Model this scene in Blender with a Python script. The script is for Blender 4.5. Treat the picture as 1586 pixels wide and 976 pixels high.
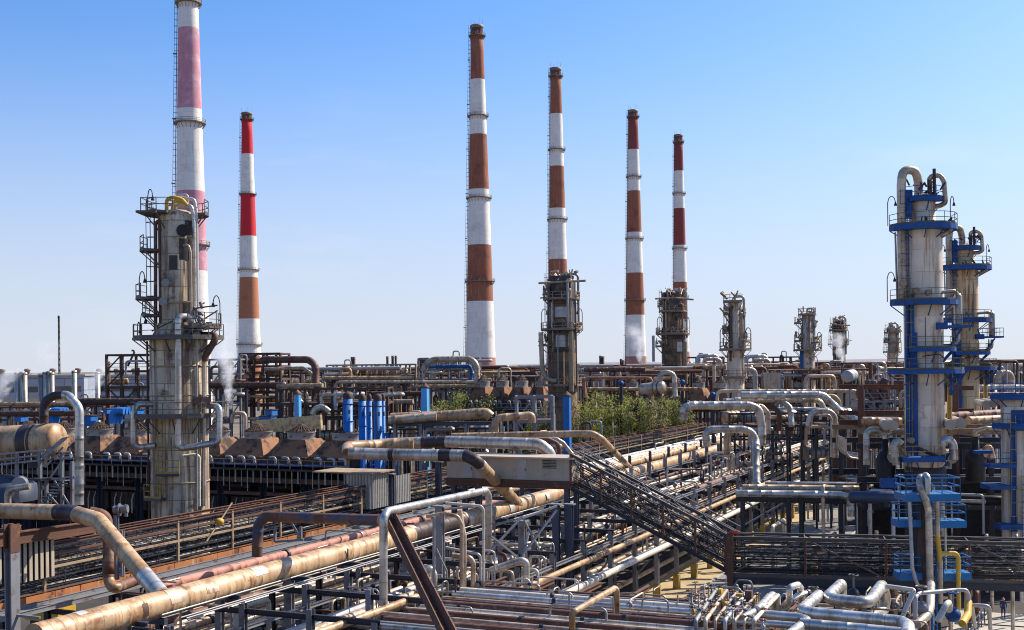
import bpy, math, random
from mathutils import Vector, Matrix

# ------------------------------------------------------------------ scene, camera, light
for o in list(bpy.data.objects):
    bpy.data.objects.remove(o)
scene = bpy.context.scene
COL = scene.collection
FPX, U0, V0, HC = 1850.0, 793.0, 566.0, 23.0      # focal length in photo pixels, principal point, eye height (m)
ROLL = math.radians(0.65)
cam_d = bpy.data.cameras.new('camera')
cam_d.sensor_width = 36.0
cam_d.lens = FPX / 1586.0 * 36.0
cam_d.shift_y = (V0 - 488.0) / 1586.0
cam_d.clip_start = 0.5
cam_d.clip_end = 20000.0
cam = bpy.data.objects.new('camera', cam_d)
COL.objects.link(cam)
cam.matrix_world = Matrix.Translation((0, 0, HC)) @ Matrix.Rotation(math.radians(90), 4, 'X') @ Matrix.Rotation(-ROLL, 4, 'Z')
scene.camera = cam

SUN_EL, SUN_AZ = math.radians(43), math.radians(60)   # azimuth measured from +Y (view direction) towards +X
SKY_ZS, SKY_ZO, SKY_TINT = 0.95, 0.05, (0.90, 0.98, 1.16, 1)
world = bpy.data.worlds.new('World')
scene.world = world
world.use_nodes = True
nt = world.node_tree
nt.nodes.clear()
w_out = nt.nodes.new('ShaderNodeOutputWorld')
w_bg = nt.nodes.new('ShaderNodeBackground')
w_sky = nt.nodes.new('ShaderNodeTexSky')
w_sky.sky_type = 'NISHITA'
w_sky.sun_disc = False
w_sky.sun_elevation = SUN_EL
w_sky.sun_rotation = SUN_AZ
w_sky.altitude = 0.0
w_sky.air_density = 1.0
w_sky.dust_density = 1.0
w_sky.ozone_density = 1.2
w_hs = nt.nodes.new('ShaderNodeHueSaturation')
w_hs.inputs['Saturation'].default_value = 1.22
w_bg.inputs['Strength'].default_value = 0.115
# thin wisps of cloud low in the sky
w_tc = nt.nodes.new('ShaderNodeTexCoord')
w_mp = nt.nodes.new('ShaderNodeMapping')
w_mp.inputs['Scale'].default_value = (2.2, 2.2, 11.0)
w_nz = nt.nodes.new('ShaderNodeTexNoise')
w_nz.inputs['Scale'].default_value = 2.6
w_nz.inputs['Detail'].default_value = 7.0
w_nz.inputs['Roughness'].default_value = 0.6
w_rp = nt.nodes.new('ShaderNodeValToRGB')
w_rp.color_ramp.elements[0].position = 0.56
w_rp.color_ramp.elements[0].color = (0, 0, 0, 1)
w_rp.color_ramp.elements[1].position = 0.80
w_rp.color_ramp.elements[1].color = (0.30, 0.30, 0.30, 1)
w_sx = nt.nodes.new('ShaderNodeSeparateXYZ')
w_mr = nt.nodes.new('ShaderNodeMapRange')
w_mr.inputs['From Min'].default_value = 0.26
w_mr.inputs['From Max'].default_value = 0.03
w_mu = nt.nodes.new('ShaderNodeMath'); w_mu.operation = 'MULTIPLY'
w_mx = nt.nodes.new('ShaderNodeMix'); w_mx.data_type = 'RGBA'
w_mx.inputs[7].default_value = (7.5, 7.6, 8.0, 1)
L = nt.links.new
L(w_tc.outputs['Generated'], w_mp.inputs['Vector'])
L(w_mp.outputs['Vector'], w_nz.inputs['Vector'])
L(w_nz.outputs['Fac'], w_rp.inputs['Fac'])
L(w_tc.outputs['Generated'], w_sx.inputs['Vector'])
L(w_sx.outputs['Z'], w_mr.inputs['Value'])
L(w_rp.outputs['Color'], w_mu.inputs[0])
L(w_mr.outputs['Result'], w_mu.inputs[1])
# the horizon band of the sky model is sampled a little higher up, where it is less yellow; the whole sky is graded cooler
w_ma = nt.nodes.new('ShaderNodeVectorMath'); w_ma.operation = 'MULTIPLY_ADD'
w_ma.inputs[1].default_value = (1, 1, SKY_ZS)
w_ma.inputs[2].default_value = (0, 0, SKY_ZO)
L(w_tc.outputs['Generated'], w_ma.inputs[0])
L(w_ma.outputs['Vector'], w_sky.inputs['Vector'])
w_ti = nt.nodes.new('ShaderNodeMix'); w_ti.data_type = 'RGBA'; w_ti.blend_type = 'MULTIPLY'
w_ti.inputs[0].default_value = 1.0
w_ti.inputs[7].default_value = SKY_TINT
L(w_sky.outputs['Color'], w_ti.inputs[6])
L(w_ti.outputs[2], w_hs.inputs['Color'])
L(w_hs.outputs['Color'], w_mx.inputs[6])
L(w_mu.outputs['Value'], w_mx.inputs[0])
# pale haze low over the horizon
w_hr = nt.nodes.new('ShaderNodeMapRange'); w_hr.interpolation_type = 'SMOOTHSTEP'
w_hr.inputs['From Min'].default_value = 0.30
w_hr.inputs['From Max'].default_value = -0.04
w_hr.inputs['To Max'].default_value = 0.92
w_hm = nt.nodes.new('ShaderNodeMix'); w_hm.data_type = 'RGBA'
w_hm.inputs[7].default_value = (4.15, 4.32, 4.85, 1)
L(w_sx.outputs['Z'], w_hr.inputs['Value'])
L(w_hr.outputs['Result'], w_hm.inputs[0])
L(w_mx.outputs[2], w_hm.inputs[6])
L(w_hm.outputs[2], w_bg.inputs['Color'])
L(w_bg.outputs['Background'], w_out.inputs['Surface'])

sun_d = bpy.data.lights.new('sun', 'SUN')
sun_d.energy = 5.0
sun_d.angle = math.radians(0.5)
sun_d.color = (1.0, 0.91, 0.77)
sun = bpy.data.objects.new('sun', sun_d)
COL.objects.link(sun)
SUNV = Vector((math.sin(SUN_AZ) * math.cos(SUN_EL), math.cos(SUN_AZ) * math.cos(SUN_EL), math.sin(SUN_EL)))
sun.rotation_euler = SUNV.to_track_quat('Z', 'Y').to_euler()
sun.location = (60, 60, 200)

scene.view_settings.view_transform = 'Standard'
scene.view_settings.look = 'None'
scene.view_settings.gamma = 1.0
scene.view_settings.exposure = 0.56
scene.render.engine = 'CYCLES'
scene.cycles.max_bounces = 5
scene.cycles.diffuse_bounces = 3
scene.cycles.glossy_bounces = 3
scene.cycles.transparent_max_bounces = 6
scene.cycles.volume_bounces = 2
scene.cycles.use_denoising = True
scene.cycles.pixel_filter_type = 'BLACKMAN_HARRIS'
scene.cycles.filter_width = 1.05

# ------------------------------------------------------------------ placing: photo measurements at a known depth, and the plant's own grid
CR, SR = math.cos(ROLL), math.sin(ROLL)
def P(u, v, Y):
    du, dv = u - U0, v - V0
    return Vector(((du * CR - dv * SR) * Y / FPX, Y, HC + (-du * SR - dv * CR) * Y / FPX))
def PZ(u, v, Z):                                   # the point seen at (u,v) that lies at height Z
    du, dv = u - U0, v - V0
    Y = (Z - HC) * FPX / (-du * SR - dv * CR)
    return P(u, v, Y)
TH = math.atan((1630 - U0) / FPX)                  # pipe racks run at this angle to the view
SA, CA = math.sin(TH), math.cos(TH)
A3, B3 = Vector((SA, CA, 0)), Vector((CA, -SA, 0))
ROTZ = -TH                                         # local x -> B3, local y -> A3
def G(s, t, z):
    return A3 * s + B3 * t + Vector((0, 0, z))
def ST(p):
    return p.dot(A3), p.dot(B3)
def PT(u, v, t):                                   # the point seen at (u,v) on the vertical plane t = const
    d = P(u, v, 1.0) - Vector((0, 0, HC))
    k = t / d.dot(B3)
    return d * k + Vector((0, 0, HC))
def PS(u, v, s):                                   # the same on the plane s = const
    d = P(u, v, 1.0) - Vector((0, 0, HC))
    k = s / d.dot(A3)
    return d * k + Vector((0, 0, HC))
ORD = ('first second third fourth fifth sixth seventh eighth ninth tenth eleventh twelfth thirteenth fourteenth fifteenth sixteenth '
       'seventeenth eighteenth nineteenth twentieth').split()
UPZ = Vector((0, 0, 1))

# ------------------------------------------------------------------ mesh builder
class MB:
    def __init__(self):
        self.v, self.f, self.m, self.s, self.uv = [], [], [], [], []
    def add(self, verts, faces, mi=0, smooth=False, uvs=None):
        b = len(self.v)
        self.v.extend(verts)
        for i, fc in enumerate(faces):
            self.f.append([b + k for k in fc])
            self.m.append(mi if isinstance(mi, int) else mi[i])
            self.s.append(smooth)
            self.uv.append(uvs[i] if uvs else [(0.0, 0.0)] * len(fc))
        return self
    def box(self, c, sx, sy, sz, ax=None, mi=0):
        c = Vector((c[0], c[1], c[2] if len(c) > 2 else 0.0))
        if ax is None:
            ax = (Vector((1, 0, 0)), Vector((0, 1, 0)), UPZ)
        elif ax == 'g':
            ax = (B3, A3, UPZ)
        X, Y, Z = ax[0] * sx / 2, ax[1] * sy / 2, ax[2] * sz / 2
        vs = [c + X * i + Y * j + Z * k for k in (-1, 1) for j in (-1, 1) for i in (-1, 1)]
        fs = [(0, 2, 3, 1), (4, 5, 7, 6), (0, 1, 5, 4), (2, 6, 7, 3), (0, 4, 6, 2), (1, 3, 7, 5)]
        dims = [(sx, sy), (sx, sy), (sx, sz), (sx, sz), (sy, sz), (sy, sz)]
        uv = []
        for d in dims:
            uv.append([(0, 0), (d[0], 0), (d[0], d[1]), (0, d[1])])
        return self.add(vs, fs, mi, False, uv)
    def frame(self, p0, p1, up):
        d = (p1 - p0)
        if d.length < 1e-6:
            d = Vector((0, 0, 1e-3))
        d.normalize()
        up = Vector(up) if up is not None else UPZ
        if abs(d.dot(up)) > 0.97:
            up = B3 if abs(d.dot(B3)) < 0.9 else A3
        x = d.cross(up).normalized()
        return d, x, x.cross(d).normalized()
    def beam(self, p0, p1, w, h=None, up=None, mi=0):
        h = h or w
        d, x, y = self.frame(p0, p1, up)
        X, Y = x * w / 2, y * h / 2
        vs = [p + X * i + Y * j for p in (p0, p1) for (i, j) in ((-1, -1), (1, -1), (1, 1), (-1, 1))]
        ln = (p1 - p0).length
        fs = [(3, 2, 1, 0), (4, 5, 6, 7), (0, 1, 5, 4), (1, 2, 6, 5), (2, 3, 7, 6), (3, 0, 4, 7)]
        uv = [[(0, 0)] * 4] * 2 + [[(0, 0), (0, w), (ln, w), (ln, 0)]] * 4
        return self.add(vs, fs, mi, False, uv)
    def hbeam(self, p0, p1, w, h, t=None, up=None, mi=0):     # rolled H section, web along 'up'
        t = t or min(w, h) * 0.12
        d, x, y = self.frame(p0, p1, up)
        a, b, c = w / 2, h / 2, t / 2
        pr = [(-a, -b), (a, -b), (a, -b + t), (c, -b + t), (c, b - t), (a, b - t), (a, b), (-a, b), (-a, b - t), (-c, b - t), (-c, -b + t), (-a, -b + t)]
        vs = [p + x * i + y * j for p in (p0, p1) for (i, j) in pr]
        n = 12
        ln = (p1 - p0).length
        fs = [[i, (i + 1) % n, n + (i + 1) % n, n + i] for i in range(n)]
        uv = [[(0, 0), (0, .3), (ln, .3), (ln, 0)]] * n
        fs += [list(range(n))[::-1], list(range(n, 2 * n))]
        uv += [[(0, 0)] * n] * 2
        return self.add(vs, fs, mi, False, uv)
    def tube(self, pts, r, seg=10, mi=0, caps=True, sec=None):
        pts = [Vector(p) for p in pts]
        q = [pts[0]]
        for p in pts[1:]:
            if (p - q[-1]).length > 1e-4:
                q.append(p)
        pts = q
        n = len(pts)
        if n < 2:
            return self
        tl = []
        for i in range(n):
            a = pts[i] - pts[i - 1] if i else pts[1] - pts[0]
            b = pts[i + 1] - pts[i] if i < n - 1 else a
            d = a.normalized() + b.normalized()
            tl.append(d.normalized() if d.length > 1e-6 else a.normalized())
        ref = UPZ if abs(tl[0].z) < 0.9 else Vector((1, 0, 0))
        x = tl[0].cross(ref).normalized()
        rr = r if isinstance(r, (list, tuple)) else [r] * n
        vs, ls, acc = [], [], 0.0
        for i in range(n):
            if i:
                acc += (pts[i] - pts[i - 1]).length
                x = (x - tl[i] * x.dot(tl[i])).normalized()
            y = tl[i].cross(x)
            ls.append(acc)
            for k in range(seg):
                an = 2 * math.pi * k / seg
                vs.append(pts[i] + x * (math.cos(an) * rr[i]) + y * (math.sin(an) * rr[i]))
        fs, uv, ms = [], [], []
        for i in range(n - 1):
            mid = (ls[i] + ls[i + 1]) / 2 / max(acc, 1e-6)
            m = mi
            if sec:
                for (a, b, k) in sec:
                    if a <= mid <= b:
                        m = k
            for k in range(seg):
                k2 = (k + 1) % seg
                fs.append([i * seg + k, i * seg + k2, (i + 1) * seg + k2, (i + 1) * seg + k])
                c0, c1 = k / seg, (k + 1) / seg
                uv.append([(ls[i], c0), (ls[i], c1), (ls[i + 1], c1), (ls[i + 1], c0)])
                ms.append(m)
        self.add(vs, fs, ms, True, uv)
        if caps:
            self.add(vs[:seg], [list(range(seg))[::-1]], ms[0], False)
            self.add(vs[-seg:], [list(range(seg))], ms[-1], False)
        return self
    def lathe(self, c, prof, seg=32, mi=0, smooth=True, a0=0.0, a1=None, mis=None):   # prof: (z, r) upwards
        c = Vector((c[0], c[1], c[2] if len(c) > 2 else 0.0))
        full = a1 is None
        a1 = a0 + 2 * math.pi if full else a1
        ns = seg if full else seg + 1
        vs = []
        for (z, r) in prof:
            for k in range(ns):
                an = a0 + (a1 - a0) * k / seg
                vs.append(c + Vector((math.cos(an) * r, math.sin(an) * r, z)))
        fs, uv, ms = [], [], []
        rm = max(p[1] for p in prof)
        l = 0.0
        for i in range(len(prof) - 1):
            l2 = l + math.hypot(prof[i + 1][0] - prof[i][0], prof[i + 1][1] - prof[i][1])
            for k in range(seg):
                k2 = (k + 1) % ns
                fs.append([i * ns + k, i * ns + k2, (i + 1) * ns + k2, (i + 1) * ns + k])
                u0, u1 = (a1 - a0) * rm * k / seg, (a1 - a0) * rm * (k + 1) / seg
                uv.append([(u0, l), (u1, l), (u1, l2), (u0, l2)])
                ms.append(mis[i] if mis else mi)
            l = l2
        return self.add(vs, fs, ms, smooth, uv)
    def sector(self, c, r0, r1, a0, a1, z, th, seg=16, mi=0):
        c = Vector((c[0], c[1], c[2] if len(c) > 2 else 0.0))
        for k in range(seg):
            b0, b1 = a0 + (a1 - a0) * k / seg, a0 + (a1 - a0) * (k + 1) / seg
            vs = []
            for zz in (z - th, z):
                for (r, b) in ((r0, b0), (r1, b0), (r1, b1), (r0, b1)):
                    vs.append(c + Vector((math.cos(b) * r, math.sin(b) * r, zz)))
            fs = [(3, 2, 1, 0), (4, 5, 6, 7), (1, 2, 6, 5), (3, 0, 4, 7)]
            if k == 0:
                fs.append((0, 1, 5, 4))
            if k == seg - 1:
                fs.append((2, 3, 7, 6))
            self.add(vs, fs, mi, False)
        return self
    def ball(self, c, r, seg=10, mi=0, sq=1.0):
        n = seg // 2
        prof = [(-r * sq * math.cos(math.pi * i / n), max(1e-4, r * math.sin(math.pi * i / n))) for i in range(n + 1)]
        return self.lathe(c, prof, seg, mi)

ORG = {}
def link(name, mb, mats, org):
    me = bpy.data.meshes.new(name)
    me.from_pydata([tuple(v - org) for v in mb.v], [], mb.f)
    if not isinstance(mats, (list, tuple)):
        mats = [mats]
    for m in mats:
        me.materials.append(M[m] if isinstance(m, str) else m)
    me.polygons.foreach_set('material_index', mb.m)
    me.polygons.foreach_set('use_smooth', mb.s)
    uvl = me.uv_layers.new(name='UVMap')
    flat = []
    for f in mb.uv:
        for (a, b) in f:
            flat.append(a); flat.append(b)
    uvl.data.foreach_set('uv', flat)
    me.update()
    o = bpy.data.objects.new(name, me)
    COL.objects.link(o)
    return o
def part(name, mb, mats, parent, label=None):
    o = link(name, mb, mats, ORG[parent.name])
    o.parent = parent
    ORG[o.name] = ORG[parent.name]
    if label:
        o['label'] = label
    return o
def parts(name, mbs, mats, parent):
    for m in mbs: part(name, m, mats, parent)
def tag(o, label, cat, group=None, kind=None):
    if label: o['label'] = label
    if cat: o['category'] = cat
    if group: o['group'] = group
    if kind: o['kind'] = kind
    return o
def solid(name, mb, mats, label, cat, group=None, kind=None):      # a thing that is one mesh (it may take children)
    xs = [v.x for v in mb.v]; ys = [v.y for v in mb.v]; zs = [v.z for v in mb.v]
    org = Vector(((min(xs) + max(xs)) / 2, (min(ys) + max(ys)) / 2, min(zs)))
    o = link(name, mb, mats, org)
    o.location = org
    ORG[o.name] = org
    return tag(o, label, cat, group, kind)
def thing(name, label, cat, loc, group=None):
    o = bpy.data.objects.new(name, None)
    o.empty_display_size = 0.5
    COL.objects.link(o)
    o.location = Vector(loc)
    ORG[o.name] = Vector(loc)
    return tag(o, label, cat, group)
def dup(root, loc, rotz=None, label=None, scale=None):
    r = root.copy(); COL.objects.link(r)
    r.location = Vector(loc)
    if rotz is not None: r.rotation_euler = (0, 0, rotz)
    if scale: r.scale = scale
    if label: r['label'] = label
    for ch in list(root.children):
        c = ch.copy(); COL.objects.link(c); c.parent = r
        for g in list(ch.children):
            d = g.copy(); COL.objects.link(d); d.parent = c
    return r
def fillet(pts, R, n=5):
    pts = [Vector(p) for p in pts]
    out = [pts[0]]
    for i in range(1, len(pts) - 1):
        a, b, c = pts[i - 1], pts[i], pts[i + 1]
        d0, d1 = (a - b), (c - b)
        l0, l1 = d0.length, d1.length
        if l0 < 1e-5 or l1 < 1e-5:
            continue
        d0 /= l0; d1 /= l1
        ang = d0.angle(d1)
        if ang > math.pi - 0.03:
            out.append(b); continue
        t = min(R / max(math.tan(ang / 2), 1e-3), l0 * 0.48, l1 * 0.48)
        p0, p1 = b + d0 * t, b + d1 * t
        for k in range(n + 1):
            s = k / n
            # quadratic bend, close to an arc
            out.append(p0 * (1 - s) ** 2 + b * (2 * s * (1 - s)) + p1 * s ** 2)
    out.append(pts[-1])
    return out
def dens(pts, step):
    out = [pts[0]]
    for a, b in zip(pts, pts[1:]):
        k = max(1, int((b - a).length / step))
        for i in range(1, k + 1):
            out.append(a.lerp(b, i / k))
    return out
def lapped(fp, r, seed):
    """cladding sheets: raised laps at uneven joints, every sheet a hair fatter, thinner or dented"""
    q = random.Random(seed)
    ls = [0.0]
    for a, b in zip(fp, fp[1:]): ls.append(ls[-1] + (b - a).length)
    st = [(l, p, None) for l, p in zip(ls, fp)]
    l = q.uniform(.4, 1.2)
    def at(x):
        for i in range(len(fp) - 1):
            if ls[i + 1] >= x:
                return fp[i].lerp(fp[i + 1], (x - ls[i]) / max(ls[i + 1] - ls[i], 1e-6))
        return fp[-1]
    while l < ls[-1] - .15:
        k = 1 + q.choice((.004, .006, .009, .012)) / r
        w = q.choice((.03, .04, .08))
        for d, kk in ((-w - .015, None), (-w, k), (w, k), (w + .015, None)):
            st.append((l + d, at(l + d), kk))
        l += q.choice((.7, .9, 1.1, 1.4, 1.4, 2.2))
    st.sort(key=lambda e: e[0])
    return [e[1] for e in st], [r * (e[2] or q.uniform(.996, 1.003)) for e in st]
def flange_mb(p, d, r, w=0.12):
    return MB().tube([p - d * w, p + d * w], r * 1.32, 12)
LOOSE = {}
def loose_pipe(pts, r, mat, R=.35, seg=7):          # one of the countless small lines, kept in a single mesh
    LOOSE.setdefault('mb', MB())
    ms = LOOSE.setdefault('mats', [])
    if mat not in ms: ms.append(mat)
    LOOSE['mb'].tube(fillet(pts, R, 3), r, seg, ms.index(mat))
def pipe(label, pts, r, mat='clad_silver', R=None, seg=14, sec=None, flanges=(), group=None, name='pipe', cat='pipe', n=6, fmat=None, bands=0):
    fp = fillet(pts, R if R else r * 3.0, n)
    if sec:
        fp = dens(fp, 0.5)
    rl = r
    if r >= 0.30:
        fp, rl = lapped(fp, r, len(label))
    mb = MB().tube(fp, rl, seg, 0, True, sec)
    o = solid(name, mb, mat, label, cat, group)
    if flanges:
        ls = [0.0]
        for a, b in zip(fp, fp[1:]):
            ls.append(ls[-1] + (b - a).length)
        for q in flanges:
            d = q * ls[-1]
            for i in range(len(fp) - 1):
                if ls[i + 1] >= d:
                    k = (d - ls[i]) / max(ls[i + 1] - ls[i], 1e-6)
                    pp = fp[i].lerp(fp[i + 1], k)
                    part('flange', flange_mb(pp, (fp[i + 1] - fp[i]).normalized(), r), fmat or 'steel_dark', o)
                    break
    return o
# ------------------------------------------------------------------ procedural materials
M = {}
def newmat(name):
    m = bpy.data.materials.new(name)
    m.use_nodes = True
    n = m.node_tree
    n.nodes.clear()
    out = n.nodes.new('ShaderNodeOutputMaterial')
    bs = n.nodes.new('ShaderNodeBsdfPrincipled')
    n.links.new(bs.outputs[0], out.inputs[0])
    M[name] = m
    return n, bs
def mixrgb(n, fac, a, b, blend='MIX'):
    x = n.nodes.new('ShaderNodeMix'); x.data_type = 'RGBA'; x.blend_type = blend
    for val, idx in ((fac, 0), (a, 6), (b, 7)):
        if hasattr(val, 'is_linked') or hasattr(val, 'links'):
            n.links.new(val, x.inputs[idx])
        elif isinstance(val, (int, float)):
            x.inputs[idx].default_value = val
        else:
            x.inputs[idx].default_value = (val[0], val[1], val[2], 1)
    return x.outputs[2]
def math_(n, op, a, b=None, c=None):
    x = n.nodes.new('ShaderNodeMath'); x.operation = op
    for i, val in enumerate((a, b, c)):
        if val is None: continue
        if isinstance(val, (int, float)): x.inputs[i].default_value = val
        else: n.links.new(val, x.inputs[i])
    return x.outputs[0]
def ramp(n, fac, lo, hi):
    x = n.nodes.new('ShaderNodeMapRange'); x.interpolation_type = 'SMOOTHSTEP'
    n.links.new(fac, x.inputs['Value'])
    x.inputs['From Min'].default_value = lo
    x.inputs['From Max'].default_value = hi
    return x.outputs['Result']
def coords(n, scale=(1, 1, 1), kind='Object'):
    tc = n.nodes.new('ShaderNodeTexCoord')
    mp = n.nodes.new('ShaderNodeMapping')
    mp.inputs['Scale'].default_value = scale
    src = tc.outputs[kind]
    if kind == 'Object':
        oi = n.nodes.new('ShaderNodeObjectInfo')
        sc = n.nodes.new('ShaderNodeVectorMath'); sc.operation = 'SCALE'
        cx = n.nodes.new('ShaderNodeCombineXYZ')
        for k in range(3): n.links.new(oi.outputs['Random'], cx.inputs[k])
        n.links.new(cx.outputs[0], sc.inputs[0]); sc.inputs['Scale'].default_value = 57.0
        ad = n.nodes.new('ShaderNodeVectorMath'); ad.operation = 'ADD'
        n.links.new(src, ad.inputs[0]); n.links.new(sc.outputs[0], ad.inputs[1])
        src = ad.outputs[0]
    n.links.new(src, mp.inputs['Vector'])
    return mp.outputs['Vector']
def noise(n, vec, scale, detail=4, rough=0.6):
    x = n.nodes.new('ShaderNodeTexNoise')
    n.links.new(vec, x.inputs['Vector'])
    x.inputs['Scale'].default_value = scale
    x.inputs['Detail'].default_value = detail
    x.inputs['Roughness'].default_value = rough
    return x.outputs['Fac']
def paint(name, col, rough=0.55, metal=0.0, wear=None, wear_amt=(0.52, 0.66), wear_scale=0.9, streak=None, streak_amt=(0.5, 0.75), seam=None, seam_dark=0.45,
          segvar=0.0, panels=None, var=0.25, bump=0.0, objvar=0.0, spec=0.4):
    """weathered surface: tonal mottling, patches of wear, vertical run-off streaks, cladding seams and per-sheet tint"""
    n, bs = newmat(name)
    bs.inputs['Roughness'].default_value = rough
    bs.inputs['Metallic'].default_value = metal
    bs.inputs['Specular IOR Level'].default_value = spec
    vec = coords(n)
    c = mixrgb(n, noise(n, vec, 0.7, 5), tuple(x * (1 - var) for x in col), tuple(min(1, x * (1 + var)) for x in col))
    uv = None
    height = None
    if seam or panels:
        tc = n.nodes.new('ShaderNodeTexCoord')
        uv = tc.outputs['UV']
    if seam:
        sx = n.nodes.new('ShaderNodeSeparateXYZ'); n.links.new(uv, sx.inputs[0])
        q = math_(n, 'DIVIDE', sx.outputs['X'], seam)
        oi = n.nodes.new('ShaderNodeObjectInfo')
        q = math_(n, 'ADD', q, math_(n, 'MULTIPLY', oi.outputs['Random'], 31.7))
        fl = math_(n, 'FLOOR', q)
        fr = math_(n, 'FRACT', q)
        if segvar:
            wn = n.nodes.new('ShaderNodeTexWhiteNoise'); wn.noise_dimensions = '2D'
            cx = n.nodes.new('ShaderNodeCombineXYZ')
            n.links.new(fl, cx.inputs[0]); n.links.new(oi.outputs['Random'], cx.inputs[1])
            n.links.new(cx.outputs[0], wn.inputs['Vector'])
            k = math_(n, 'ADD', math_(n, 'MULTIPLY', wn.outputs['Value'], 2 * segvar), 1 - segvar)
            cc = n.nodes.new('ShaderNodeCombineXYZ')
            for i in range(3): n.links.new(k, cc.inputs[i])
            c = mixrgb(n, 1.0, c, cc.outputs[0], 'MULTIPLY')
        jit = math_(n, 'MULTIPLY', math_(n, 'SUBTRACT', noise(n, vec, 0.9, 2), 0.5), 0.10)
        line = math_(n, 'LESS_THAN', math_(n, 'ABSOLUTE', math_(n, 'ADD', math_(n, 'SUBTRACT', fr, 0.5), jit)), 0.030 / seam)
        line = math_(n, 'MULTIPLY', line, ramp(n, noise(n, vec, 0.8, 3), 0.36, 0.58))
        c = mixrgb(n, math_(n, 'MULTIPLY', line, seam_dark), c, (0.03, 0.02, 0.015))
    if panels:
        soft = name.startswith('ch_')
        bt = n.nodes.new('ShaderNodeTexBrick')
        n.links.new(uv, bt.inputs['Vector'])
        bt.inputs['Scale'].default_value = 1.0
        bt.inputs['Brick Width'].default_value = panels[0]
        bt.inputs['Row Height'].default_value = panels[1]
        bt.inputs['Mortar Size'].default_value = panels[2] if len(panels) > 2 else 0.03
        bt.inputs['Color1'].default_value = (0.93, 0.93, 0.93, 1) if soft else (0.78, 0.78, 0.78, 1)
        bt.inputs['Color2'].default_value = (1.03, 1.02, 1.0, 1) if soft else (1.1, 1.08, 1.05, 1)
        bt.inputs['Mortar'].default_value = (0.84, 0.82, 0.80, 1) if soft else (0.35, 0.32, 0.30, 1)
        c = mixrgb(n, 1.0, c, bt.outputs['Color'], 'MULTIPLY')
    if streak:
        v2 = coords(n, (1.0, 1.0, 0.07))
        s = ramp(n, noise(n, v2, 1.5, 5, 0.65), *streak_amt)
        c = mixrgb(n, s, c, streak)
    if wear:
        w = ramp(n, noise(n, vec, wear_scale, 7, 0.68), *wear_amt)
        c = mixrgb(n, w, c, wear)
    if objvar:
        oi = n.nodes.new('ShaderNodeObjectInfo')
        hs = n.nodes.new('ShaderNodeHueSaturation')
        n.links.new(math_(n, 'ADD', math_(n, 'MULTIPLY', oi.outputs['Random'], 2 * objvar), 1 - objvar), hs.inputs['Value'])
        n.links.new(c, hs.inputs['Color'])
        c = hs.outputs['Color']
    n.links.new(c, bs.inputs['Base Color'])
    rg = math_(n, 'ADD', math_(n, 'MULTIPLY', noise(n, vec, 2.3, 3), 0.3), max(0.05, rough - 0.15))
    n.links.new(rg, bs.inputs['Roughness'])
    if bump:
        b = n.nodes.new('ShaderNodeBump')
        b.inputs['Strength'].default_value = bump
        b.inputs['Distance'].default_value = 0.1
        n.links.new(noise(n, vec, 1.8, 4), b.inputs['Height'])
        n.links.new(b.outputs[0], bs.inputs['Normal'])
    return M[name]

RUST = (0.16, 0.060, 0.028)
paint('clad_tan', (0.49, 0.325, 0.18), 0.45, 0.1, (0.21, 0.085, 0.033), (0.53, 0.67), 0.75, seam=1.35, segvar=0.20, bump=0.25, streak=(0.31, 0.17, 0.075), streak_amt=(0.46, 0.66), objvar=0.08)
paint('clad_silver', (0.50, 0.44, 0.365), 0.40, 0.58, (0.20, 0.125, 0.075), (0.53, 0.72), 0.8, seam=1.1, segvar=0.24, bump=0.14, objvar=0.18, streak=(0.27, 0.185, 0.12), streak_amt=(0.52, 0.72))
paint('clad_bright', (0.56, 0.525, 0.475), 0.36, 0.68, (0.27, 0.20, 0.14), (0.53, 0.72), 0.9, seam=1.0, segvar=0.2, bump=0.14, objvar=0.12, streak=(0.36, 0.30, 0.24), streak_amt=(0.5, 0.7))
paint('clad_warm', (0.52, 0.395, 0.275), 0.45, 0.35, (0.20, 0.10, 0.055), (0.53, 0.70), 0.8, seam=1.2, segvar=0.22, bump=0.2, objvar=0.2, streak=(0.27, 0.16, 0.09), streak_amt=(0.5, 0.72))
paint('clad_dark', (0.045, 0.030, 0.032), 0.5, 0.1, (0.12, 0.06, 0.04), seam=1.0, segvar=0.2)
paint('rust_pipe', (0.135, 0.062, 0.040), 0.65, 0.1, (0.27, 0.19, 0.135), (0.54, 0.70), 1.0, objvar=0.3, streak=(0.07, 0.035, 0.025), streak_amt=(0.52, 0.7))
paint('pink_pipe', (0.46, 0.20, 0.145), 0.65, 0.0, (0.60, 0.50, 0.42), (0.60, 0.68), 1.6, streak=(0.22, 0.08, 0.05), objvar=0.1)
paint('grey_pipe', (0.36, 0.35, 0.34), 0.5, 0.3, (0.20, 0.13, 0.09), (0.55, 0.75), 1.0, objvar=0.3)
paint('white_pipe', (0.64, 0.57, 0.47), 0.45, 0.1, (0.32, 0.22, 0.14), (0.53, 0.72), 0.9, seam=1.5, segvar=0.14, objvar=0.12)
paint('steel', (0.215, 0.215, 0.225), 0.5, 0.15, (0.13, 0.07, 0.045), (0.54, 0.68), 1.1, objvar=0.2)
paint('steel_dark', (0.032, 0.034, 0.045), 0.5, 0.2, (0.12, 0.06, 0.04), (0.55, 0.72), 1.2)
paint('steel_blue', (0.055, 0.066, 0.10), 0.45, 0.2, (0.16, 0.09, 0.06), (0.58, 0.74), 1.1, objvar=0.15)
paint('steel_rust', (0.13, 0.060, 0.038), 0.75, 0.1, (0.27, 0.12, 0.05), (0.52, 0.7), 1.3)
paint('steel_tan', (0.36, 0.26, 0.16), 0.65, 0.1, (0.20, 0.09, 0.045), (0.5, 0.68), 1.3)
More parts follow.
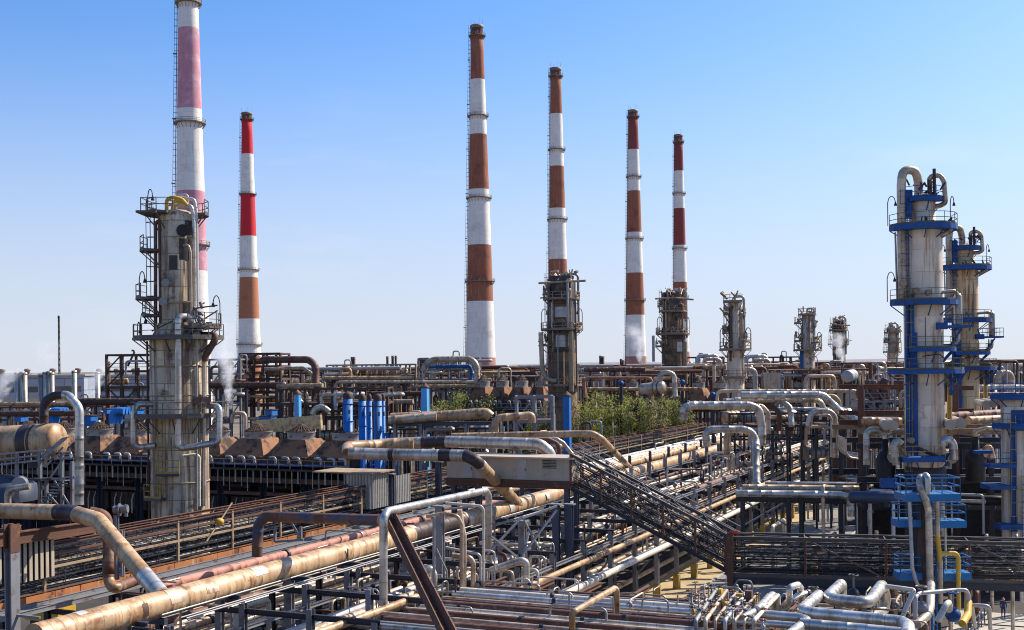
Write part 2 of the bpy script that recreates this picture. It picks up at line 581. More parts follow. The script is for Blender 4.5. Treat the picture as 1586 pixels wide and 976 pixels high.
paint('orange_rust', (0.42, 0.16, 0.055), 0.75, 0.0, (0.16, 0.06, 0.03), (0.5, 0.66), 1.2, streak=(0.50, 0.38, 0.28), streak_amt=(0.58, 0.7))
paint('plenum', (0.27, 0.122, 0.056), 0.85, 0.0, (0.05, 0.03, 0.022), (0.47, 0.60), 0.5, objvar=0.12)
paint('brown_dark', (0.075, 0.042, 0.030), 0.75, 0.0, (0.17, 0.08, 0.045), (0.55, 0.72), 0.9)
paint('shade_sheet', (0.022, 0.018, 0.016), 0.8, 0.0, (0.05, 0.032, 0.022), (0.55, 0.75), 0.5)  # near-black for the added sheets, standing in for shade under the coolers
paint('navy_rust', (0.060, 0.068, 0.105), 0.55, 0.1, (0.17, 0.075, 0.04), (0.44, 0.58), 0.5)
paint('ch_soot', (0.10, 0.055, 0.045), 0.9, 0.0, (0.2, 0.09, 0.06), (0.5, 0.7), 0.3)
paint('steel_worn', (0.105, 0.092, 0.082), 0.6, 0.15, (0.17, 0.095, 0.06), (0.5, 0.68), 1.2)
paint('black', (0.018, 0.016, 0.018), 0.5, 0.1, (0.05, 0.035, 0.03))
paint('blue', (0.007, 0.075, 0.265), 0.6, 0.0, (0.05, 0.035, 0.035), (0.57, 0.68), 1.8, var=0.4, streak=(0.03, 0.05, 0.11), streak_amt=(0.5, 0.72), objvar=0.15)
paint('blue_light', (0.010, 0.135, 0.34), 0.5, 0.0, (0.03, 0.06, 0.11), (0.54, 0.72), 1.1)
paint('blue_tank', (0.014, 0.165, 0.50), 0.55, 0.0, (0.03, 0.10, 0.26), (0.53, 0.72), 0.7, var=0.2, streak=(0.06, 0.085, 0.16), streak_amt=(0.50, 0.68), objvar=0.12)
paint('blue_pale', (0.10, 0.36, 0.68), 0.45, 0.0, (0.06, 0.20, 0.4), (0.6, 0.8), 0.6, var=0.12)
paint('yellow', (0.62, 0.36, 0.04), 0.5, 0.0, (0.30, 0.16, 0.04), (0.56, 0.72), 1.5)
paint('railing_olive', (0.15, 0.125, 0.06), 0.7, 0.1, (0.06, 0.05, 0.05))
paint('yellow_dark', (0.42, 0.27, 0.05), 0.6, 0.0, (0.16, 0.10, 0.05), (0.5, 0.7), 1.5)
paint('safety_red', (0.55, 0.05, 0.03), 0.5)
paint('tower_grey', (0.62, 0.50, 0.335), 0.6, 0.05, (0.13, 0.075, 0.04), (0.53, 0.67), 0.5, streak=(0.20, 0.12, 0.07), streak_amt=(0.45, 0.60), panels=(3.2, 1.45, 0.035), bump=0.2, var=0.4)
paint('tower_cream', (0.82, 0.68, 0.53), 0.65, 0.0, (0.30, 0.18, 0.10), (0.54, 0.72), 0.35, streak=(0.42, 0.23, 0.10), streak_amt=(0.46, 0.68), panels=(5.0, 2.3, 0.012))
paint('tower_ochre', (0.78, 0.54, 0.30), 0.65, 0.0, (0.28, 0.11, 0.04), (0.54, 0.72), 0.35, streak=(0.30, 0.115, 0.035), streak_amt=(0.47, 0.64), panels=(3.0, 2.0, 0.02))
paint('tower_dark', (0.23, 0.135, 0.068), 0.75, 0.0, (0.035, 0.026, 0.02), (0.48, 0.64), 0.22, streak=(0.42, 0.31, 0.18), streak_amt=(0.55, 0.72), panels=(3.2, 2.6, 0.05))
paint('tower_soot', (0.055, 0.048, 0.044), 0.7, 0.0, (0.15, 0.11, 0.08), (0.48, 0.66), 0.5)
paint('tower_far', (0.72, 0.565, 0.40), 0.65, 0.0, (0.20, 0.11, 0.06), (0.54, 0.70), 0.3, streak=(0.24, 0.13, 0.075), streak_amt=(0.52, 0.68), panels=(2.6, 2.0, 0.03))
paint('patch_white', (0.62, 0.60, 0.55), 0.5, 0.3, (0.3, 0.2, 0.12), (0.58, 0.75), 0.8, panels=(1.5, 1.1, 0.03))
paint('ch_white', (0.80, 0.75, 0.69), 0.8, 0.0, (0.60, 0.52, 0.45), (0.5, 0.74), 0.16, streak=(0.46, 0.385, 0.32), streak_amt=(0.54, 0.80), panels=(3.5, 2.4, 0.05), var=0.08)
paint('ch_brown', (0.31, 0.110, 0.060), 0.85, 0.0, (0.20, 0.065, 0.04), (0.48, 0.72), 0.16, streak=(0.44, 0.23, 0.15), streak_amt=(0.52, 0.76), panels=(3.5, 2.4, 0.05), var=0.16)
paint('ch_orange', (0.43, 0.17, 0.085), 0.85, 0.0, (0.30, 0.11, 0.06), (0.5, 0.8), 0.12, panels=(3.5, 2.4, 0.05), var=0.10)
paint('ch_dull', (0.40, 0.19, 0.15), 0.85, 0.0, (0.48, 0.34, 0.29), (0.5, 0.75), 0.15, panels=(3.5, 2.4, 0.05), var=0.10)
paint('ch_darkred', (0.25, 0.055, 0.045), 0.85, 0.0, (0.18, 0.045, 0.035), (0.5, 0.8), 0.12, panels=(3.5, 2.4, 0.05), var=0.10)
paint('ch_red', (0.60, 0.018, 0.030), 0.75, 0.0, (0.42, 0.02, 0.025), (0.55, 0.85), 0.12, panels=(3.5, 2.4, 0.05), var=0.08)
paint('ch_pink', (0.55, 0.245, 0.30), 0.85, 0.0, (0.66, 0.45, 0.46), (0.46, 0.72), 0.16, streak=(0.44, 0.17, 0.21), streak_amt=(0.5, 0.72), panels=(3.0, 2.4, 0.05), var=0.12)
paint('build_blue', (0.33, 0.37, 0.44), 0.7, 0.0, (0.24, 0.27, 0.33), (0.5, 0.75), 0.08, panels=(6.0, 3.0, 0.08))
paint('corrugated', (0.40, 0.385, 0.36), 0.55, 0.35, (0.24, 0.17, 0.12), (0.58, 0.78), 0.7, objvar=0.08)
paint('corr_pale', (0.42, 0.35, 0.265), 0.6, 0.05, (0.25, 0.18, 0.12), (0.56, 0.78), 0.6, objvar=0.1)
paint('ochre_panel', (0.52, 0.43, 0.22), 0.8, 0.0, (0.30, 0.22, 0.12), (0.48, 0.6), 1.6)
paint('concrete', (0.42, 0.38, 0.32), 0.85, 0.0, (0.24, 0.20, 0.16), (0.5, 0.75), 0.6)
paint('cable', (0.30, 0.27, 0.23), 0.5, 0.2, (0.05, 0.04, 0.035), (0.42, 0.54), 1.6)
paint('cable_black', (0.022, 0.020, 0.020), 0.6)
paint('ring_steel', (0.24, 0.185, 0.145), 0.7, 0.15, (0.12, 0.07, 0.05), objvar=0.15)
paint('coverall', (0.025, 0.040, 0.11), 0.8)
paint('skin', (0.48, 0.27, 0.18), 0.6)
paint('helmet', (0.60, 0.16, 0.05), 0.4)
paint('bark', (0.20, 0.165, 0.12), 0.9)
paint('window_glass', (0.02, 0.03, 0.04), 0.15, 0.0, spec=0.8)

def leafmat(name, c1, c2):
    n, bs = newmat(name)
    vec = coords(n)
    c = mixrgb(n, ramp(n, noise(n, vec, 0.45, 3), 0.35, 0.65), c1, c2)
    gi = n.nodes.new('ShaderNodeNewGeometry')
    c = mixrgb(n, math_(n, 'MULTIPLY', gi.outputs['Random Per Island'], 0.55), c, (0.15, 0.165, 0.045))
    n.links.new(c, bs.inputs['Base Color'])
    bs.inputs['Roughness'].default_value = 0.65
    tr = n.nodes.new('ShaderNodeBsdfTranslucent')
    n.links.new(c, tr.inputs['Color'])
    mx = n.nodes.new('ShaderNodeMixShader'); mx.inputs[0].default_value = 0.45
    n.links.new(bs.outputs[0], mx.inputs[1]); n.links.new(tr.outputs[0], mx.inputs[2])
    n.links.new(mx.outputs[0], n.nodes['Material Output'].inputs[0])
leafmat('leaf', (0.19, 0.21, 0.04), (0.40, 0.40, 0.10))
leafmat('leaf_dry', (0.20, 0.175, 0.075), (0.29, 0.25, 0.12))

def groundmat(name, cols, scale, rough=0.95):
    n, bs = newmat(name)
    vec = coords(n)
    c = mixrgb(n, ramp(n, noise(n, vec, scale, 8, 0.7), 0.35, 0.68), cols[0], cols[1])
    c = mixrgb(n, ramp(n, noise(n, vec, scale * 9, 5, 0.7), 0.52, 0.72), c, cols[2])
    n.links.new(c, bs.inputs['Base Color'])
    bs.inputs['Roughness'].default_value = rough
    b = n.nodes.new('ShaderNodeBump'); b.inputs['Strength'].default_value = 0.5
    n.links.new(noise(n, vec, scale * 14, 6), b.inputs['Height'])
    n.links.new(b.outputs[0], bs.inputs['Normal'])
groundmat('ground', [(0.13, 0.105, 0.08), (0.21, 0.17, 0.12), (0.09, 0.075, 0.06)], 0.02)
groundmat('dirty_yard', [(0.035, 0.030, 0.026), (0.07, 0.057, 0.045), (0.02, 0.018, 0.016)], 0.08)
groundmat('sand', [(0.48, 0.36, 0.19), (0.36, 0.27, 0.15), (0.24, 0.18, 0.11)], 0.25)
groundmat('asphalt', [(0.26, 0.235, 0.20), (0.20, 0.185, 0.16), (0.15, 0.135, 0.12)], 0.15)
groundmat('paving', [(0.46, 0.41, 0.33), (0.38, 0.34, 0.27), (0.29, 0.25, 0.2)], 0.3)
groundmat('hill', [(0.20, 0.185, 0.20), (0.25, 0.225, 0.23), (0.14, 0.145, 0.16)], 0.004)

def steam_mat(name, dens_, up, height, ax, r0, r1):
    m = bpy.data.materials.new(name); m.use_nodes = True
    n = m.node_tree; n.nodes.clear()
    out = n.nodes.new('ShaderNodeOutputMaterial')
    pv = n.nodes.new('ShaderNodeVolumePrincipled')
    pv.inputs['Color'].default_value = (0.97, 0.97, 0.98, 1)
    pv.inputs['Anisotropy'].default_value = 0.2
    tc = n.nodes.new('ShaderNodeTexCoord')
    d = ramp(n, noise(n, tc.outputs['Object'], up, 6, 0.62), 0.38, 0.62)
    gr = n.nodes.new('ShaderNodeSeparateXYZ')
    n.links.new(tc.outputs['Object'], gr.inputs[0])
    # thin out from the plume's own axis towards its edge
    zz = gr.outputs['Z']
    wob = noise(n, tc.outputs['Object'], up * .55, 3, 0.6)
    rz = math_(n, 'MULTIPLY_ADD', zz, (r1 - r0) / height, r0)
    off = math_(n, 'MULTIPLY', math_(n, 'SUBTRACT', wob, 0.5), math_(n, 'MULTIPLY', rz, 1.6))
    dx = math_(n, 'ADD', math_(n, 'SUBTRACT', gr.outputs['X'], math_(n, 'MULTIPLY_ADD', zz, ax[2], ax[0])), off)
    dy = math_(n, 'SUBTRACT', gr.outputs['Y'], math_(n, 'MULTIPLY_ADD', zz, ax[3], ax[1]))
    dist = math_(n, 'DIVIDE', math_(n, 'SQRT', math_(n, 'ADD', math_(n, 'MULTIPLY', dx, dx), math_(n, 'MULTIPLY', dy, dy))), rz)
    edge = n.nodes.new('ShaderNodeMapRange'); edge.interpolation_type = 'SMOOTHSTEP'
    n.links.new(dist, edge.inputs['Value'])
    edge.inputs['From Min'].default_value = 0.92
    edge.inputs['From Max'].default_value = 0.15
    d = math_(n, 'MULTIPLY', d, edge.outputs['Result'])
    fade = n.nodes.new('ShaderNodeMapRange')
    n.links.new(gr.outputs['Z'], fade.inputs['Value'])
    fade.inputs['From Min'].default_value = 0.0
    fade.inputs['From Max'].default_value = height
    fade.inputs['To Min'].default_value = 1.0
    fade.inputs['To Max'].default_value = 0.03
    n.links.new(math_(n, 'MULTIPLY', math_(n, 'MULTIPLY', d, fade.outputs['Result']), dens_), pv.inputs['Density'])
    n.links.new(pv.outputs[0], out.inputs['Volume'])
    M[name] = m
# ------------------------------------------------------------------ the ground, road, hills
def sheet(name, pts, z, mat, kind='structure'):
    mb = MB().add([Vector((p[0], p[1], z)) for p in pts], [list(range(len(pts)))])
    o = solid(name, mb, mat, None, None)
    o['kind'] = kind
    return o
sheet('ground', [(-9000, -500), (9000, -500), (9000, 14000), (-9000, 14000)], 0.0, 'ground')
def gsheet(name, s0, s1, t0, t1, z, mat):
    return sheet(name, [G(s0, t0, 0), G(s0, t1, 0), G(s1, t1, 0), G(s1, t0, 0)], z, mat)
gsheet('plant_yard', 30, 420, -190, 130, 0.004, 'dirty_yard')
gsheet('sand_strip', 78, 300, -39.0, -33.0, 0.008, 'sand')
gsheet('road', 60, 340, -32.75, -24.5, 0.008, 'asphalt')
kb = MB()
for t in (-32.9, -24.4):
    s = 60
    while s < 340:
        kb.box(G(s + 1.45, t, 0.065), 0.26, 2.86, 0.13, 'g'); s += 2.9
o = solid('kerb', kb, 'concrete', None, None); o['kind'] = 'structure'
# paved apron where the workers walk; far edge shaped to where shade begins
gsheet('paved_apron', 70, 117.0, -8.5, 30, 0.012, 'paving')
hb = MB()
random.seed(3)
for (Y, h, x0, x1) in ((5200, 44, -1500, 4200), (4300, 22, -3200, 3500)):
    n = 90
    hs = []
    for i in range(n + 1):
        q = i / n
        hs.append(h * (0.55 + 0.35 * math.sin(q * 9 + Y) * 0.5 + 0.25 * math.sin(q * 23 + 1) * 0.4 + random.uniform(-.03, .03)) * min(1, q * 5, (1 - q) * 5 + 0.4))
    vs = []
    for i in range(n + 1):
        x = x0 + (x1 - x0) * i / n
        vs += [Vector((x, Y - 500, -1)), Vector((x, Y, max(0.5, hs[i]))), Vector((x, Y + 900, -1))]
    fs = []
    for i in range(n):
        a = i * 3
        fs += [(a, a + 3, a + 4, a + 1), (a + 1, a + 4, a + 5, a + 2)]
    hb.add(vs, fs, 0, True)
o = solid('hills', hb, 'hill', None, None); o['kind'] = 'structure'

# ------------------------------------------------------------------ small fittings shared by the tall equipment
R_ = math.radians
def pol(c, r, a, z):
    return Vector((c[0] + math.cos(a) * r, c[1] + math.sin(a) * r, z))
def railing_mb(c, r, a0, a1, z, th=0.06, closed=False, gap=1.5):
    mb = MB()
    n = max(2, int(abs(a1 - a0) * r / gap))
    ps = [pol(c, r, a0 + (a1 - a0) * i / n, z) for i in range(n + 1)]
    for p in ps:
        mb.beam(p, p + UPZ * 1.15, th)
    for h in (0.58, 1.15):
        for a, b in zip(ps, ps[1:]):
            mb.beam(a + UPZ * h, b + UPZ * h, th)
    for a, b in zip(ps, ps[1:]):
        mb.beam(a + UPZ * 0.09, b + UPZ * 0.09, 0.025, 0.18)
    return mb
def platform(parent, c, r0, r1, a0, a1, z, dmat='steel_dark', rmat='steel_dark', brackets=True, label=None, th=0.22, rail=0.06):
    a0, a1 = R_(a0), R_(a1)
    seg = max(4, int(abs(a1 - a0) / 0.28))
    mb = MB().sector(c, r0, r1, a0, a1, z, th, seg)
    if brackets:
        n = max(2, int(abs(a1 - a0) * r1 / 2.2))
        for i in range(n + 1):
            a = a0 + (a1 - a0) * i / n
            mb.beam(pol(c, r0 * 0.97, a, z - 1.3 - 0.2 * (r1 - r0)), pol(c, r1 - 0.12, a, z - th), 0.09)
    d = part('platform', mb, dmat, parent, label)
    part('railing', railing_mb(c, r1 - 0.06, a0, a1, z, rail), rmat, d)
    return d
def straight_rail(a, b, th=0.06, gap=1.5, h=1.1):
    mb = MB()
    n = max(1, int((b - a).length / gap))
    for i in range(n + 1):
        p = a.lerp(b, i / n); mb.beam(p, p + UPZ * h, th)
    for q in (0.5, 1.0):
        mb.beam(a + UPZ * h * q, b + UPZ * h * q, th)
    return mb
def rect_platform(parent, x0, x1, y0, y1, z, dmat, rmat, th=0.24, rail=0.06, sides='lrfb', name='platform'):
    d = part(name, MB().box(((x0 + x1) / 2, (y0 + y1) / 2, z - th / 2), x1 - x0, y1 - y0, th), dmat, parent)
    mb = MB()
    e = 0.05
    q = {'f': ((x0 + e, y0 + e), (x1 - e, y0 + e)), 'b': ((x0 + e, y1 - e), (x1 - e, y1 - e)), 'l': ((x0 + e, y0 + e), (x0 + e, y1 - e)), 'r': ((x1 - e, y0 + e), (x1 - e, y1 - e))}
    for k in sides:
        a, b = q[k]
        s = straight_rail(Vector((a[0], a[1], z)), Vector((b[0], b[1], z)), rail, 1.2)
        mb.add(s.v, s.f)
    part('railing', mb, rmat, d)
    return d
def ladder(parent, c, r, ang, z0, z1, mat='steel_dark', cage=True, cagemat=None, w=0.5):
    a = R_(ang)
    out = Vector((math.cos(a), math.sin(a), 0)); side = Vector((-out.y, out.x, 0))
    b = Vector((c[0], c[1], 0)) + out * r
    mb = MB()
    for s in (-1, 1):
        mb.beam(b + side * (w / 2 * s) + UPZ * z0, b + side * (w / 2 * s) + UPZ * z1, 0.08)
    z = z0 + 0.3
    while z < z1:
        mb.beam(b - side * (w / 2) + UPZ * z, b + side * (w / 2) + UPZ * z, 0.045); z += 0.55
    z = z0 + 0.5
    while z < z1:
        mb.beam(b + UPZ * z, b - out * 0.35 + UPZ * z, 0.06); z += 3.0
    l = part('ladder', mb, mat, parent)
    if cage:
        cb = MB()
        def cp(k, zz):
            th = math.pi * k / 6
            return b + side * (math.cos(th) * 0.42) + out * (math.sin(th) * 0.7) + UPZ * zz
        z = z0 + 2.2
        while z < z1 + 1.0:
            for k in range(6):
                cb.beam(cp(k, z), cp(k + 1, z), 0.05)
            z += 1.3
        for k in (1, 3, 5):
            cb.beam(cp(k, z0 + 2.2), cp(k, z1 + 1.0), 0.045)
        part('ladder_cage', cb, cagemat or mat, l)
    return l
def gooseneck(parent, p, h, dx, mat='steel_dark', dy=-0.2, r=0.045):
    p = Vector(p)
    d = Vector((dx, dy, 0))
    pts = [p, p + UPZ * (h - 0.5), p + UPZ * h + d * 0.18, p + UPZ * (h + 0.22) + d * 0.5, p + UPZ * h + d * 0.85, p + UPZ * (h - 0.45) + d]
    l = part('lamp_post', MB().tube(fillet(pts, 0.4, 3), r, 6), mat, parent)
    q = pts[-1]
    part('lamp_head', MB().lathe(q - UPZ * 0.38, [(0, 0.16), (0.05, 0.17), (0.28, 0.10), (0.40, 0.05)], 8), 'black', l)
def riser(parent, pts, r, mat='clad_silver', R=None, seg=10, name='riser_pipe', sec=None):
    return part(name, MB().tube(fillet(pts, R or r * 3, 5), r, seg, 0, True, sec), mat, parent)

# ------------------------------------------------------------------ chimneys
CH = {}
def chimney(label, Y, u_top, v_top, w_top, u_ref, v_ref, w_ref, bands, rings, ladder_ang=190, seg=40, group='striped chimneys'):
    """bands: list of (v at the upper edge, material) from the top down; rings: v of the service balconies"""
    pr = P(u_ref, v_ref, Y); pt = P(u_top, v_top, Y)
    bx, by = pr.x, Y
    mpp = Y / FPX
    zt, zr = pt.z, pr.z
    rt, rr = w_top * mpp / 2, w_ref * mpp / 2
    def rad(z):
        q = (z - zr) / (zt - zr)
        k = rr + (rt - rr) * q
        if z < zr + 30:                                   # the foot flares a little
            k += ((zr + 30 - z) / 60.0) ** 2 * 0.6
        return k
    root = thing('chimney', label, 'chimney', (bx, by, 0), group)
    zs = [P(u_ref, v, Y).z for v, _ in bands]
    mats = []
    for _, m in bands:
        if m not in mats: mats.append(m)
    prof, mis = [], []
    zlist = [0.0] + list(reversed(zs[1:])) + [zt]
    bm = [m for _, m in bands][::-1]
    for i in range(len(zlist) - 1):
        a, b = zlist[i], zlist[i + 1]
        k = max(1, int((b - a) / 9))
        for j in range(k):
            z = a + (b - a) * j / k
            prof.append((z, rad(z))); mis.append(mats.index(bm[i]))
    prof.append((zt, rad(zt)))
    prof.append((zt, rad(zt) - 0.7)); mis.append(mats.index(bm[-1]))
    prof.append((zt - 6, rad(zt) - 0.8)); mis.append(mats.index(bm[-1]))
    mb = MB().lathe((bx, by, 0), prof, seg, mis=mis)
    part('shaft', mb, mats, root)
    sm = MB()
    for k in range(14):
        a = k / 14 * 2 * math.pi; d_ = 1.5 + (k * 7 % 5) * .7
        sm.lathe((bx, by, 0), [(zt - 1.3 - d_, rad(zt - 1.3 - d_) + .03), (zt - 1.3, rad(zt - 1.3) + .03)], 3, a0=a, a1=a + 2 * math.pi / 14)
    part('soot_stain', sm, 'ch_soot', root)
    cap = MB().lathe((bx, by, 0), [(zt - 1.4, rad(zt)), (zt - 1.2, rad(zt) + 0.28), (zt + 0.12, rad(zt) + 0.28), (zt + 0.12, rad(zt) - 0.72)], seg)
    part('cap_ring', cap, 'ring_steel', root)
    for v in rings:
        z = P(u_ref, v, Y).z
        r = rad(z)
        d = MB().sector((bx, by, 0), r - 0.1, r + 1.2, 0, 2 * math.pi, z, 0.2, 28)
        for i in range(20):
            a = 2 * math.pi * i / 20
            d.beam(pol((bx, by), r, a, z - 1.9), pol((bx, by), r + 1.1, a, z - 0.2), 0.12)
        d = part('balcony', d, 'ring_steel', root)
        part('railing', railing_mb((bx, by), r + 1.15, 0, 2 * math.pi, z, 0.10, gap=2.2), 'ring_steel', d)
    # the ladder follows the taper on one side
    a = R_(ladder_ang)
    lb = MB()
    out = Vector((math.cos(a), math.sin(a), 0)); side = Vector((-out.y, out.x, 0))
    def lp(z, o_, s_):
        return Vector((bx, by, z)) + out * (rad(z) + o_) + side * s_
    z = 6.0
    while z < zt - 1:
        z2 = min(z + 6, zt)
        for s_ in (-0.35, 0.35):
            lb.beam(lp(z, 0.35, s_), lp(z2, 0.35, s_), 0.13)
        lb.beam(lp(z, 1.15, 0), lp(z2, 1.15, 0), 0.10)
        z = z2
    z = 6.0
    while z < zt:
        lb.beam(lp(z, 0.0, -0.4), lp(z, 1.1, -0.4), 0.09); lb.beam(lp(z, 0.0, 0.4), lp(z, 1.1, 0.4), 0.09)
        lb.beam(lp(z, 1.1, -0.4), lp(z, 1.1, 0.4), 0.09)
        z += 2.0
    l = part('ladder', lb, 'ring_steel', root)
    z = 20.0
    while z < zt - 5:
        part('rest_landing', MB().box(lp(z, 0.9, 0), 1.1, 1.1, 0.3), 'ring_steel', l); z += 21
    for k in range(4):
        p = pol((bx, by), rad(zt) + 0.2, k * math.pi / 2 + 0.4, zt)
        part('lightning_rod', MB().beam(p, p + UPZ * 3.2, 0.09), 'ring_steel', root)
    return root
W, BR = 'ch_white', 'ch_brown'
chimney('tallest chimney with faded pink and white bands behind the grey column at left', 387, 293.5, -178, 22, 298, 560, 54,
        [(-178, 'ch_pink'), (-80, W), (45, 'ch_pink'), (170, W), (297, 'ch_pink'), (420, W)], [-60, 5, 191, 380])
chimney('chimney with bright red and white bands and one orange band low down', 745, 383.5, 175, 15, 386.5, 545, 34,
        [(175, 'ch_red'), (239, W), (301, 'ch_red'), (366, W), (430, 'ch_orange'), (494, W), (552, 'ch_orange')], [185, 301, 418, 534])
chimney('widest brown and white chimney, standing whole in mid-picture on a pale pink foot', 563, 737.5, 40, 18, 745, 597, 48,
        [(40, BR), (124, W), (209, BR), (294, W), (380, BR), (467, W), (554, 'ch_dull')], [56, 180, 307, 436])
chimney('brown and white chimney rising straight behind the sooty column with the ragged top', 642, 860, 106, 16, 865, 500, 32,
        [(106, BR), (177, W), (258, BR), (323, W), (402, BR), (476, W), (508, 'ch_dull')], [118, 232, 340])
chimney('slim brown and white chimney standing free in the sky, steam at its foot', 750, 978.5, 171, 14, 984.5, 540, 31,
        [(171, 'ch_darkred'), (232, W), (296, BR), (360, W), (423, BR), (488, W), (552, 'ch_dull')], [181, 274, 370, 465])
chimney('thinnest dark red and white chimney, rising behind the second sooty column', 830, 1048.5, 209, 12.5, 1054, 500, 23,
        [(209, 'ch_darkred'), (265, W), (323, 'ch_darkred'), (380, W), (437, BR), (495, W), (545, 'ch_dull')], [220, 300, 385, 460])

# flare mast
p0 = P(92, 583, 520); p1 = P(92, 489, 520)
fm = thing('flare_mast', 'thin lone flare mast on the skyline at far left', 'flare mast', (p0.x, p0.y, 0))
mb = MB()
for k in range(3):
    a = 2 * math.pi * k / 3
    mb.beam(Vector((p0.x + math.cos(a) * 0.42, p0.y + math.sin(a) * 0.42, 0)), Vector((p0.x + math.cos(a) * 0.30, p0.y + math.sin(a) * 0.30, p1.z - 1)), 0.22)
z = 0
while z < p1.z - 3:
    for k in range(3):
        a, b = 2 * math.pi * k / 3, 2 * math.pi * (k + 1) / 3
        mb.beam(Vector((p0.x + math.cos(a) * .38, p0.y + math.sin(a) * .38, z)), Vector((p0.x + math.cos(b) * .38, p0.y + math.sin(b) * .38, z + 2.4)), 0.1)
    z += 2.4
part('lattice', mb, 'brown_dark', fm)
part('flare_tip', MB().lathe((p0.x, p0.y, 0), [(p1.z - 1.4, 0.3), (p1.z - 1, 0.5), (p1.z, 0.5), (p1.z, 0.3)], 10), 'black', fm)

# ------------------------------------------------------------------ the grey column at left
Y0 = 106.0
K = Y0 / FPX
c0 = P(278, 650, Y0); LC = (c0.x, c0.y)
def lz(v): return P(278, v, Y0).z
def lp_(u, v, dy): return P(u, v, Y0 + dy)
lc = thing('distillation_column', 'big weathered grey column with a narrower upper half and a yellow hoist on top', 'column', (LC[0], LC[1], 0))
r1, r2 = 2.5, 1.66
part('shell', MB().lathe((LC[0], LC[1], 0), [(0, r1), (lz(527), r1), (lz(500), r2), (lz(338), r2), (lz(331), r2 * 0.86), (lz(326), r2 * 0.5), (lz(324), 0.05)], 48), 'tower_grey', lc)
rb = MB()
for v in (520, 567, 612, 690, 745):
    rb.lathe((LC[0], LC[1], 0), [(lz(v) - .06, r1 + .002), (lz(v) - .06, r1 + .07), (lz(v) + .06, r1 + .07), (lz(v) + .06, r1 + .002)], 48)
part('stiffening_ring', rb, 'steel_tan', lc)
# dark staining bands of torn lagging around the upper half
tb = MB()
for (a0, a1, v0, v1) in ((-70, -38, 405, 372), (-62, -30, 500, 470), (-52, -25, 366, 344), (-100, -75, 420, 398)):
    tb.lathe((LC[0], LC[1], 0), [(lz(v0), r2 + 0.02), (lz(v1), r2 + 0.02)], 6, a0=R_(a0), a1=R_(a1))
part('torn_lagging', tb, 'tower_soot', lc)
platform(lc, LC, r2, 2.75, -15, 245, lz(331), 'steel_worn', 'steel_worn')
d = part('platform', MB().box((lp_(243, 333, -0.6).x, Y0 - 0.6, lz(332)), 2.7, 3.4, 0.2), 'steel_worn', lc)
mb = MB()
xa, xb = lp_(218, 333, -2.2).x, lp_(258, 333, 0).x
for (a, b) in (((xa, Y0 - 2.2), (xb + 1.2, Y0 - 2.2)), ((xa, Y0 - 2.2), (xa, Y0 + 1.0))):
    s_ = straight_rail(Vector((a[0], a[1], lz(330))), Vector((b[0], b[1], lz(330)))); mb.add(s_.v, s_.f)
part('railing', mb, 'steel_worn', d)
platform(lc, LC, r2, 3.25, 160, 222, lz(387), 'steel_worn', 'steel_worn')
platform(lc, LC, r2, 3.65, 155, 225, lz(461), 'steel_worn', 'steel_worn')
platform(lc, LC, r2, 3.1, 160, 220, lz(487), 'steel_worn', 'steel_worn')
platform(lc, LC, r1 - .5, 3.95, 165, 372, lz(523), 'steel_worn', 'steel_worn')
platform(lc, LC, r2, 3.75, -62, 35, lz(506), 'steel_worn', 'steel_worn')
platform(lc, LC, r1, 4.15, -185, 20, lz(642), 'steel_worn', 'steel_worn', brackets=True)
platform(lc, LC, r1, 3.35, -112, -76, lz(729), 'steel_blue', 'yellow_dark', brackets=False)
platform(lc, LC, r1, 3.5, -136, -104, lz(766), 'steel_blue', 'yellow_dark', brackets=False)
ladder(lc, LC, r2 + 0.3, 196, lz(520), lz(334), 'steel_rust')
ladder(lc, LC, r1 + 0.2, -112, lz(765), lz(648), 'yellow_dark', cage=False)
ladder(lc, LC, r1 + 0.2, 188, 2, lz(528), 'steel_rust', cage=False)
for (u, v, h, dx) in ((229, 330, 1.9, 0.5), (216, 459, 2.0, 0.55), (218, 522, 2.0, 0.5), (341, 505, 2.5, -0.55), (213, 523, 1.2, 0.3)):
    gooseneck(lc, lp_(u, v, -1.0), h, dx)
# piping on the column
riser(lc, [lp_(301, 505, -2.2), lp_(292, 490, -2.6), lp_(276, 490, -3.3), lp_(276, 690, -3.3), lp_(283, 695, -3.3), lp_(339, 685, -2.6), lp_(340, 630, -2.4), lp_(322, 628, -1.6)], 0.28, 'clad_bright', 0.55, 12)
riser(lc, [lp_(238, 626, -1.4), lp_(212, 626, -2.0), lp_(207, 640, -2.2), lp_(207, 688, -2.4), lp_(216, 693, -2.4), lp_(240, 690, -2.0)], 0.26, 'clad_silver', 0.5, 12)
riser(lc, [lp_(318, 560, -1.6), lp_(318, 552, -1.6), lp_(333, 527, -1.6), lp_(333, 519, -1.5), lp_(310, 519, -0.8)], 0.30, 'rust_pipe', 0.5, 12)
riser(lc, [lp_(316, 784, -1.2), lp_(316, 560, -1.3)], 0.20, 'clad_silver')
riser(lc, [lp_(309, 784, -2.0), lp_(309, 706, -2.1), lp_(300, 704, -2.3), lp_(282, 706, -2.8)], 0.11, 'white_pipe')
riser(lc, [lp_(305, 790, -2.3), lp_(305, 520, -2.4)], 0.08, 'grey_pipe')
riser(lc, [lp_(302, 500, -1.2), lp_(300, 345, -1.1), lp_(297, 318, -1.0), lp_(268, 318, -0.8)], 0.17, 'clad_silver', 0.5)
riser(lc, [lp_(306, 510, -0.6), lp_(304, 330, -0.6), lp_(301, 309, -0.6), lp_(272, 306, -0.3), lp_(272, 326, -0.3)], 0.16, 'grey_pipe', 0.4)
riser(lc, [lp_(296, 500, -1.6), lp_(295, 392, -1.6), lp_(292, 380, -1.6), lp_(284, 380, -1.6)], 0.13, 'clad_warm', 0.4)
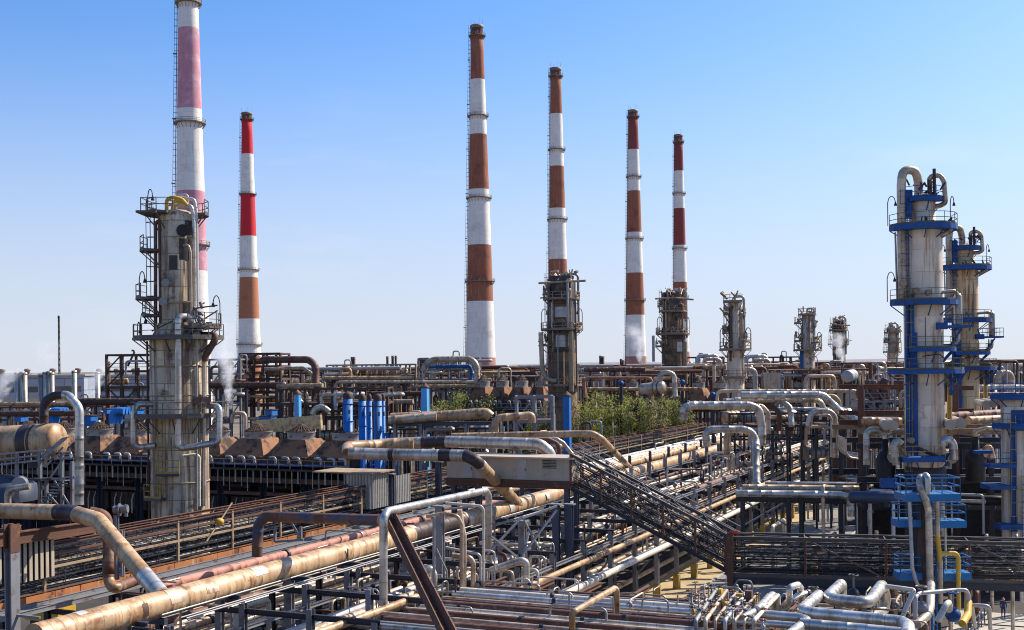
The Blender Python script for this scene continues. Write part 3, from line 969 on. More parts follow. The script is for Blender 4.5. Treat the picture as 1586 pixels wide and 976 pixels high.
riser(lc, [lp_(248, 500, -1.2), lp_(247, 342, -1.2)], 0.12, 'steel_rust')
riser(lc, [lp_(241, 512, -0.8), lp_(241, 345, -0.8), lp_(250, 340, -0.8)], 0.16, 'rust_pipe', 0.4)
riser(lc, [lp_(256, 480, -1.75), lp_(258, 468, -1.9), lp_(272, 468, -2.0), lp_(296, 468, -1.8)], 0.09, 'steel_tan', 0.3)
nz = MB()
nz.tube([lp_(281, 357, -1.0), lp_(283, 357, -2.2)], 0.42, 14)
nz.tube([lp_(283, 357, -2.2), lp_(283, 357, -2.35)], 0.55, 14)
part('nozzle', nz, 'black', lc)
mh = MB()
for (u, v) in ((256, 438), (252, 467), (305, 520), (296, 526)):
    mh.tube([lp_(u, v, -0.8), lp_(u, v, -2.1)], 0.26, 12); mh.tube([lp_(u, v, -2.1), lp_(u, v, -2.22)], 0.36, 12)
part('manhole', mh, 'steel', lc)
mh = MB()
for (u, v) in ((319, 621), (308, 621)):
    mh.tube([lp_(u, v, -0.8), lp_(u, v, -2.6)], 0.40, 12)
part('manhole', mh, 'rust_pipe', lc)
# jib hoist on the head
jb = MB()
jb.tube(fillet([lp_(258, 331, -1), lp_(258, 309, -1), lp_(268, 305, -1), lp_(282, 309, -1), lp_(290, 318, -1)], 0.6, 4), 0.17, 8)
jb.tube(fillet([lp_(266, 331, -1), lp_(268, 313, -1), lp_(276, 309, -1), lp_(289, 315, -1)], 0.6, 4), 0.14, 8)
jb.beam(lp_(258, 309, -1), lp_(290, 318, -1), 0.14)
jb.beam(lp_(256, 318, -1), lp_(292, 320, -1), 0.12)
part('hoist', jb, 'yellow', lc)
part('frame', MB().tube(fillet([lp_(273, 331, 0.2), lp_(272, 303, 0.2), lp_(291, 301, 0.2), lp_(291, 320, 0.2)], 0.3, 3), 0.10, 8), 'grey_pipe', lc)
# inclined stay and small clutter of valves around the main balcony
vb = MB()
random.seed(12)
for k in range(34):
    u, v = random.uniform(296, 322), random.uniform(472, 522)
    p = lp_(u, v, random.uniform(-2.6, -1.2))
    q = p + Vector((random.uniform(-.7, .7), random.uniform(-.3, .3), random.uniform(-.9, .9)))
    vb.tube([p, q], random.choice((0.06, 0.09, 0.14)), 7)
part('valve_cluster', vb, 'steel', lc)
vb = MB()
for (a, b) in (((235, 513), (268, 497)), ((300, 478), (337, 473)), ((318, 493), (337, 481))):
    vb.beam(lp_(*a, -2.6), lp_(*b, -2.2), 0.12)
part('stay', vb, 'steel_rust', lc)

# ------------------------------------------------------------------ the two cream columns with blue steelwork at right
def blue_column(label, Y0, u_ax, v_map, r, full=True, mat='tower_cream', seed=5, hood=1.0):
    k = Y0 / FPX
    c0 = P(u_ax, 560, Y0); C = (c0.x, c0.y)
    S = 125.0 / Y0                      # measurements below were taken on the nearer column
    def z(v): return v_map(v)
    def q(du, v, dy): return Vector((C[0] + du * 0.0676, Y0 + dy, z(v)))
    t = thing('distillation_column', label, 'column', (C[0], C[1], 0))
    part('shell', MB().lathe((C[0], C[1], 0), [(0, r * 1.0), (z(360), r), (z(349), r), (z(345), r * 0.68), (z(312), r * 0.68), (z(303), r * 0.5), (z(299), 0.05)], 44), mat, t)
    part('skirt', MB().lathe((C[0], C[1], 0), [(0, r + 0.12), (z(728), r + 0.12), (z(722), r + 0.01)], 44), 'tower_soot', t)
    b = 'blue'
    platform(t, C, r * 0.6, 2.2, 200, 340, z(308), b, b, th=0.4)
    platform(t, C, r * 0.66, 3.5, 180, 372, z(350), b, 'railing_olive', th=0.55)
    platform(t, C, r, 3.5, 180, 350, z(466), b, 'railing_olive', th=0.5)
    platform(t, C, r, 3.2, 225, 372, z(539), b, 'railing_olive', th=0.4)
    platform(t, C, r, 4.0, 186, 365, z(572), b, 'railing_olive', th=0.45)
    platform(t, C, r, 3.2, 235, 300, z(705), b, b, th=0.3)
    ladder(t, C, r + 0.25, 205, z(350), z(309), b, True, b)
    ladder(t, C, r + 0.3, 208, z(465), z(352), b, True, b)
    ladder(t, C, r + 0.3, 216, z(571), z(468), b, True, 'yellow_dark')
    ladder(t, C, r + 0.3, 210, z(760), z(574), b, True, 'yellow_dark')
    for (du, v, h, dx) in ((-60, 352, 2.9, 0.75), (-62, 468, 2.9, 0.7), (36, 350, 2.7, 0.3), (7, 468, 2.0, -0.15), (40, 540, 1.6, -0.2)):
        gooseneck(t, q(du, v, -1.4), h, dx, 'ring_steel', r=0.05)
    # overhead vapour lines: one big hairpin on the left, a smaller one on the right
    riser(t, [q(-35, 470, -0.6), q(-35, 288, -0.6), q(-32, 264, -0.5), q(-10, 264, -0.2), q(-5, 284, 0), q(-5, 304, 0)], 0.46, 'clad_warm', 1.35, 14)
    riser(t, [q(8, 280, -0.6), q(12, 274, -0.7), q(24, 274, -0.9), q(29, 284, -1.0), q(30, 317, -1.2), q(22, 321, -0.9), q(12, 321, -0.4)], 0.26, 'clad_warm', 0.5, 12)
    riser(t, [q(9, 308, -0.5), q(8, 279, -0.6)], 0.2, 'rust_pipe', 0.5, 10)
    riser(t, [q(10, 366, -0.6), q(24, 366, -1.6), q(34, 360, -1.8), q(36, 345, -1.8)], 0.24, 'clad_warm', 0.6)
    riser(t, [q(-42, 470, -0.4), q(-44, 360, -0.4)], 0.10, 'grey_pipe')
    riser(t, [q(-30, 700, -1.0), q(-30, 470, -1.0)], 0.26, b)
    riser(t, [q(-22, 705, -1.6), q(-22, 580, -1.7)], 0.22, b)
    riser(t, [q(35, 672, -0.6), q(35, 592, -0.8), q(28, 583, -0.6)], 0.25, 'yellow_dark', 0.5)
    riser(t, [q(8, 310, -1.0), q(8, 283, -1.2)], 0.14, 'steel_rust')
    riser(t, [q(14, 310, -1.0), q(14, 264, -1.0)], 0.17, 'brown_dark')
    vb = MB()
    rr = random.Random(seed)
    for i in range(16):
        u_, v_ = rr.uniform(-20, 28), rr.uniform(282, 306)
        p = q(u_, v_, rr.uniform(-1.5, 0.4))
        vb.tube([p, p + Vector((rr.uniform(-.5, .5), rr.uniform(-.2, .2), rr.uniform(-.8, .8)))], rr.choice((0.07, 0.1, 0.16)), 7)
    for i in range(10):
        p = q(rr.uniform(-24, 30), rr.uniform(346, 352), -1.9 - rr.random())
        vb.tube([p, p + Vector((rr.uniform(-.6, .6), 0, rr.uniform(0, .9)))], rr.choice((0.07, 0.1)), 7)
    part('valve_cluster', vb, 'brown_dark', t)
    # reboiler hung on the right-hand side
    rbm = MB().lathe(q(49, 508, -0.8) * 1.0, [(0, 0.05), (0.15, 0.35), (0.4, 0.43), (3.2, 0.43), (3.5, 0.3), (3.6, 0.05)], 16)
    rbm.tube(fillet([q(10, 455, -1.2), q(42, 452, -1.2), q(49, 458, -0.9), q(49, 470, -0.8)], 0.6), 0.2, 10)
    rbm.tube(fillet([q(49, 512, -0.8), q(49, 530, -0.8), q(36, 536, -0.8), q(10, 536, -1)], 0.6), 0.2, 10)
    part('reboiler', rbm, 'clad_silver', t)
    rect_platform(t, C[0] + 2.0, C[0] + 4.5, Y0 - 2.0, Y0 + 0.6, z(505), b, b)
    st = MB()
    for (a, e_) in (((52, 510), (30, 545)), ((60, 572), (36, 612)), ((50, 572), (32, 600)), ((10, 470), (24, 505)), ((40, 540), (26, 560))):
        st.beam(q(*a, -1.3), q(*e_, -0.9), 0.2)
    st.beam(q(36, 612, -0.9), q(36, 575, -0.9), 0.3)
    st.box(q(18, 506, -1.9), 1.1, 0.5, 0.7)
    st.box(q(-25, 318, -0.9), 0.7, 0.3, 3.0)
    st.box(q(-24, 545, -1.65), 0.6, 0.3, 4.0)
    st.box(q(-25, 500, -1.6), 0.3, 0.25, 6.0)
    part('stay', st, b, t)
    mhb = MB()
    for (du, v) in ((-3, 455), (-22, 452), (-40, 440), (-30, 680)):
        mhb.tube([q(du, v, -1.4 if abs(du) > 25 else -r + 0.2), q(du, v, -2.1 if abs(du) > 25 else -r - 0.45)], 0.32, 14)
    part('manhole', mhb, 'steel_tan', t)
    # small bore lines down the front
    sb = MB()
    sb.tube(fillet([q(-8, 560, -r - .15), q(-8, 492, -r - .15)], 0.2), 0.04, 6)
    sb.tube(fillet([q(-14, 552, -r - .25), q(12, 549, -r - .25), q(22, 556, -r)], 0.2), 0.06, 6)
    sb.tube(fillet([q(-25, 690, -r), q(10, 706, -r - .5), q(34, 700, -r)], 0.3), 0.18, 8)
    part('small_bore_line', sb, 'steel_rust', t)
    return t, C, z, q
Yr = 125.0
blue_column('cream column with blue platforms, nearest and tallest of the pair at right', Yr, 1431, lambda v: P(1431, v, Yr).z, 1.98)
Ys = 165.0
def zs_(v):                                   # the farther twin: same fittings between v=353 (top) and its own foot
    return P(1497, 357 + (v - 270) * 0.70, Ys).z
blue_column('rust-streaked ochre column with blue platforms, standing behind the taller cream one', Ys, 1496, zs_, 1.72, mat='tower_ochre', seed=9)

# squat blue-trimmed column at the right edge
Y3 = 118.0
c3 = P(1577, 650, Y3); C3 = (c3.x, c3.y)
def z3(v): return P(1577, v, Y3).z
t3 = thing('distillation_column', 'squat grey column wrapped in blue platforms and ladders at the right edge', 'column', (C3[0], C3[1], 0))
part('shell', MB().lathe((C3[0], C3[1], 0), [(0, 1.62), (z3(622), 1.62), (z3(614), 1.2), (z3(610), 0.05)], 36), 'tower_cream', t3)
platform(t3, C3, 1.0, 2.6, 0, 360, z3(612), 'blue', 'blue', th=0.4)
platform(t3, C3, 1.6, 2.5, 170, 380, z3(657), 'blue', 'blue', th=0.4)
ladder(t3, C3, 1.9, 232, z3(830), z3(658), 'blue', True, 'yellow_dark')
ladder(t3, C3, 1.9, 262, z3(830), z3(740), 'blue', True, 'yellow_dark')
bb = MB()
bb.box((C3[0] - 1.1, C3[1] - 1.45, (z3(658) + z3(820)) / 2), 0.5, 0.25, z3(658) - z3(820))
bb.box((C3[0] - 0.6, C3[1] - 1.6, z3(650)), 1.4, 0.3, 2.0)
for v in (719, 752):
    bb.box((C3[0] - 2.4, C3[1] - 1.2, z3(v)), 2.6, 1.8, 0.35)
bb.box((C3[0] - 1.6, C3[1] - 1.3, z3(812)), 2.2, 1.6, 0.5)
part('blue_panel', bb, 'blue', t3)
s_ = straight_rail(Vector((C3[0] - 3.7, C3[1] - 2.1, z3(716))), Vector((C3[0] - 1.1, C3[1] - 2.1, z3(716))))
part('railing', s_, 'blue', t3)
riser(t3, [Vector((C3[0] + 0.6, C3[1] - 1.9, 1)), Vector((C3[0] + 0.6, C3[1] - 1.9, z3(660)))], 0.18, 'clad_silver')

# ------------------------------------------------------------------ farther columns
def far_column(label, Y, u, v_top, v_step, w_top, w_bot, plats, mat='tower_far', pm='ring_steel', fm='steel_tan', soot=None, extras=(), ragged=False, seed=1, pipes=True, group=None, patches=()):
    k = Y / FPX
    c = P(u, 560, Y); C = (c.x, c.y)
    def z(v): return P(u, v, Y).z
    ra, rb_ = w_top * k / 2, w_bot * k / 2
    t = thing('distillation_column', label, 'column', (C[0], C[1], 0), group)
    if isinstance(mat, str): mat = [mat, 'tower_soot']
    prof = [(0, rb_), (z(v_step + 8), rb_), (z(v_step), ra), (z(v_top + 3), ra), (z(v_top), ra * 0.5), (z(v_top - 1), 0.05)]
    part('shell', MB().lathe((C[0], C[1], 0), prof, 36), mat, t)
    rr = random.Random(seed)
    if soot:
        sb = MB()
        for (v0, v1) in soot:
            r = (ra if v1 < v_step else rb_) + 0.03
            sb.lathe((C[0], C[1], 0), [(z(v1), r), (z(v0), r)], 36)
        part('sooty_band', sb, 'tower_soot', t)
    for (a0, a1, v0, v1) in patches:
        r = (ra if v1 < v_step else rb_) + 0.05
        part('bright_sheet', MB().lathe((C[0], C[1], 0), [(z(v1), r), (z(v0), r)], 8, a0=R_(a0), a1=R_(a1)), 'patch_white', t)
    for (v, w, a0, a1) in plats:
        r0 = ra if v < v_step else rb_
        platform(t, C, r0, w * k, a0, a1, z(v), pm, fm, th=0.25, rail=0.085)
    ladder(t, C, ra + 0.4, 200, z(v_step + 6), z(v_top), pm, True, pm)
    if pipes:
        for i in range(5):
            du = rr.choice((-1, 1)) * rr.uniform(0.6, 1.15)
            x = C[0] + du * ra; y = Y - ra * math.sqrt(max(0, 1.25 - du * du)) - 0.1
            v0 = rr.uniform(v_top - 4, v_top + 30); v1 = rr.uniform(v_step, v_step + 70)
            pr = rr.uniform(0.12, 0.30)
            riser(t, [Vector((x * 0.5 + C[0] * 0.5, y, z(v0))), Vector((x, y, z(v0))), Vector((x, y, z(v1)))], pr, rr.choice(('clad_warm', 'rust_pipe', 'grey_pipe')), 0.6, 8)
        # overhead line
        sx = rr.choice((-1, 1))
        riser(t, [Vector((C[0], Y, z(v_top))), Vector((C[0], Y, z(v_top - 7))), Vector((C[0] + ra * 1.35, Y - 0.4, z(v_top - 7))), Vector((C[0] + ra * 1.35, Y - 0.4, z(v_step + 4)))], 0.22, 'grey_pipe', 0.8, 8)
    vb = MB()
    for (v, w, a0, a1) in plats:
        for i in range(9):
            a = R_(rr.uniform(a0, a1))
            p = pol(C, w * k * rr.uniform(0.6, 0.95), a, z(v) + rr.uniform(0, 0.8))
            vb.tube([p, p + Vector((rr.uniform(-.8, .8), rr.uniform(-.5, .5), rr.uniform(-.2, 1.2)))], rr.choice((0.1, 0.14, 0.22)), 6)
    part('valve_cluster', vb, fm, t)
    for (v, w, a0, a1) in plats[1:]:
        if a1 - a0 > 150:
            for sgn in (-1, 1):
                gooseneck(t, Vector((C[0] + sgn * w * k * 0.95, Y - 0.4, z(v))), 3.4, -sgn * 0.9, pm, r=0.08)
    if ragged:
        rg = MB()
        for i in range(30):
            a = rr.uniform(0, 6.28); rad = ra * rr.uniform(0.4, 1.35)
            p = pol(C, rad, a, z(v_top) + rr.uniform(-1.8, 1.4))
            q = pol(C, rad * rr.uniform(0.8, 1.3), a + rr.uniform(-.7, .7), z(v_top) + rr.uniform(-1.0, 1.6))
            rg.tube([p, q], rr.choice((0.1, 0.15, 0.26)), 7)
        for sgn in (-1, 1):
            rg.tube([Vector((C[0], Y - ra, z(v_top + 6))), Vector((C[0] + sgn * ra * 1.9, Y - ra - 0.5, z(v_top + rr.uniform(3, 10))))], 0.2, 7)
        part('piping_tangle', rg, 'clad_warm', t)
    return t, C, z
t, C, z = far_column('larger sooty brown column with a ragged head, before the middle striped chimney', 210, 871, 432, 512, 38, 45,
        [(463, 29, 160, 400), (455, 30, 165, 225), (510, 33, 150, 390), (534, 37, 165, 225), (596, 30, 180, 360)], 'tower_dark',
        soot=((428, 466), (500, 516), (540, 546)), ragged=True, seed=4, patches=((-125, -65, 476, 492), (-118, -80, 520, 538), (-70, -45, 518, 536)))
riser(t, [Vector((C[0] - 3.8, 207.5, z(515))), Vector((C[0] - 3.6, 207.5, z(575))), Vector((C[0] - 2.6, 207, z(588))), Vector((C[0] - 1.2, 207, z(590)))], 0.42, 'clad_warm', 1.5, 12)
riser(t, [Vector((C[0] + 1.4, 206.6, z(515))), Vector((C[0] + 1.4, 206.6, z(606)))], 0.42, 'steel_tan', 1.5, 12)
riser(t, [Vector((C[0] + 0.9, 206.8, z(440))), Vector((C[0] + 0.9, 206.8, z(512)))], 0.22, 'grey_pipe', 1.5, 10)
for dx, v0, v1, m in ((-1.9, 470, 508, 'grey_pipe'), (-.9, 518, 598, 'grey_pipe'), (.1, 545, 600, 'clad_warm'), (2.3, 470, 600, 'rust_pipe'), (-2.4, 440, 510, 'rust_pipe'), (1.7, 468, 508, 'grey_pipe'), (-2.0, 540, 602, 'rust_pipe')):
    riser(t, [Vector((C[0] + dx, 206.9, z(v1))), Vector((C[0] + dx, 206.9, z(v0)))], .13, m, .5, 8)
t, C, z = far_column('smaller sooty brown column with a ragged head, before the thinnest chimney', 255, 1043, 456, 520, 31, 36,
        [(482, 22, 160, 400), (474, 24, 165, 225), (517, 26, 150, 390), (516, 27, 165, 210), (536, 28, 165, 220)], 'tower_dark',
        soot=((453, 484), (512, 526), (543, 548)), ragged=True, seed=8, patches=((-80, -45, 530, 545),))
riser(t, [Vector((C[0] - 4.6, 252, z(520))), Vector((C[0] - 4.6, 252, z(560)))], 0.3, 'grey_pipe', 1.5, 10)
riser(t, [Vector((C[0] + 1.9, 250.6, z(530))), Vector((C[0] + 1.9, 250.6, z(594)))], 0.42, 'steel_tan', 1.5, 10)
far_column('slim grey-brown column with open platforms, left of the blue-stained one', 200, 1139, 466, 540, 20, 26,
        [(467, 18, 170, 300), (486, 18, 165, 220), (488, 17, -40, 40), (515, 20, 160, 215), (528, 24, -60, 40), (541, 25, 150, 400), (584, 19, 0, 360)], seed=21)
t, C, z = far_column('slim brown column with a blue stripe of paint down its left side', 245, 1251, 485, 540, 15, 22,
        [(487, 14, 160, 380), (500, 20, 165, 220), (505, 14, -40, 40), (528, 20, 160, 215), (530, 22, -60, 40), (542, 22, 150, 400), (579, 15, 0, 360)], seed=22)
part('blue_stripe', MB().box((C[0] - 1.55, 245 - 1.0, (z(540) + z(588)) / 2), 0.5, 0.5, z(540) - z(588)), 'blue', t)
far_column('small dark column on the skyline with white steam at its waist', 300, 1299, 498, 545, 16, 17,
        [(511, 14, 170, 380), (533, 16, 170, 380)], 'tower_dark', soot=((498, 513), (534, 552)), seed=23, ragged=True)
far_column('small grey column half hidden behind the tall cream column', 330, 1382, 508, 540, 13, 15,
        [(515, 12, 170, 380), (530, 13, 170, 380), (545, 14, 170, 380)], seed=24, ragged=True)
# ------------------------------------------------------------------ the main pipe rack
random.seed(77)
MR = thing('pipe_rack', 'long grey steel pipe rack with yellow post feet, running diagonally through the picture', 'pipe rack', G(60, -40, 0))
S0, S1 = 52.0, 232.0
bents = [S0 + i * 6.6 for i in range(28)]
TL, TM, TR = -44.4, -39.6, -35.2
npost = 0
for i, s in enumerate(bents):
    for t in (TL, TM, TR):
        top = 8.9 if t != TR else 8.5
        if s > 118 and t == TL: top = 11.2
        if s > 118 and t == TR: top = 9.6
        mb = MB().hbeam(G(s, t, 0.0), G(s, t, top), 0.40, 0.38, 0.05, up=A3)
        o = part('post', mb, 'steel', MR)
        if t == TR and s > 78:
            part('post_foot', MB().box(G(s, t, 0.75), 0.62, 0.62, 1.5, 'g'), 'yellow_dark', o)
    for z in (8.45, 6.3, 4.2):
        part('cross_beam', MB().hbeam(G(s, TL - (2.6 if z > 8 else 0.2), z), G(s, TR + 0.3, z), 0.24, 0.34, 0.04), 'steel_dark', MR)
    if i % 3 == 1:
        br = MB()
        br.beam(G(s, TM, 1.0), G(s, TR, 6.1), 0.16); br.beam(G(s, TL, 6.1), G(s, TM, 1.0), 0.16)
        part('brace', br, 'steel', MR)
for t, zz in ((TL, 7.4), (TM, 7.4), (TR, 7.5), (TL, 5.2), (TR, 5.2), (TL, 9.9), (TR, 9.2)):
    a = 118 if zz > 9 else S0
    part('long_beam', MB().hbeam(G(a, t + 0.02, zz), G(S1 - 2, t + 0.02, zz), 0.18, 0.26, 0.035), 'steel', MR)
br = MB()
for i in range(9, 26):
    if i % 2: br.beam(G(bents[i], TR - .26, 7.4), G(bents[i + 1], TR - .26, 5.3), 0.12)
    if i % 4 == 0: br.beam(G(bents[i], TR - .28, 5.2), G(bents[i] + 6.4, TR - .28, 0.5), 0.12)
part('long_brace', br, 'steel', MR)

# the big tan main carried on the left edge of the rack
pt = [G(44, -46.0, 9.75), G(150, -46.6, 9.75), G(231, -47.4, 9.9)]
big = pipe('fat tan insulated main with rusty joints, running diagonally along the left edge of the rack', [G(44, -46.0, 9.75), G(94, -46.2, 9.75), G(231, -47.2, 9.8)], 0.76,
     ['clad_tan', 'clad_dark', 'clad_silver'], 1, 24, sec=((0.203, 0.252, 1), (0.255, 0.258, 2)))
for i in range(28):
    s = 46.5 + i * 6.6
    part('saddle', MB().box(G(s, -46.2, 8.80), 1.3, 0.3, 0.35, 'g'), 'steel_blue', big)

def patch_mb(p, d, r, a0, a1, ln, n=8):
    """a curved sheet riveted onto a pipe"""
    x = d.cross(UPZ).normalized(); y = x.cross(d).normalized()
    vs = []
    for l in (-ln / 2, ln / 2):
        for k in range(n + 1):
            a = a0 + (a1 - a0) * k / n
            vs.append(p + d * l + (x * math.cos(a) + y * math.sin(a)) * r)
    return MB().add(vs, [(k, k + 1, n + 2 + k, n + 1 + k) for k in range(n)], 0, True, [[(0, 0), (0, 1), (ln, 1), (ln, 0)]] * n)
rr = random.Random(61)
for k in range(20):
    s = 47 + k * 3.6 + rr.uniform(-1, 1)
    q_ = min(1.0, (s - 44) / 50.0)
    a0 = rr.uniform(-.4, 2.2)
    part('patch', patch_mb(G(s, -46.0 - .2 * q_, 9.75), A3, 0.775, a0, a0 + rr.uniform(.5, 1.8), rr.uniform(.35, 1.3)), rr.choice(('clad_tan', 'clad_warm', 'patch_white', 'rust_pipe', 'clad_tan', 'clad_warm')), big)
# pipes lying on the three levels
levels = [(8.62, 'top'), (6.47, 'middle'), (4.37, 'lowest')]
MATS = ['clad_silver', 'clad_warm', 'grey_pipe', 'white_pipe', 'clad_warm', 'rust_pipe', 'white_pipe', 'clad_tan']
MW = {'clad_silver': 'silver clad', 'clad_warm': 'weathered tin-clad', 'grey_pipe': 'grey bare', 'white_pipe': 'pale clad', 'rust_pipe': 'rusty brown', 'clad_tan': 'tan clad', 'clad_bright': 'bright silver', 'pink_pipe': 'pink'}
def lay(name_of_rack, z0, lname, t0, t1, s0, s1, rr, edge, dens_=0.9, rmin=0.07, rmax=0.30, group=None, var=8.0):
    t, n = t1 - 0.3, 0
    out = []
    while t > t0:
        r = rr.choice((rmin, rmin * 1.3, (rmin + rmax) / 2.6, (rmin + rmax) / 2, rmax))
        t -= r + 0.07
        if rr.random() < dens_:
            m = rr.choice(MATS)
            a, b = s0 + rr.uniform(0, var), s1 - rr.uniform(0, var)
            pts = []
            s = a
            if r < 0.22 and rr.random() < 0.55 and b - a > 60:      # an expansion loop standing up from the rack
                q = rr.uniform(a + 25, b - 25); h = rr.uniform(0.8, 1.5)
                pts = [G(a, t, z0 + r), G(q, t, z0 + r), G(q, t, z0 + r + h), G(q + 2.6, t, z0 + r + h), G(q + 2.6, t, z0 + r), G(b, t, z0 + r)]
            else:
                pts = [G(a, t, z0 + r), G(b, t, z0 + r)]
            o = pipe('%s %s pipe, %s from %s, %s level of %s' % ('fat' if r > 0.22 else 'medium' if r > 0.13 else 'thin', MW[m], ORD[n], edge, lname, name_of_rack),
                 pts, r, m, None, 12, group=group or ('pipes lying on the ' + name_of_rack), flanges=(rr.uniform(.1, .4), rr.uniform(.45, .8)) if rr.random() < .5 else ())
            out.append(o); n += 1
        t -= r + rr.uniform(0.06, 0.35)
    return out
rr = random.Random(5)
lay('long main rack', 8.62, 'top', -44.1, -35.5, 112, 229, rr, 'road side', 0.38, 0.09, 0.36, var=22)
rr = random.Random(6)
lay('long main rack', 6.47, 'middle', -44.0, -35.5, 54, 229, rr, 'road side', 0.72, 0.08, 0.34, var=18)
rr = random.Random(8)
lay('long main rack', 4.37, 'lowest', -44.0, -35.5, 56, 229, rr, 'road side', 0.9, 0.08, 0.36)
pipe('straight cream pipe on brackets outside the right-hand posts of the long rack, upper one', [G(64, -34.75, 7.0), G(206, -34.75, 7.0)], 0.22, 'clad_tan', None, 14)
pipe('straight cream pipe on brackets outside the right-hand posts of the long rack, lower one', [G(74, -34.72, 5.15), G(180, -34.72, 5.15)], 0.27, 'white_pipe', None, 14)
pipe('pale pipe crossing low in front of the rack posts towards the sand strip', [G(70, -36.4, 2.6), G(128, -36.4, 2.6), G(128, -36.4, 0.1)], 0.2, 'clad_tan', 0.5, 12)
# upper mains left of the big pipe, beyond the shelter
for i, (t, z, r, m, s0) in enumerate(((-49.6, 10.2, 0.50, 'clad_tan', 120), (-51.3, 10.1, 0.34, 'clad_warm', 112), (-52.6, 10.1, 0.42, 'white_pipe', 118), (-54.0, 10.2, 0.30, 'clad_silver', 108))):
    pipe('%s straight main, %s to the left of the fat tan main beyond the shelter' % (MW[m], ORD[i]), [G(s0, t, z), G(228, t - .3, z)], r, m, None, 14, group='straight mains beside the tan main')
# frames that carry them
cf = thing('pipe_support', 'row of short steel trestles under the straight mains left of the fat tan main', 'pipe support', G(120, -52, 0))
for i in range(14):
    s = 110 + i * 8.4
    part('post', MB().hbeam(G(s, -55, 0), G(s, -55, 9.6), 0.3, 0.3, 0.05, up=A3), 'steel_blue', cf)
    part('post', MB().hbeam(G(s, -48.8, 0), G(s, -48.8, 11.4), 0.32, 0.32, 0.05, up=A3), 'steel_blue', cf)
    part('cross_beam', MB().hbeam(G(s, -55.2, 9.5), G(s, -48.6, 9.5), 0.25, 0.35, 0.05), 'steel_blue', cf)

# ------------------------------------------------------------------ left-hand pipes between the cable bridge and the tan main
lp = thing('pipe_rack', 'low dark steel rack between the cable bridge and the fat tan main', 'pipe rack', G(60, -52, 0))
for i in range(12):
    s = 50 + i * 5.6
    for t in (-57.0, -48.2): part('post', MB().hbeam(G(s, t, 0), G(s, t, 8.2), 0.32, 0.32, 0.05, up=A3), 'steel_dark', lp)
    for z in (8.1, 5.6): part('cross_beam', MB().hbeam(G(s, -57.2, z), G(s, -47.8, z), 0.22, 0.3, 0.04), 'steel_dark', lp)
part('walkway', MB().box(G(80, -56.6, 8.5), 0.9, 66, 0.08, 'g'), 'steel', lp)
for t in (-57.15, -55.6):
    part('channel', MB().hbeam(G(47, t, 8.62), G(113, t, 8.62), 0.12, 0.30, 0.03), 'steel', lp)
pk = PT(225, 891, -53.4)
pipe('weathered pink pipe with flaking paint, below the cable bridge at left', [G(61, -53.4, 8.75), G(116, -53.6, 8.75)], 0.33, 'pink_pipe', None, 16, flanges=(0.27, 0.66))
rr = random.Random(31)
lay('low dark rack at left', 8.26, 'top', -52.6, -47.6, 48, 112, rr, 'tan main', 0.6, 0.08, 0.2)
rr = random.Random(32)
lay('low dark rack at left', 5.76, 'lower', -56.6, -48.4, 48, 112, rr, 'tan main', 0.9, 0.1, 0.32)
# orange cable boards lying along the foot of the bridge
ob = MB()
s = 50.0
while s < 92:
    ln = rr.uniform(2.0, 2.6)
    ob.box(G(s + ln / 2, -57.75, 8.75), 0.06, ln - 0.06, 0.55, 'g'); s += ln
solid('cover_board', ob, 'orange_rust', 'band of rusty orange cover boards along the foot of the cable bridge', 'cover boards')

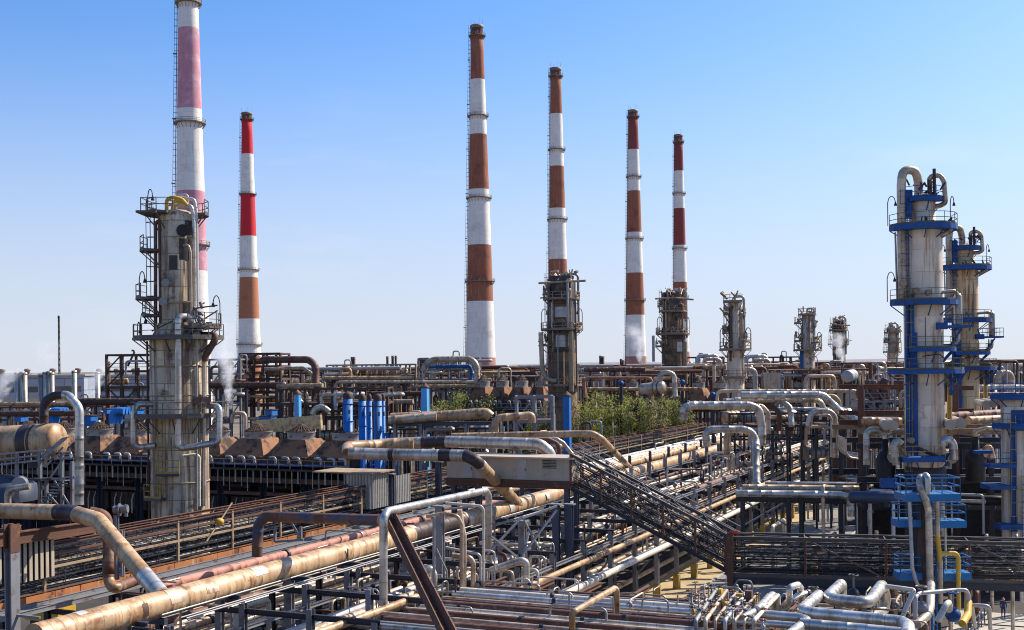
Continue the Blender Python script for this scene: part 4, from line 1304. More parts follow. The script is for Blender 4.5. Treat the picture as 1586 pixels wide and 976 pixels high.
# ------------------------------------------------------------------ open cable bridges
def cable_bridge(label, a, b, width, z0, z1, bay, tiers, side, seed, cm='steel_rust', post='steel_tan', topm=None, mid=False, diag=True, dense=1.0, roofbars=True, up_slope=False, rung=0.55):
    """a, b: ends of the centre line on the ground grid (Vectors at z = 0 offset); the truss stands z0..z1 above them"""
    rr = random.Random(seed)
    d = (b - a); ln = d.length; d = d / ln
    x = Vector((d.x, d.y, 0)).cross(UPZ).normalized()
    t = thing('cable_bridge', label, 'cable bridge', Vector((a.x, a.y, 0)))
    def q(l, w, z): return a + d * l + x * (w * width / 2) + UPZ * z
    for sgn in (-1, 1):
        part('top_chord', MB().hbeam(q(0, sgn, z1), q(ln, sgn, z1), 0.20, 0.22, 0.035), topm or cm, t)
        part('bottom_chord', MB().hbeam(q(0, sgn, z0), q(ln, sgn, z0), 0.22, 0.34, 0.04), cm, t)
    if mid:
        for sgn in (-1, 1):
            for zz in (.52, .80): part('mid_rail', MB().beam(q(0, sgn * 1.01, z0 + (z1 - z0) * zz), q(ln, sgn * 1.01, z0 + (z1 - z0) * zz), 0.13, 0.15), 'steel_tan' if zz < .6 else 'steel_rust', t)
    n = max(2, int(ln / bay))
    db = MB()
    for i in range(n + 1):
        l = ln * i / n
        for sgn in (-1, 1):
            part('post', MB().beam(q(l, sgn * 0.995, z0), q(l, sgn * 0.995, z1), 0.17), post, t)
        part('tie', MB().beam(q(l, -1, z1), q(l, 1, z1), 0.09), topm or cm, t); part('tie', MB().beam(q(l, -1, z0), q(l, 1, z0), 0.12), cm, t)
        if diag and i < n:
            l2 = ln * (i + 1) / n
            if diag == 2 or i % 2 == 0:
                for sgn in (-1, 1):
                    db.beam(q(l, sgn * 1.02, z0), q(l2, sgn * 1.02, z1), 0.11)
            if diag == 2 or i % 2:
                for sgn in (-1, 1):
                    db.beam(q(l, sgn * 1.02, z1), q(l2, sgn * 1.02, z0), 0.11)
            if roofbars: part('roof_brace', MB().beam(q(l, -1, z1 + .05), q(l2, 1, z1 + .05), 0.09), topm or cm, t)
    if diag: part('diagonal', db, cm, t)
    h = (z1 - z0) / (tiers + 0.4)
    for k in range(tiers):
        z = z0 + 0.35 + k * h
        for sgn in (-1, 1):
            tr = MB()
            for w in (0.92, 0.42):
                tr.beam(q(0.2, sgn * w, z), q(ln - .2, sgn * w, z), 0.045, 0.08)
            l = 0.4
            while l < ln - .3:
                tr.beam(q(l, sgn * 0.42, z), q(l, sgn * 0.92, z), 0.07, 0.045); l += rung
                if rr.random() < 0.25: tr.beam(q(l, sgn * 0.95, z - .0), q(l, sgn * 0.95, z + h * 0.9), 0.045)
            o = part('cable_tray', tr, 'steel_dark', t)
            cb = MB()
            for j in range(int(5 * dense)):
                w = sgn * rr.uniform(0.46, 0.9)
                a0, a1 = rr.uniform(0, ln * 0.1), ln - rr.uniform(0, ln * 0.1)
                pts = []
                m_ = max(3, int((a1 - a0) / 5))
                for i in range(m_ + 1):
                    pts.append(q(a0 + (a1 - a0) * i / m_, w + rr.uniform(-.05, .05), z + 0.09 + rr.uniform(-.02, .05)))
                cb.tube(pts, rr.choice((0.03, 0.045, 0.065)), 6, rr.choice((0, 0, 0, 1)))
            part('cable', cb, ['cable', 'cable_black'], o)
    return t, q
cb1, q1 = cable_bridge('long rusty cable bridge with stacked trays, running from the lower left edge past the trees', G(50, -58.9, 0), G(214, -58.9, 0), 1.9, 8.95, 12.0, 6.1, 5, 1, 41, diag=False, dense=0.6, mid=True)
tw = thing('trestle', 'dark steel trestles holding up the long cable bridge at left', 'trestle', G(60, -59, 0))
for i in range(14):
    s = 53 + i * 12.2
    for t in (-59.85, -57.95): part('post', MB().hbeam(G(s, t, 0), G(s, t, 8.75), 0.3, 0.3, 0.05, up=A3), 'steel_dark', tw)
for i, (u, v, t) in enumerate(((340, 808, -57.8), (668, 696, -57.8))):
    p = PT(u, v, t)
    lv = thing('wheel_valve', ('yellow' if i == 0 else 'tan') + ' valve head on a slanting spindle beside the cable bridge, ' + ('nearest the grey column' if i == 0 else 'just beyond the shelter'), 'valve', p)
    part('body', MB().ball(p, 0.36, 12, sq=0.8), 'yellow' if i == 0 else 'steel_tan', lv)
    d = (A3 * 0.75 + UPZ * 0.62).normalized()
    part('spindle', MB().tube([p - d * 2.0, p + d * 2.0], 0.07, 8), 'steel_tan', lv)
# corrugated screens
def corr_mb(p0, p1, z0, z1, pitch=0.28, amp=0.06, th=0.02):
    d = (p1 - p0); ln = d.length; d /= ln
    nrm = d.cross(UPZ)
    n = int(ln / pitch * 2)
    mb = MB()
    vs = []
    for off in (0, th):
        for i in range(n + 1):
            p = p0 + d * (ln * i / n) + nrm * (amp * (1 if i % 2 else -1) + off)
            vs += [Vector((p.x, p.y, z0)), Vector((p.x, p.y, z1))]
    m = 2 * (n + 1)
    fs = []
    for i in range(n):
        a = 2 * i
        fs += [(a, a + 2, a + 3, a + 1), (m + a, m + a + 1, m + a + 3, m + a + 2)]
        fs += [(a + 1, a + 3, m + a + 3, m + a + 1), (a, m + a, m + a + 2, a + 2)]
    return mb.add(vs, fs)
def trapez_mb(p0, p1, z0, z1, pitch=0.42, depth=0.10):
    """folded sheet with flat ribs"""
    d = (p1 - p0); ln = d.length; d /= ln
    nrm = d.cross(UPZ)
    n = max(1, int(ln / pitch))
    prof = []
    for i in range(n):
        for (q, o) in ((0.0, 0), (0.38, 0), (0.5, 1), (0.88, 1)):
            prof.append(p0 + d * (ln * (i + q) / n) + nrm * (depth * o))
    prof.append(p0 + d * ln)
    vs, fs = [], []
    for p in prof: vs += [Vector((p.x, p.y, z0)), Vector((p.x, p.y, z1))]
    m = len(vs)
    for p in prof:
        p = p + nrm * 0.02
        vs += [Vector((p.x, p.y, z0)), Vector((p.x, p.y, z1))]
    for i in range(len(prof) - 1):
        a = 2 * i
        fs += [(a, a + 2, a + 3, a + 1), (m + a, m + a + 1, m + a + 3, m + a + 2), (a + 1, a + 3, m + a + 3, m + a + 1)]
    return MB().add(vs, fs)
for i, (ua, ub, vt, vb_) in enumerate(((-14, 14, 846, 905), (26, 86, 838, 898))):
    a, b = PT(ua, vt, -57.55), PT(ub, vt - (ub - ua) * .12, -57.55)
    zb = PT((ua + ub) / 2, vb_, -57.55).z
    sl = MB(); ln_ = (b - a).length; nn_ = int(ln_ / .42)
    for k in range(nn_):
        p_ = a.lerp(b, (k + .4) / nn_); sl.box(Vector((p_.x, p_.y, (zb + a.z) / 2)), .06, .24, a.z - zb, 'g')
    p_ = (a + b) / 2 - B3 * .16
    sl.box(Vector((p_.x, p_.y, (zb + a.z) / 2)), .05, ln_, a.z - zb, 'g', 1)  # black sheet behind the slats, standing in for shade in the gaps
    solid('slatted_screen', sl, ['corr_pale', 'black'], ('pale slatted screen on the cable bridge, cut by the left picture edge', 'pale slatted screen on the cable bridge, beside the rusty post')[i], 'screen')
# tall corrugated cabinets under the bridge in the middle
for i, (ua, ub, vt, vb_) in enumerate(((574, 601, 735, 786), (611, 634, 737, 778))):
    a, b = PT(ua, vt, -57.4), PT(ub, vt - 1, -57.4)
    zb = PT((ua + ub) / 2, vb_, -57.4).z
    cw = thing('corrugated_box', ('grey corrugated cabinet on the cable bridge, wider one', 'grey corrugated cabinet on the cable bridge, narrower one behind the post')[i], 'cabinet', Vector((a.x, a.y, zb)))
    part('front_sheet', trapez_mb(a, b, zb, a.z, 0.3), 'corrugated', cw)
    c_ = a - B3 * 2.6; d_ = b - B3 * 2.6
    part('side_sheet', trapez_mb(c_, a, zb, a.z, 0.3), 'corrugated', cw)
    if i == 0:
        mid = (a + b + c_ + d_) / 4
        part('lid', MB().box(Vector((mid.x - 1.5 * CA, mid.y + 1.5 * SA, a.z + 0.12)), 6.6, (b - a).length + 0.9, 0.12, 'g'), 'steel_tan', cw)

# ------------------------------------------------------------------ bridge, shelter and the sloping gallery across the main rack
SB = 96.0
def sp(u, v): return PS(u, v, SB)
sh = thing('shelter', 'pale grey metal shelter with a flat roof on the bridge over the rack', 'shelter', sp(790, 750))
pa, pb = sp(692, 707), sp(883, 712)
ztop, zbot = (pa.z + pb.z) / 2, (sp(692, 740).z + sp(883, 745).z) / 2
part('front_wall', trapez_mb(pa, pb, zbot, ztop, 1.15, 0.035), 'corr_pale', sh)
part('back_wall', trapez_mb(pb + A3 * 2.6, pa + A3 * 2.6, zbot, ztop, 1.15, 0.035), 'corr_pale', sh)
part('end_wall', trapez_mb(pb, pb + A3 * 2.6, zbot, ztop, 1.15, 0.035), 'corr_pale', sh)
mid = (pa + pb) / 2 + A3 * 1.3
part('roof', MB().box(Vector((mid.x, mid.y, ztop + 0.09)), (pb - pa).length + 0.9, 3.6, 0.14, 'g'), 'corr_pale', sh)
for q_ in (.18, .62):
    p_ = pa.lerp(pb, q_) - A3 * .06
    dr = part('door', MB().box(Vector((p_.x, p_.y, zbot + .95)), .95, .07, 1.8, 'g'), 'corrugated', sh)
    part('handle', MB().box(Vector((p_.x, p_.y, zbot + .9)) + B3 * .35 - A3 * .06, .06, .05, .25, 'g'), 'black', dr)
p_ = pa.lerp(pb, .84) - A3 * .06
lv_ = MB()
for k in range(6): lv_.box(Vector((p_.x, p_.y, zbot + 1.1 + k * .13)), 1.3, .06, .06, 'g')
part('louvre', lv_, 'steel_dark', sh)
fl = MB().box(Vector((mid.x, mid.y, zbot - 0.12)), (pb - pa).length + 0.4, 3.0, 0.18, 'g')
for w in (-1.4, 1.4):
    fl.hbeam(Vector((pa.x, pa.y, zbot - .45)) + A3 * (1.3 + w), Vector((pb.x, pb.y, zbot - .45)) + A3 * (1.3 + w), 0.3, 0.5, 0.06)
part('floor_frame', fl, 'steel_rust', sh)
for s_, t_ in ((SB + .2, ST(pa)[1] + .6), (SB + .2, ST(pb)[1] - .4), (SB + 2.4, ST(pa)[1] + .6), (SB + 2.4, ST(pb)[1] - .4)):
    part('leg', MB().hbeam(G(s_, t_, 0), G(s_, t_, zbot - .7), 0.4, 0.4, 0.06, up=A3), 'steel_blue', sh)
ga, gb = sp(884, 730), sp(1128, 858)
g0, g1 = ga.copy(), gb.copy()
hh = 1.45
gl, gq = cable_bridge('dark sloping cable gallery coming down from the shelter to the level bridge', g0 + A3 * 1.2, g1 + A3 * 1.2, 2.4, -hh, hh, 2.9, 4, 1, 52, cm='steel_dark', post='steel_rust', topm='steel_worn', diag=2, dense=0.45, rung=1.2)
rb = MB()
for w in (-1.0, 1.0):
    for dz in (0.0, 0.5):
        rb.beam(gq(0, w, hh + 0.5 + dz), gq((g1 - g0).length + 0.5, w, hh + 0.2 + dz), 0.07)
part('handrail', rb, 'steel', gl)
br2a, br2b = sp(1130, 862), P(1640, 870, 92.0)
zc = (sp(1130, 830).z + sp(1130, 893).z) / 2
hz = (sp(1130, 832).z - sp(1130, 890).z) / 2
ta, tb_ = ST(br2a)[1], ST(br2b)[1]
lb2, q2 = cable_bridge('level rust-brown cable bridge crossing in front of the cream columns', Vector((br2a.x, br2a.y + 1.2, zc)), Vector((br2b.x, br2b.y + 1.2, zc)), 2.4, -hz, hz, 5.6, 5, 1, 63, cm='steel_worn', post='steel_rust', topm='steel_worn', diag=True, dense=0.45, rung=0.9)
part('footing_beam', MB().beam(Vector((br2a.x, br2a.y - .12, zc - hz - .42)), Vector((br2b.x, br2b.y - .12, zc - hz - .42)), 0.16, 0.5), 'steel_dark', lb2)
part('end_post', MB().hbeam(G(SB - .1, ta + .1, zc - hz - 1.8), G(SB - .1, ta + .1, zc + hz + .4), 0.5, 0.4, 0.07, up=A3), 'steel_rust', lb2)
rs = sp(1130, 822)
part('warning_strip', MB().box(rs + Vector((0.3, -.3, -.1)), 0.75, 0.06, 0.22, 'g'), 'safety_red', lb2)
for i in range(4):
    l_ = br2a.lerp(br2b, .04 + i * .31)
    part('leg', MB().hbeam(Vector((l_.x, l_.y + 1.2, 0)), Vector((l_.x, l_.y + 1.2, zc - hz - .18)), 0.45, 0.45, 0.07, up=A3), 'steel_dark', lb2)
wall = MB()
solid('retaining_wall', MB().box(G(SB + 30.0, -10.5, 1.45), 26, 0.3, 2.9, 'g'), 'brown_dark', 'dark brown low wall beyond the level bridge at right', 'wall')  # one dark brown material over the whole wall
oc = P(1262, 905, 101.0)
solid('standpipe', MB().tube([Vector((oc.x, oc.y, 0)), Vector((oc.x, oc.y, zc + .2))], 0.26, 14), 'yellow', 'short orange standpipe behind the level cable bridge, above the silver loops', 'standpipe')

# ------------------------------------------------------------------ air coolers
def cooler_bay(loc, label, group, w=6.3, dep=7.5, zd=12.6, dark=False, scale=None):
    """local x along the row; built about the origin and then turned to the plant grid"""
    t = thing('air_cooler', label, 'air cooler', (0, 0, 0), group)
    part('bundle', MB().box((0, 0, zd + 0.55), w - 0.12, dep, 1.0), 'brown_dark', t)
    z0, z1 = zd + 1.07, zd + 2.95
    pl = MB()
    a, b = w / 2 - 0.1, dep / 2 - 0.6
    r = 1.62
    vs = [Vector((i * a, j * b, z0)) for (i, j) in ((-1, -1), (1, -1), (1, 1), (-1, 1))]
    k_ = r + 0.06
    vs += [Vector((i * k_, j * k_, z1)) for (i, j) in ((-1, -1), (1, -1), (1, 1), (-1, 1))]
    fs = [(0, 1, 5, 4), (1, 2, 6, 5), (2, 3, 7, 6), (3, 0, 4, 7), (4, 5, 6, 7), (3, 2, 1, 0)]
    pl.add(vs, fs)
    part('plenum', pl, 'plenum', t)
    part('fan_ring', MB().lathe((0, 0, 0), [(z1 - .02, r + 0.02), (z1 + 0.75, r + 0.06), (z1 + 0.82, r + 0.16), (z1 + 0.82, r - 0.02), (z1 + .1, r - 0.06)], 28), 'corrugated' if not dark else 'brown_dark', t)
    gd = MB()
    for k in range(20):
        an = 2 * math.pi * k / 20
        gd.beam(Vector((math.cos(an) * r, math.sin(an) * r, z1 + 0.86)), Vector((math.cos(an) * 0.35, math.sin(an) * 0.35, z1 + 1.65)), 0.10)
    for q in (0.35, 0.75, 1.15, 1.6):
        pts = [Vector((math.cos(2 * math.pi * k / 24) * q, math.sin(2 * math.pi * k / 24) * q, z1 + 0.86 + (r - q) / (r - .35) * 0.79)) for k in range(25)]
        gd.tube(pts, 0.05, 5, caps=False)
    gd.lathe((0, 0, 0), [(z1 + 1.1, 0.05), (z1 + 1.65, 0.40), (z1 + 1.75, 0.36), (z1 + 1.76, 0.02)], 12)
    part('fan_guard', gd, 'brown_dark', t)
    fb = MB()
    for k in range(6):
        an = 2 * math.pi * k / 6 + .3
        d = Vector((math.cos(an), math.sin(an), 0)); s_ = Vector((-d.y, d.x, 0))
        c = Vector((0, 0, z1 + .35)) + d * 0.95
        fb.box(c, 1.6, 0.42, 0.06, (d, (s_ + UPZ * .35).normalized(), (UPZ - s_ * .35).normalized()))
    part('fan_blade', fb, 'black', t)
    part('valve_beam', MB().box((0, -dep / 2 - 0.35, zd + 0.15), w - 0.3, 0.4, 0.32), 'blue', t)
    for k in range(7):
        part('hanger', MB().beam(Vector((-w / 2 + .5 + k * w / 7.3, -dep / 2 - .7, zd - 2.0 - (k % 3) * .5)), Vector((-w / 2 + .5 + k * w / 7.3, -dep / 2 - .7, zd - .5)), .07 if k % 3 else .13), 'white_pipe' if k % 2 else 'grey_pipe', t)
    part('apron_beam', MB().hbeam(Vector((-w / 2 + .02, -dep / 2 - .5, zd - 1.7)), Vector((w / 2 - .02, -dep / 2 - .5, zd - 1.7)), .3, .55, .06), 'steel_rust', t)
    nb = MB()
    for x in (-1.6, 0.2, 1.7):
        nb.tube(fillet([Vector((x, -dep / 2 - .1, zd + .9)), Vector((x, -dep / 2 - .55, zd + 1.0)), Vector((x + .9, -dep / 2 - .6, zd + 1.0)), Vector((x + .95, -dep / 2 - .6, zd + .3))], 0.3, 3), 0.16, 8)
    part('nozzle', nb, 'grey_pipe', t)
    rl = straight_rail(Vector((-w / 2, -dep / 2 - .9, zd - .35)), Vector((w / 2, -dep / 2 - .9, zd - .35)), 0.07, 1.4)
    part('railing', rl, 'steel_tan', t)
    part('deck', MB().box((0, -.2, zd - .42), w - .02, dep + 1.6, 0.2), 'brown_dark', t)
    for sx in (-1, 1):
        for sy in (-1, 1):
            part('leg', MB().hbeam(Vector((sx * (w / 2 - .35), sy * (dep / 2 - .4), 0)), Vector((sx * (w / 2 - .35), sy * (dep / 2 - .4), zd - .53)), 0.4, 0.4, 0.06), 'steel_dark', t)
    bb, b2_ = MB(), MB()
    bb.hbeam(Vector((-w / 2 + .3, -dep / 2 + .3, zd - 3.4)), Vector((w / 2 - .3, -dep / 2 + .3, zd - 3.4)), 0.3, 0.4, 0.05)
    b2_.hbeam(Vector((-w / 2 + .3, dep / 2 - .3, zd - 3.4)), Vector((w / 2 - .3, dep / 2 - .3, zd - 3.4)), 0.3, 0.4, 0.05)
    part('tie_beam', bb, 'steel_rust', t); part('tie_beam', b2_, 'steel_rust', t)
    return t
# the near row, behind the grey column
anchor = PS(527, 700, 117.0)
s_row, t_row = ST(anchor)
zd_row = P(527, 700, anchor.y).z - 1.75
proto = None
NEARW = 6.3
names = ['at the right-hand end with its bare orange side', 'second from the right-hand end', 'third from the right-hand end', 'fourth from the right-hand end', 'just right behind the grey column', 'directly behind the grey column', 'just left behind the grey column', 'between the silver arch and the grey column', 'behind the bright silver arch', 'behind the tan drum']
for i in range(10):
    loc = G(s_row + 3.2, t_row - 1.2 - i * NEARW, 0)
    lab = 'rusty fan cooler of the near row, ' + names[i]
    if proto is None:
        proto = cooler_bay(loc, lab, 'rusty fan coolers in the near row', zd=zd_row)
        proto.location = loc; proto.rotation_euler = (0, 0, ROTZ)
        first = proto
    else:
        dup(first, loc, ROTZ, lab)
# orange end panel of the near row
ep = MB().box(G(s_row + 1.0, t_row + 1.62, zd_row + 0.55), 0.12, 4.0, 0.8, 'g')
solid('end_panel', ep, 'orange_rust', 'bare rusty orange end panel closing the near fan cooler row', 'panel')

# added dark sheets, blocking sun and background behind the space under the near row
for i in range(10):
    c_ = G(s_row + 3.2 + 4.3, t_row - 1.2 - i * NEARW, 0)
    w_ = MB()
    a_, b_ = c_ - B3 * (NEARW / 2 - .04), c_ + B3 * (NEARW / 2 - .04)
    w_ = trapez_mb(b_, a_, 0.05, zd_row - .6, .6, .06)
    solid('shade_screen', w_, 'shade_sheet', 'added dark sheet under the near coolers, %s from the right' % ORD[i], 'shade screen', 'added dark sheets under the near coolers')
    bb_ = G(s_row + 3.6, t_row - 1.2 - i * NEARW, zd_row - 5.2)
    o = solid('filler_block', MB().box(bb_, NEARW - .5, 4.2, 2.2, 'g'), 'brown_dark', 'added dark block hanging under the near coolers, %s from the right' % ORD[i], 'filler block', 'added blocks under the near coolers')  # added dark mass, put in to deepen the shade under the coolers
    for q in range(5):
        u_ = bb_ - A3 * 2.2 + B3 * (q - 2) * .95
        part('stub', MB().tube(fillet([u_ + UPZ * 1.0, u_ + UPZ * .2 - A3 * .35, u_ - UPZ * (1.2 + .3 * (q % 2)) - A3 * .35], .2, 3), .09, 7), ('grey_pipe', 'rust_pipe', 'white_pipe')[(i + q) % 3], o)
# far rows
def far_row(u0, u1, v_top, Y, n, what, grp, zoff=3.3):
    a, b = P(u0, v_top, Y), P(u1, v_top, Y)
    s0, t0 = ST(a)
    zt = a.z - zoff
    w = (b.x - a.x) / CA / n
    for i in range(n):
        loc = G(s0, t0 + w * (i + .5), 0)
        lab = 'dark cooler with tan hopper, %s from left, %s' % (ORD[i], what)
        r = dup(first, loc, ROTZ, lab, scale=(w / NEARW, 1.0, (zt + 3.3) / (zd_row + 3.3)))
        r['group'] = grp
far_row(735, 852, 596, 225, 4, 'beside the pale-footed chimney', 'fan coolers beyond the trees')
far_row(962, 1122, 598, 235, 5, 'right behind the trees', 'fan coolers behind the drum')
far_row(1148, 1240, 597, 250, 3, 'between the two slim columns', 'fan coolers between the slim columns')
far_row(1262, 1398, 596, 262, 4, 'left of the tall cream column', 'fan coolers left of the cream column')
# ------------------------------------------------------------------ drums
def drum(label, pa, pb, r, mat='clad_tan', bands=(), heads=True, group=None, legs=True, seg=32):
    d = (pb - pa).normalized(); ln = (pb - pa).length
    pts, rs = [], []
    def add(l, k): pts.append(pa + d * l); rs.append(r * k)
    for l, k in ((-0.42 * r, 0.05), (-0.36 * r, 0.42), (-0.24 * r, 0.74), (-0.1 * r, 0.93), (0, 1.0)): add(l, k)
    n = max(2, int(ln / 1.0))
    for i in range(1, n): add(ln * i / n, 1.0)
    for l, k in ((0, 1.0), (0.1 * r, 0.93), (0.24 * r, 0.74), (0.36 * r, 0.42), (0.42 * r, 0.05)): add(ln + l, k)
    o = solid('drum', MB().tube(pts, rs, seg), mat, label, 'drum', group)
    for q in bands:
        p = pa + d * ln * q
        part('strap', MB().tube([p - d * 0.08, p + d * 0.08], r * 1.03, seg), 'steel_rust', o)
    if legs:
        for q in (0.2, 0.8):
            p = pa + d * ln * q
            part('saddle', MB().box(p - UPZ * r * 0.95, 0.4, r * 1.4, r * 1.0, (d, d.cross(UPZ), UPZ)), 'steel_dark', o)
    return o
YD = 93.0
da, db_ = P(-60, 690, YD + 2), P(88, 683, YD)
dm = drum('tan horizontal drum with a dark band near its end, cut by the left picture edge', da, db_, 1.38, 'clad_tan', ())
d = (db_ - da).normalized(); ln = (db_ - da).length
p = da + d * (ln - 2.35)
part('black_band', MB().tube([p - d * .42, p + d * .42], 1.40, 32), 'clad_dark', dm)
p = da + d * (ln - 1.7)
part('strap', MB().tube([p - d * .1, p + d * .1], 1.43, 32), 'rust_pipe', dm)
p = da + d * (ln - 5.2)
part('bright_sheet', MB().tube([p - d * .5, p + d * .5], 1.395, 32), 'patch_white', dm)
pipe('bright silver arch of pipe, its left foot black, standing on the tan drum', [P(68, 655, YD), P(68, 622, YD), P(86, 612, YD), P(106, 612, YD - .4), P(123, 632, YD - .8), P(123, 782, YD - 1.2)], 0.34,
     ['clad_bright', 'clad_dark'], 1.1, 20, sec=((0, 0.26, 1),))
# stairs and scaffold under the drum
sc = thing('access_stair', 'silver steel stair and landing below the tan drum at left', 'stair', P(80, 760, 90))
mb = MB()
for (u, v0, v1) in ((62, 700, 790), (96, 700, 790), (112, 715, 790), (72, 745, 790), (26, 700, 780)):
    mb.beam(P(u, v0, 90), P(u, v1, 90), 0.22)
part('post', mb, 'steel', sc)
mb = MB()
for (a, b) in (((-5, 720), (110, 708)), ((-5, 712), (110, 700)), ((-5, 704), (70, 697)), ((60, 745), (116, 738)), ((50, 742), (75, 742))):
    mb.beam(P(a[0], a[1], 90), P(b[0], b[1], 90), 0.12)
for k in range(14):
    a, b = P(62 + k * 2.6, 708 - k * 2.2, 90.3), P(72 + k * 2.6, 706 - k * 2.2, 89.2)
    mb.beam(a, b, 0.10)
for k in range(12):
    mb.beam(P(-2 + k * 10, 722 - k, 90), P(-2 + k * 10, 706 - k, 90), 0.06)
for (a, b) in (((64, 752), (96, 790)), ((98, 712), (76, 742)), ((84, 744), (112, 790)), ((60, 720), (88, 690)), ((70, 724), (98, 692))):
    mb.beam(P(*a, 90), P(*b, 90), 0.12)
part('rails_and_braces', mb, 'steel', sc)
mb = MB()
for k in range(10):
    mb.box(P(98 - k * 4.2, 744 + k * 5.0, 89.6), 0.9, 0.5, 0.06, 'g')
part('tread', mb, 'steel', sc)
part('landing', MB().box(P(62, 742, 89.8), 1.6, 1.4, 0.12, 'g'), 'steel_dark', sc)
pipe('silver elbow pipe under the landing at far left', [P(12, 800, 84), P(12, 758, 84), P(46, 753, 84)], 0.24, 'clad_silver', 0.6, 14)
solid('pipe_end', MB().tube([P(33, 748, 88), P(29, 750, 86)], 0.5, 18), 'grey_pipe', 'short grey nozzle stub on the stair below the tan drum', 'nozzle')
tk = MB().lathe(P(4, 775, 92), [(0, 2.6), (1.2, 2.5), (1.8, 1.6), (2.0, 0.1)], 28)
solid('storage_tank', tk, 'steel_blue', 'rounded blue-grey tank top under the stair at the left edge', 'tank')

# ------------------------------------------------------------------ bottom-left: sloping tan pipe, post, girder
YL = 70.0
e0 = PT(249, 921, -46.1)
sec_ = ((0.385, 0.50, 1), (0.90, 1.0, 2))
pipe('tan clad pipe with dark elbow, sloping from the left edge down onto the fat main', [P(-60, 790, 78), P(110, 794, 74.5), P(152, 806, 72.5), e0], 0.50, ['clad_tan', 'clad_dark', 'clad_bright'], 0.9, 20, sec=sec_)
pipe('rust-red pipe dropping behind the sloping tan pipe, with a tan elbow at its foot', [P(140, 793, 75), P(165, 798, 75), P(168, 830, 75), P(168, 900, 74.5), P(176, 912, 74), PT(215, 897, -53.4)], 0.34, ['rust_pipe', 'clad_tan'], 0.9, 16, sec=((0.60, 0.74, 1),))
gp = thing('steel_gantry', 'tall rusty steel post with a girder at the lower left corner', 'steel frame', G(57.5, -50, 0))
pp = P(18, 812, 66)
part('post', MB().hbeam(Vector((pp.x, pp.y, 0)), pp, 0.62, 0.5, 0.07, up=B3), ['steel'], gp)
part('rusty_cap', MB().hbeam(P(18, 812, 65.97) + UPZ * .01, P(18, 855, 65.97), 0.66, 0.56, 0.09, up=B3), 'steel_rust', gp)
g0 = PT(-10, 838, -57.2); g1 = PT(150, 815, -57.2)
part('girder', MB().hbeam(g0, g1, 0.4, 0.75, 0.08), 'steel_rust', gp)
part('girder', MB().hbeam(P(-20, 832, 73), P(33, 822, 73), 0.3, 0.7, 0.08), 'steel_rust', gp)
part('foot_beam', MB().beam(P(22, 953, 66), P(62, 957, 66), 0.14), 'steel', gp)
wp = thing('valve_stand', 'white flanged valve on the post beside the rust-red pipe', 'valve', P(185, 800, 76))
mb = MB(); mb.tube([P(176, 790, 76), P(198, 788, 76)], 0.26, 12); mb.tube([P(184, 790, 76), P(186, 790, 76)], 0.42, 12); mb.tube([P(195, 800, 76), P(195, 782, 76)], 0.13, 10)
part('body', mb, 'steel', wp)
part('post', MB().hbeam(P(180, 798, 76), P(181, 898, 75), 0.24, 0.24, 0.04, up=A3), 'steel', wp)
part('post', MB().hbeam(P(189, 822, 76), P(190, 894, 75), 0.2, 0.2, 0.04, up=A3), 'steel', wp)
yb = thing('skip', 'small yellow steel skip low down at the lower left', 'skip', PZ(75, 950, 2.0))
c = PZ(78, 948, 5.0)
mb = MB()
X, Y_ = B3, A3
for (dx, dy, sx, sy, sz) in ((0, -0.9, 3.2, .08, 1.0), (0, .9, 3.2, .08, 1.0), (-1.6, 0, .08, 1.8, 1.0), (1.6, 0, .08, 1.8, 1.0)):
    mb.box(c + X * dx + Y_ * dy, sx, sy, sz, 'g')
mb.box(c - UPZ * .46, 3.2, 1.8, .08, 'g')
part('tub', mb, 'yellow', yb)
part('leg', MB().box(c - UPZ * 2.7, 2.6, 1.4, 4.4, 'g'), 'steel_dark', yb)

# dark flat-sided pipe bridging to the silver riser
pipe('rust-patched blue-grey pipe turning down at its left end, over the pink pipe', [P(398, 862, 84), P(400, 812, 84), P(412, 800, 83.5), P(590, 806, 76)], 0.37, ['navy_rust', 'steel_rust'], 0.7, 18, sec=((0.22, .34, 1), (.6, .66, 1)))
ds = thing('pipe_support', 'little frame propping up the dark blue-grey pipe', 'pipe support', P(430, 840, 82))
mb = MB()
for (a, b) in (((426, 815), (426, 840)), ((466, 816), (466, 836)), ((452, 812), (466, 834)), ((426, 839), (470, 836))):
    mb.beam(P(a[0], a[1], 82), P(b[0], b[1], 82), 0.16)
part('post', mb, 'steel', ds)
YS = 74.0
pipe('pale silver pipe rising beside the rusty strut and running back to the blue-grey posts', [P(594, 938, YS), P(594, 803, YS), P(600, 792, YS + .5), P(752, 760, 90), P(757, 768, 90.5), P(757, 882, 92)], 0.26, 'clad_bright', 0.5, 16)
pipe('cream pipe lying low behind the silver riser, in front of the tan main', [P(480, 985, 66), P(606, 940, 73), P(645, 925, 76)], 0.24, 'clad_tan', None, 14)
st = thing('strut', 'heavy rusty inclined strut at the bottom, left of the horizontal pipe bank', 'strut', P(690, 980, 66))
part('beam', MB().hbeam(P(600, 800, 76), P(694, 990, 62), 0.42, 0.5, 0.08, up=A3), 'steel_rust', st)
rp = MB()
for k in range(9):
    q0, q1 = k / 9, (k + .94) / 9
    a, b = P(611, 800, 75.6), P(707, 988, 61.6)
    rp.beam(a.lerp(b, q0), a.lerp(b, q1), 0.50, 0.10, up=A3)
part('cover_plate', rp, 'steel_rust', st)
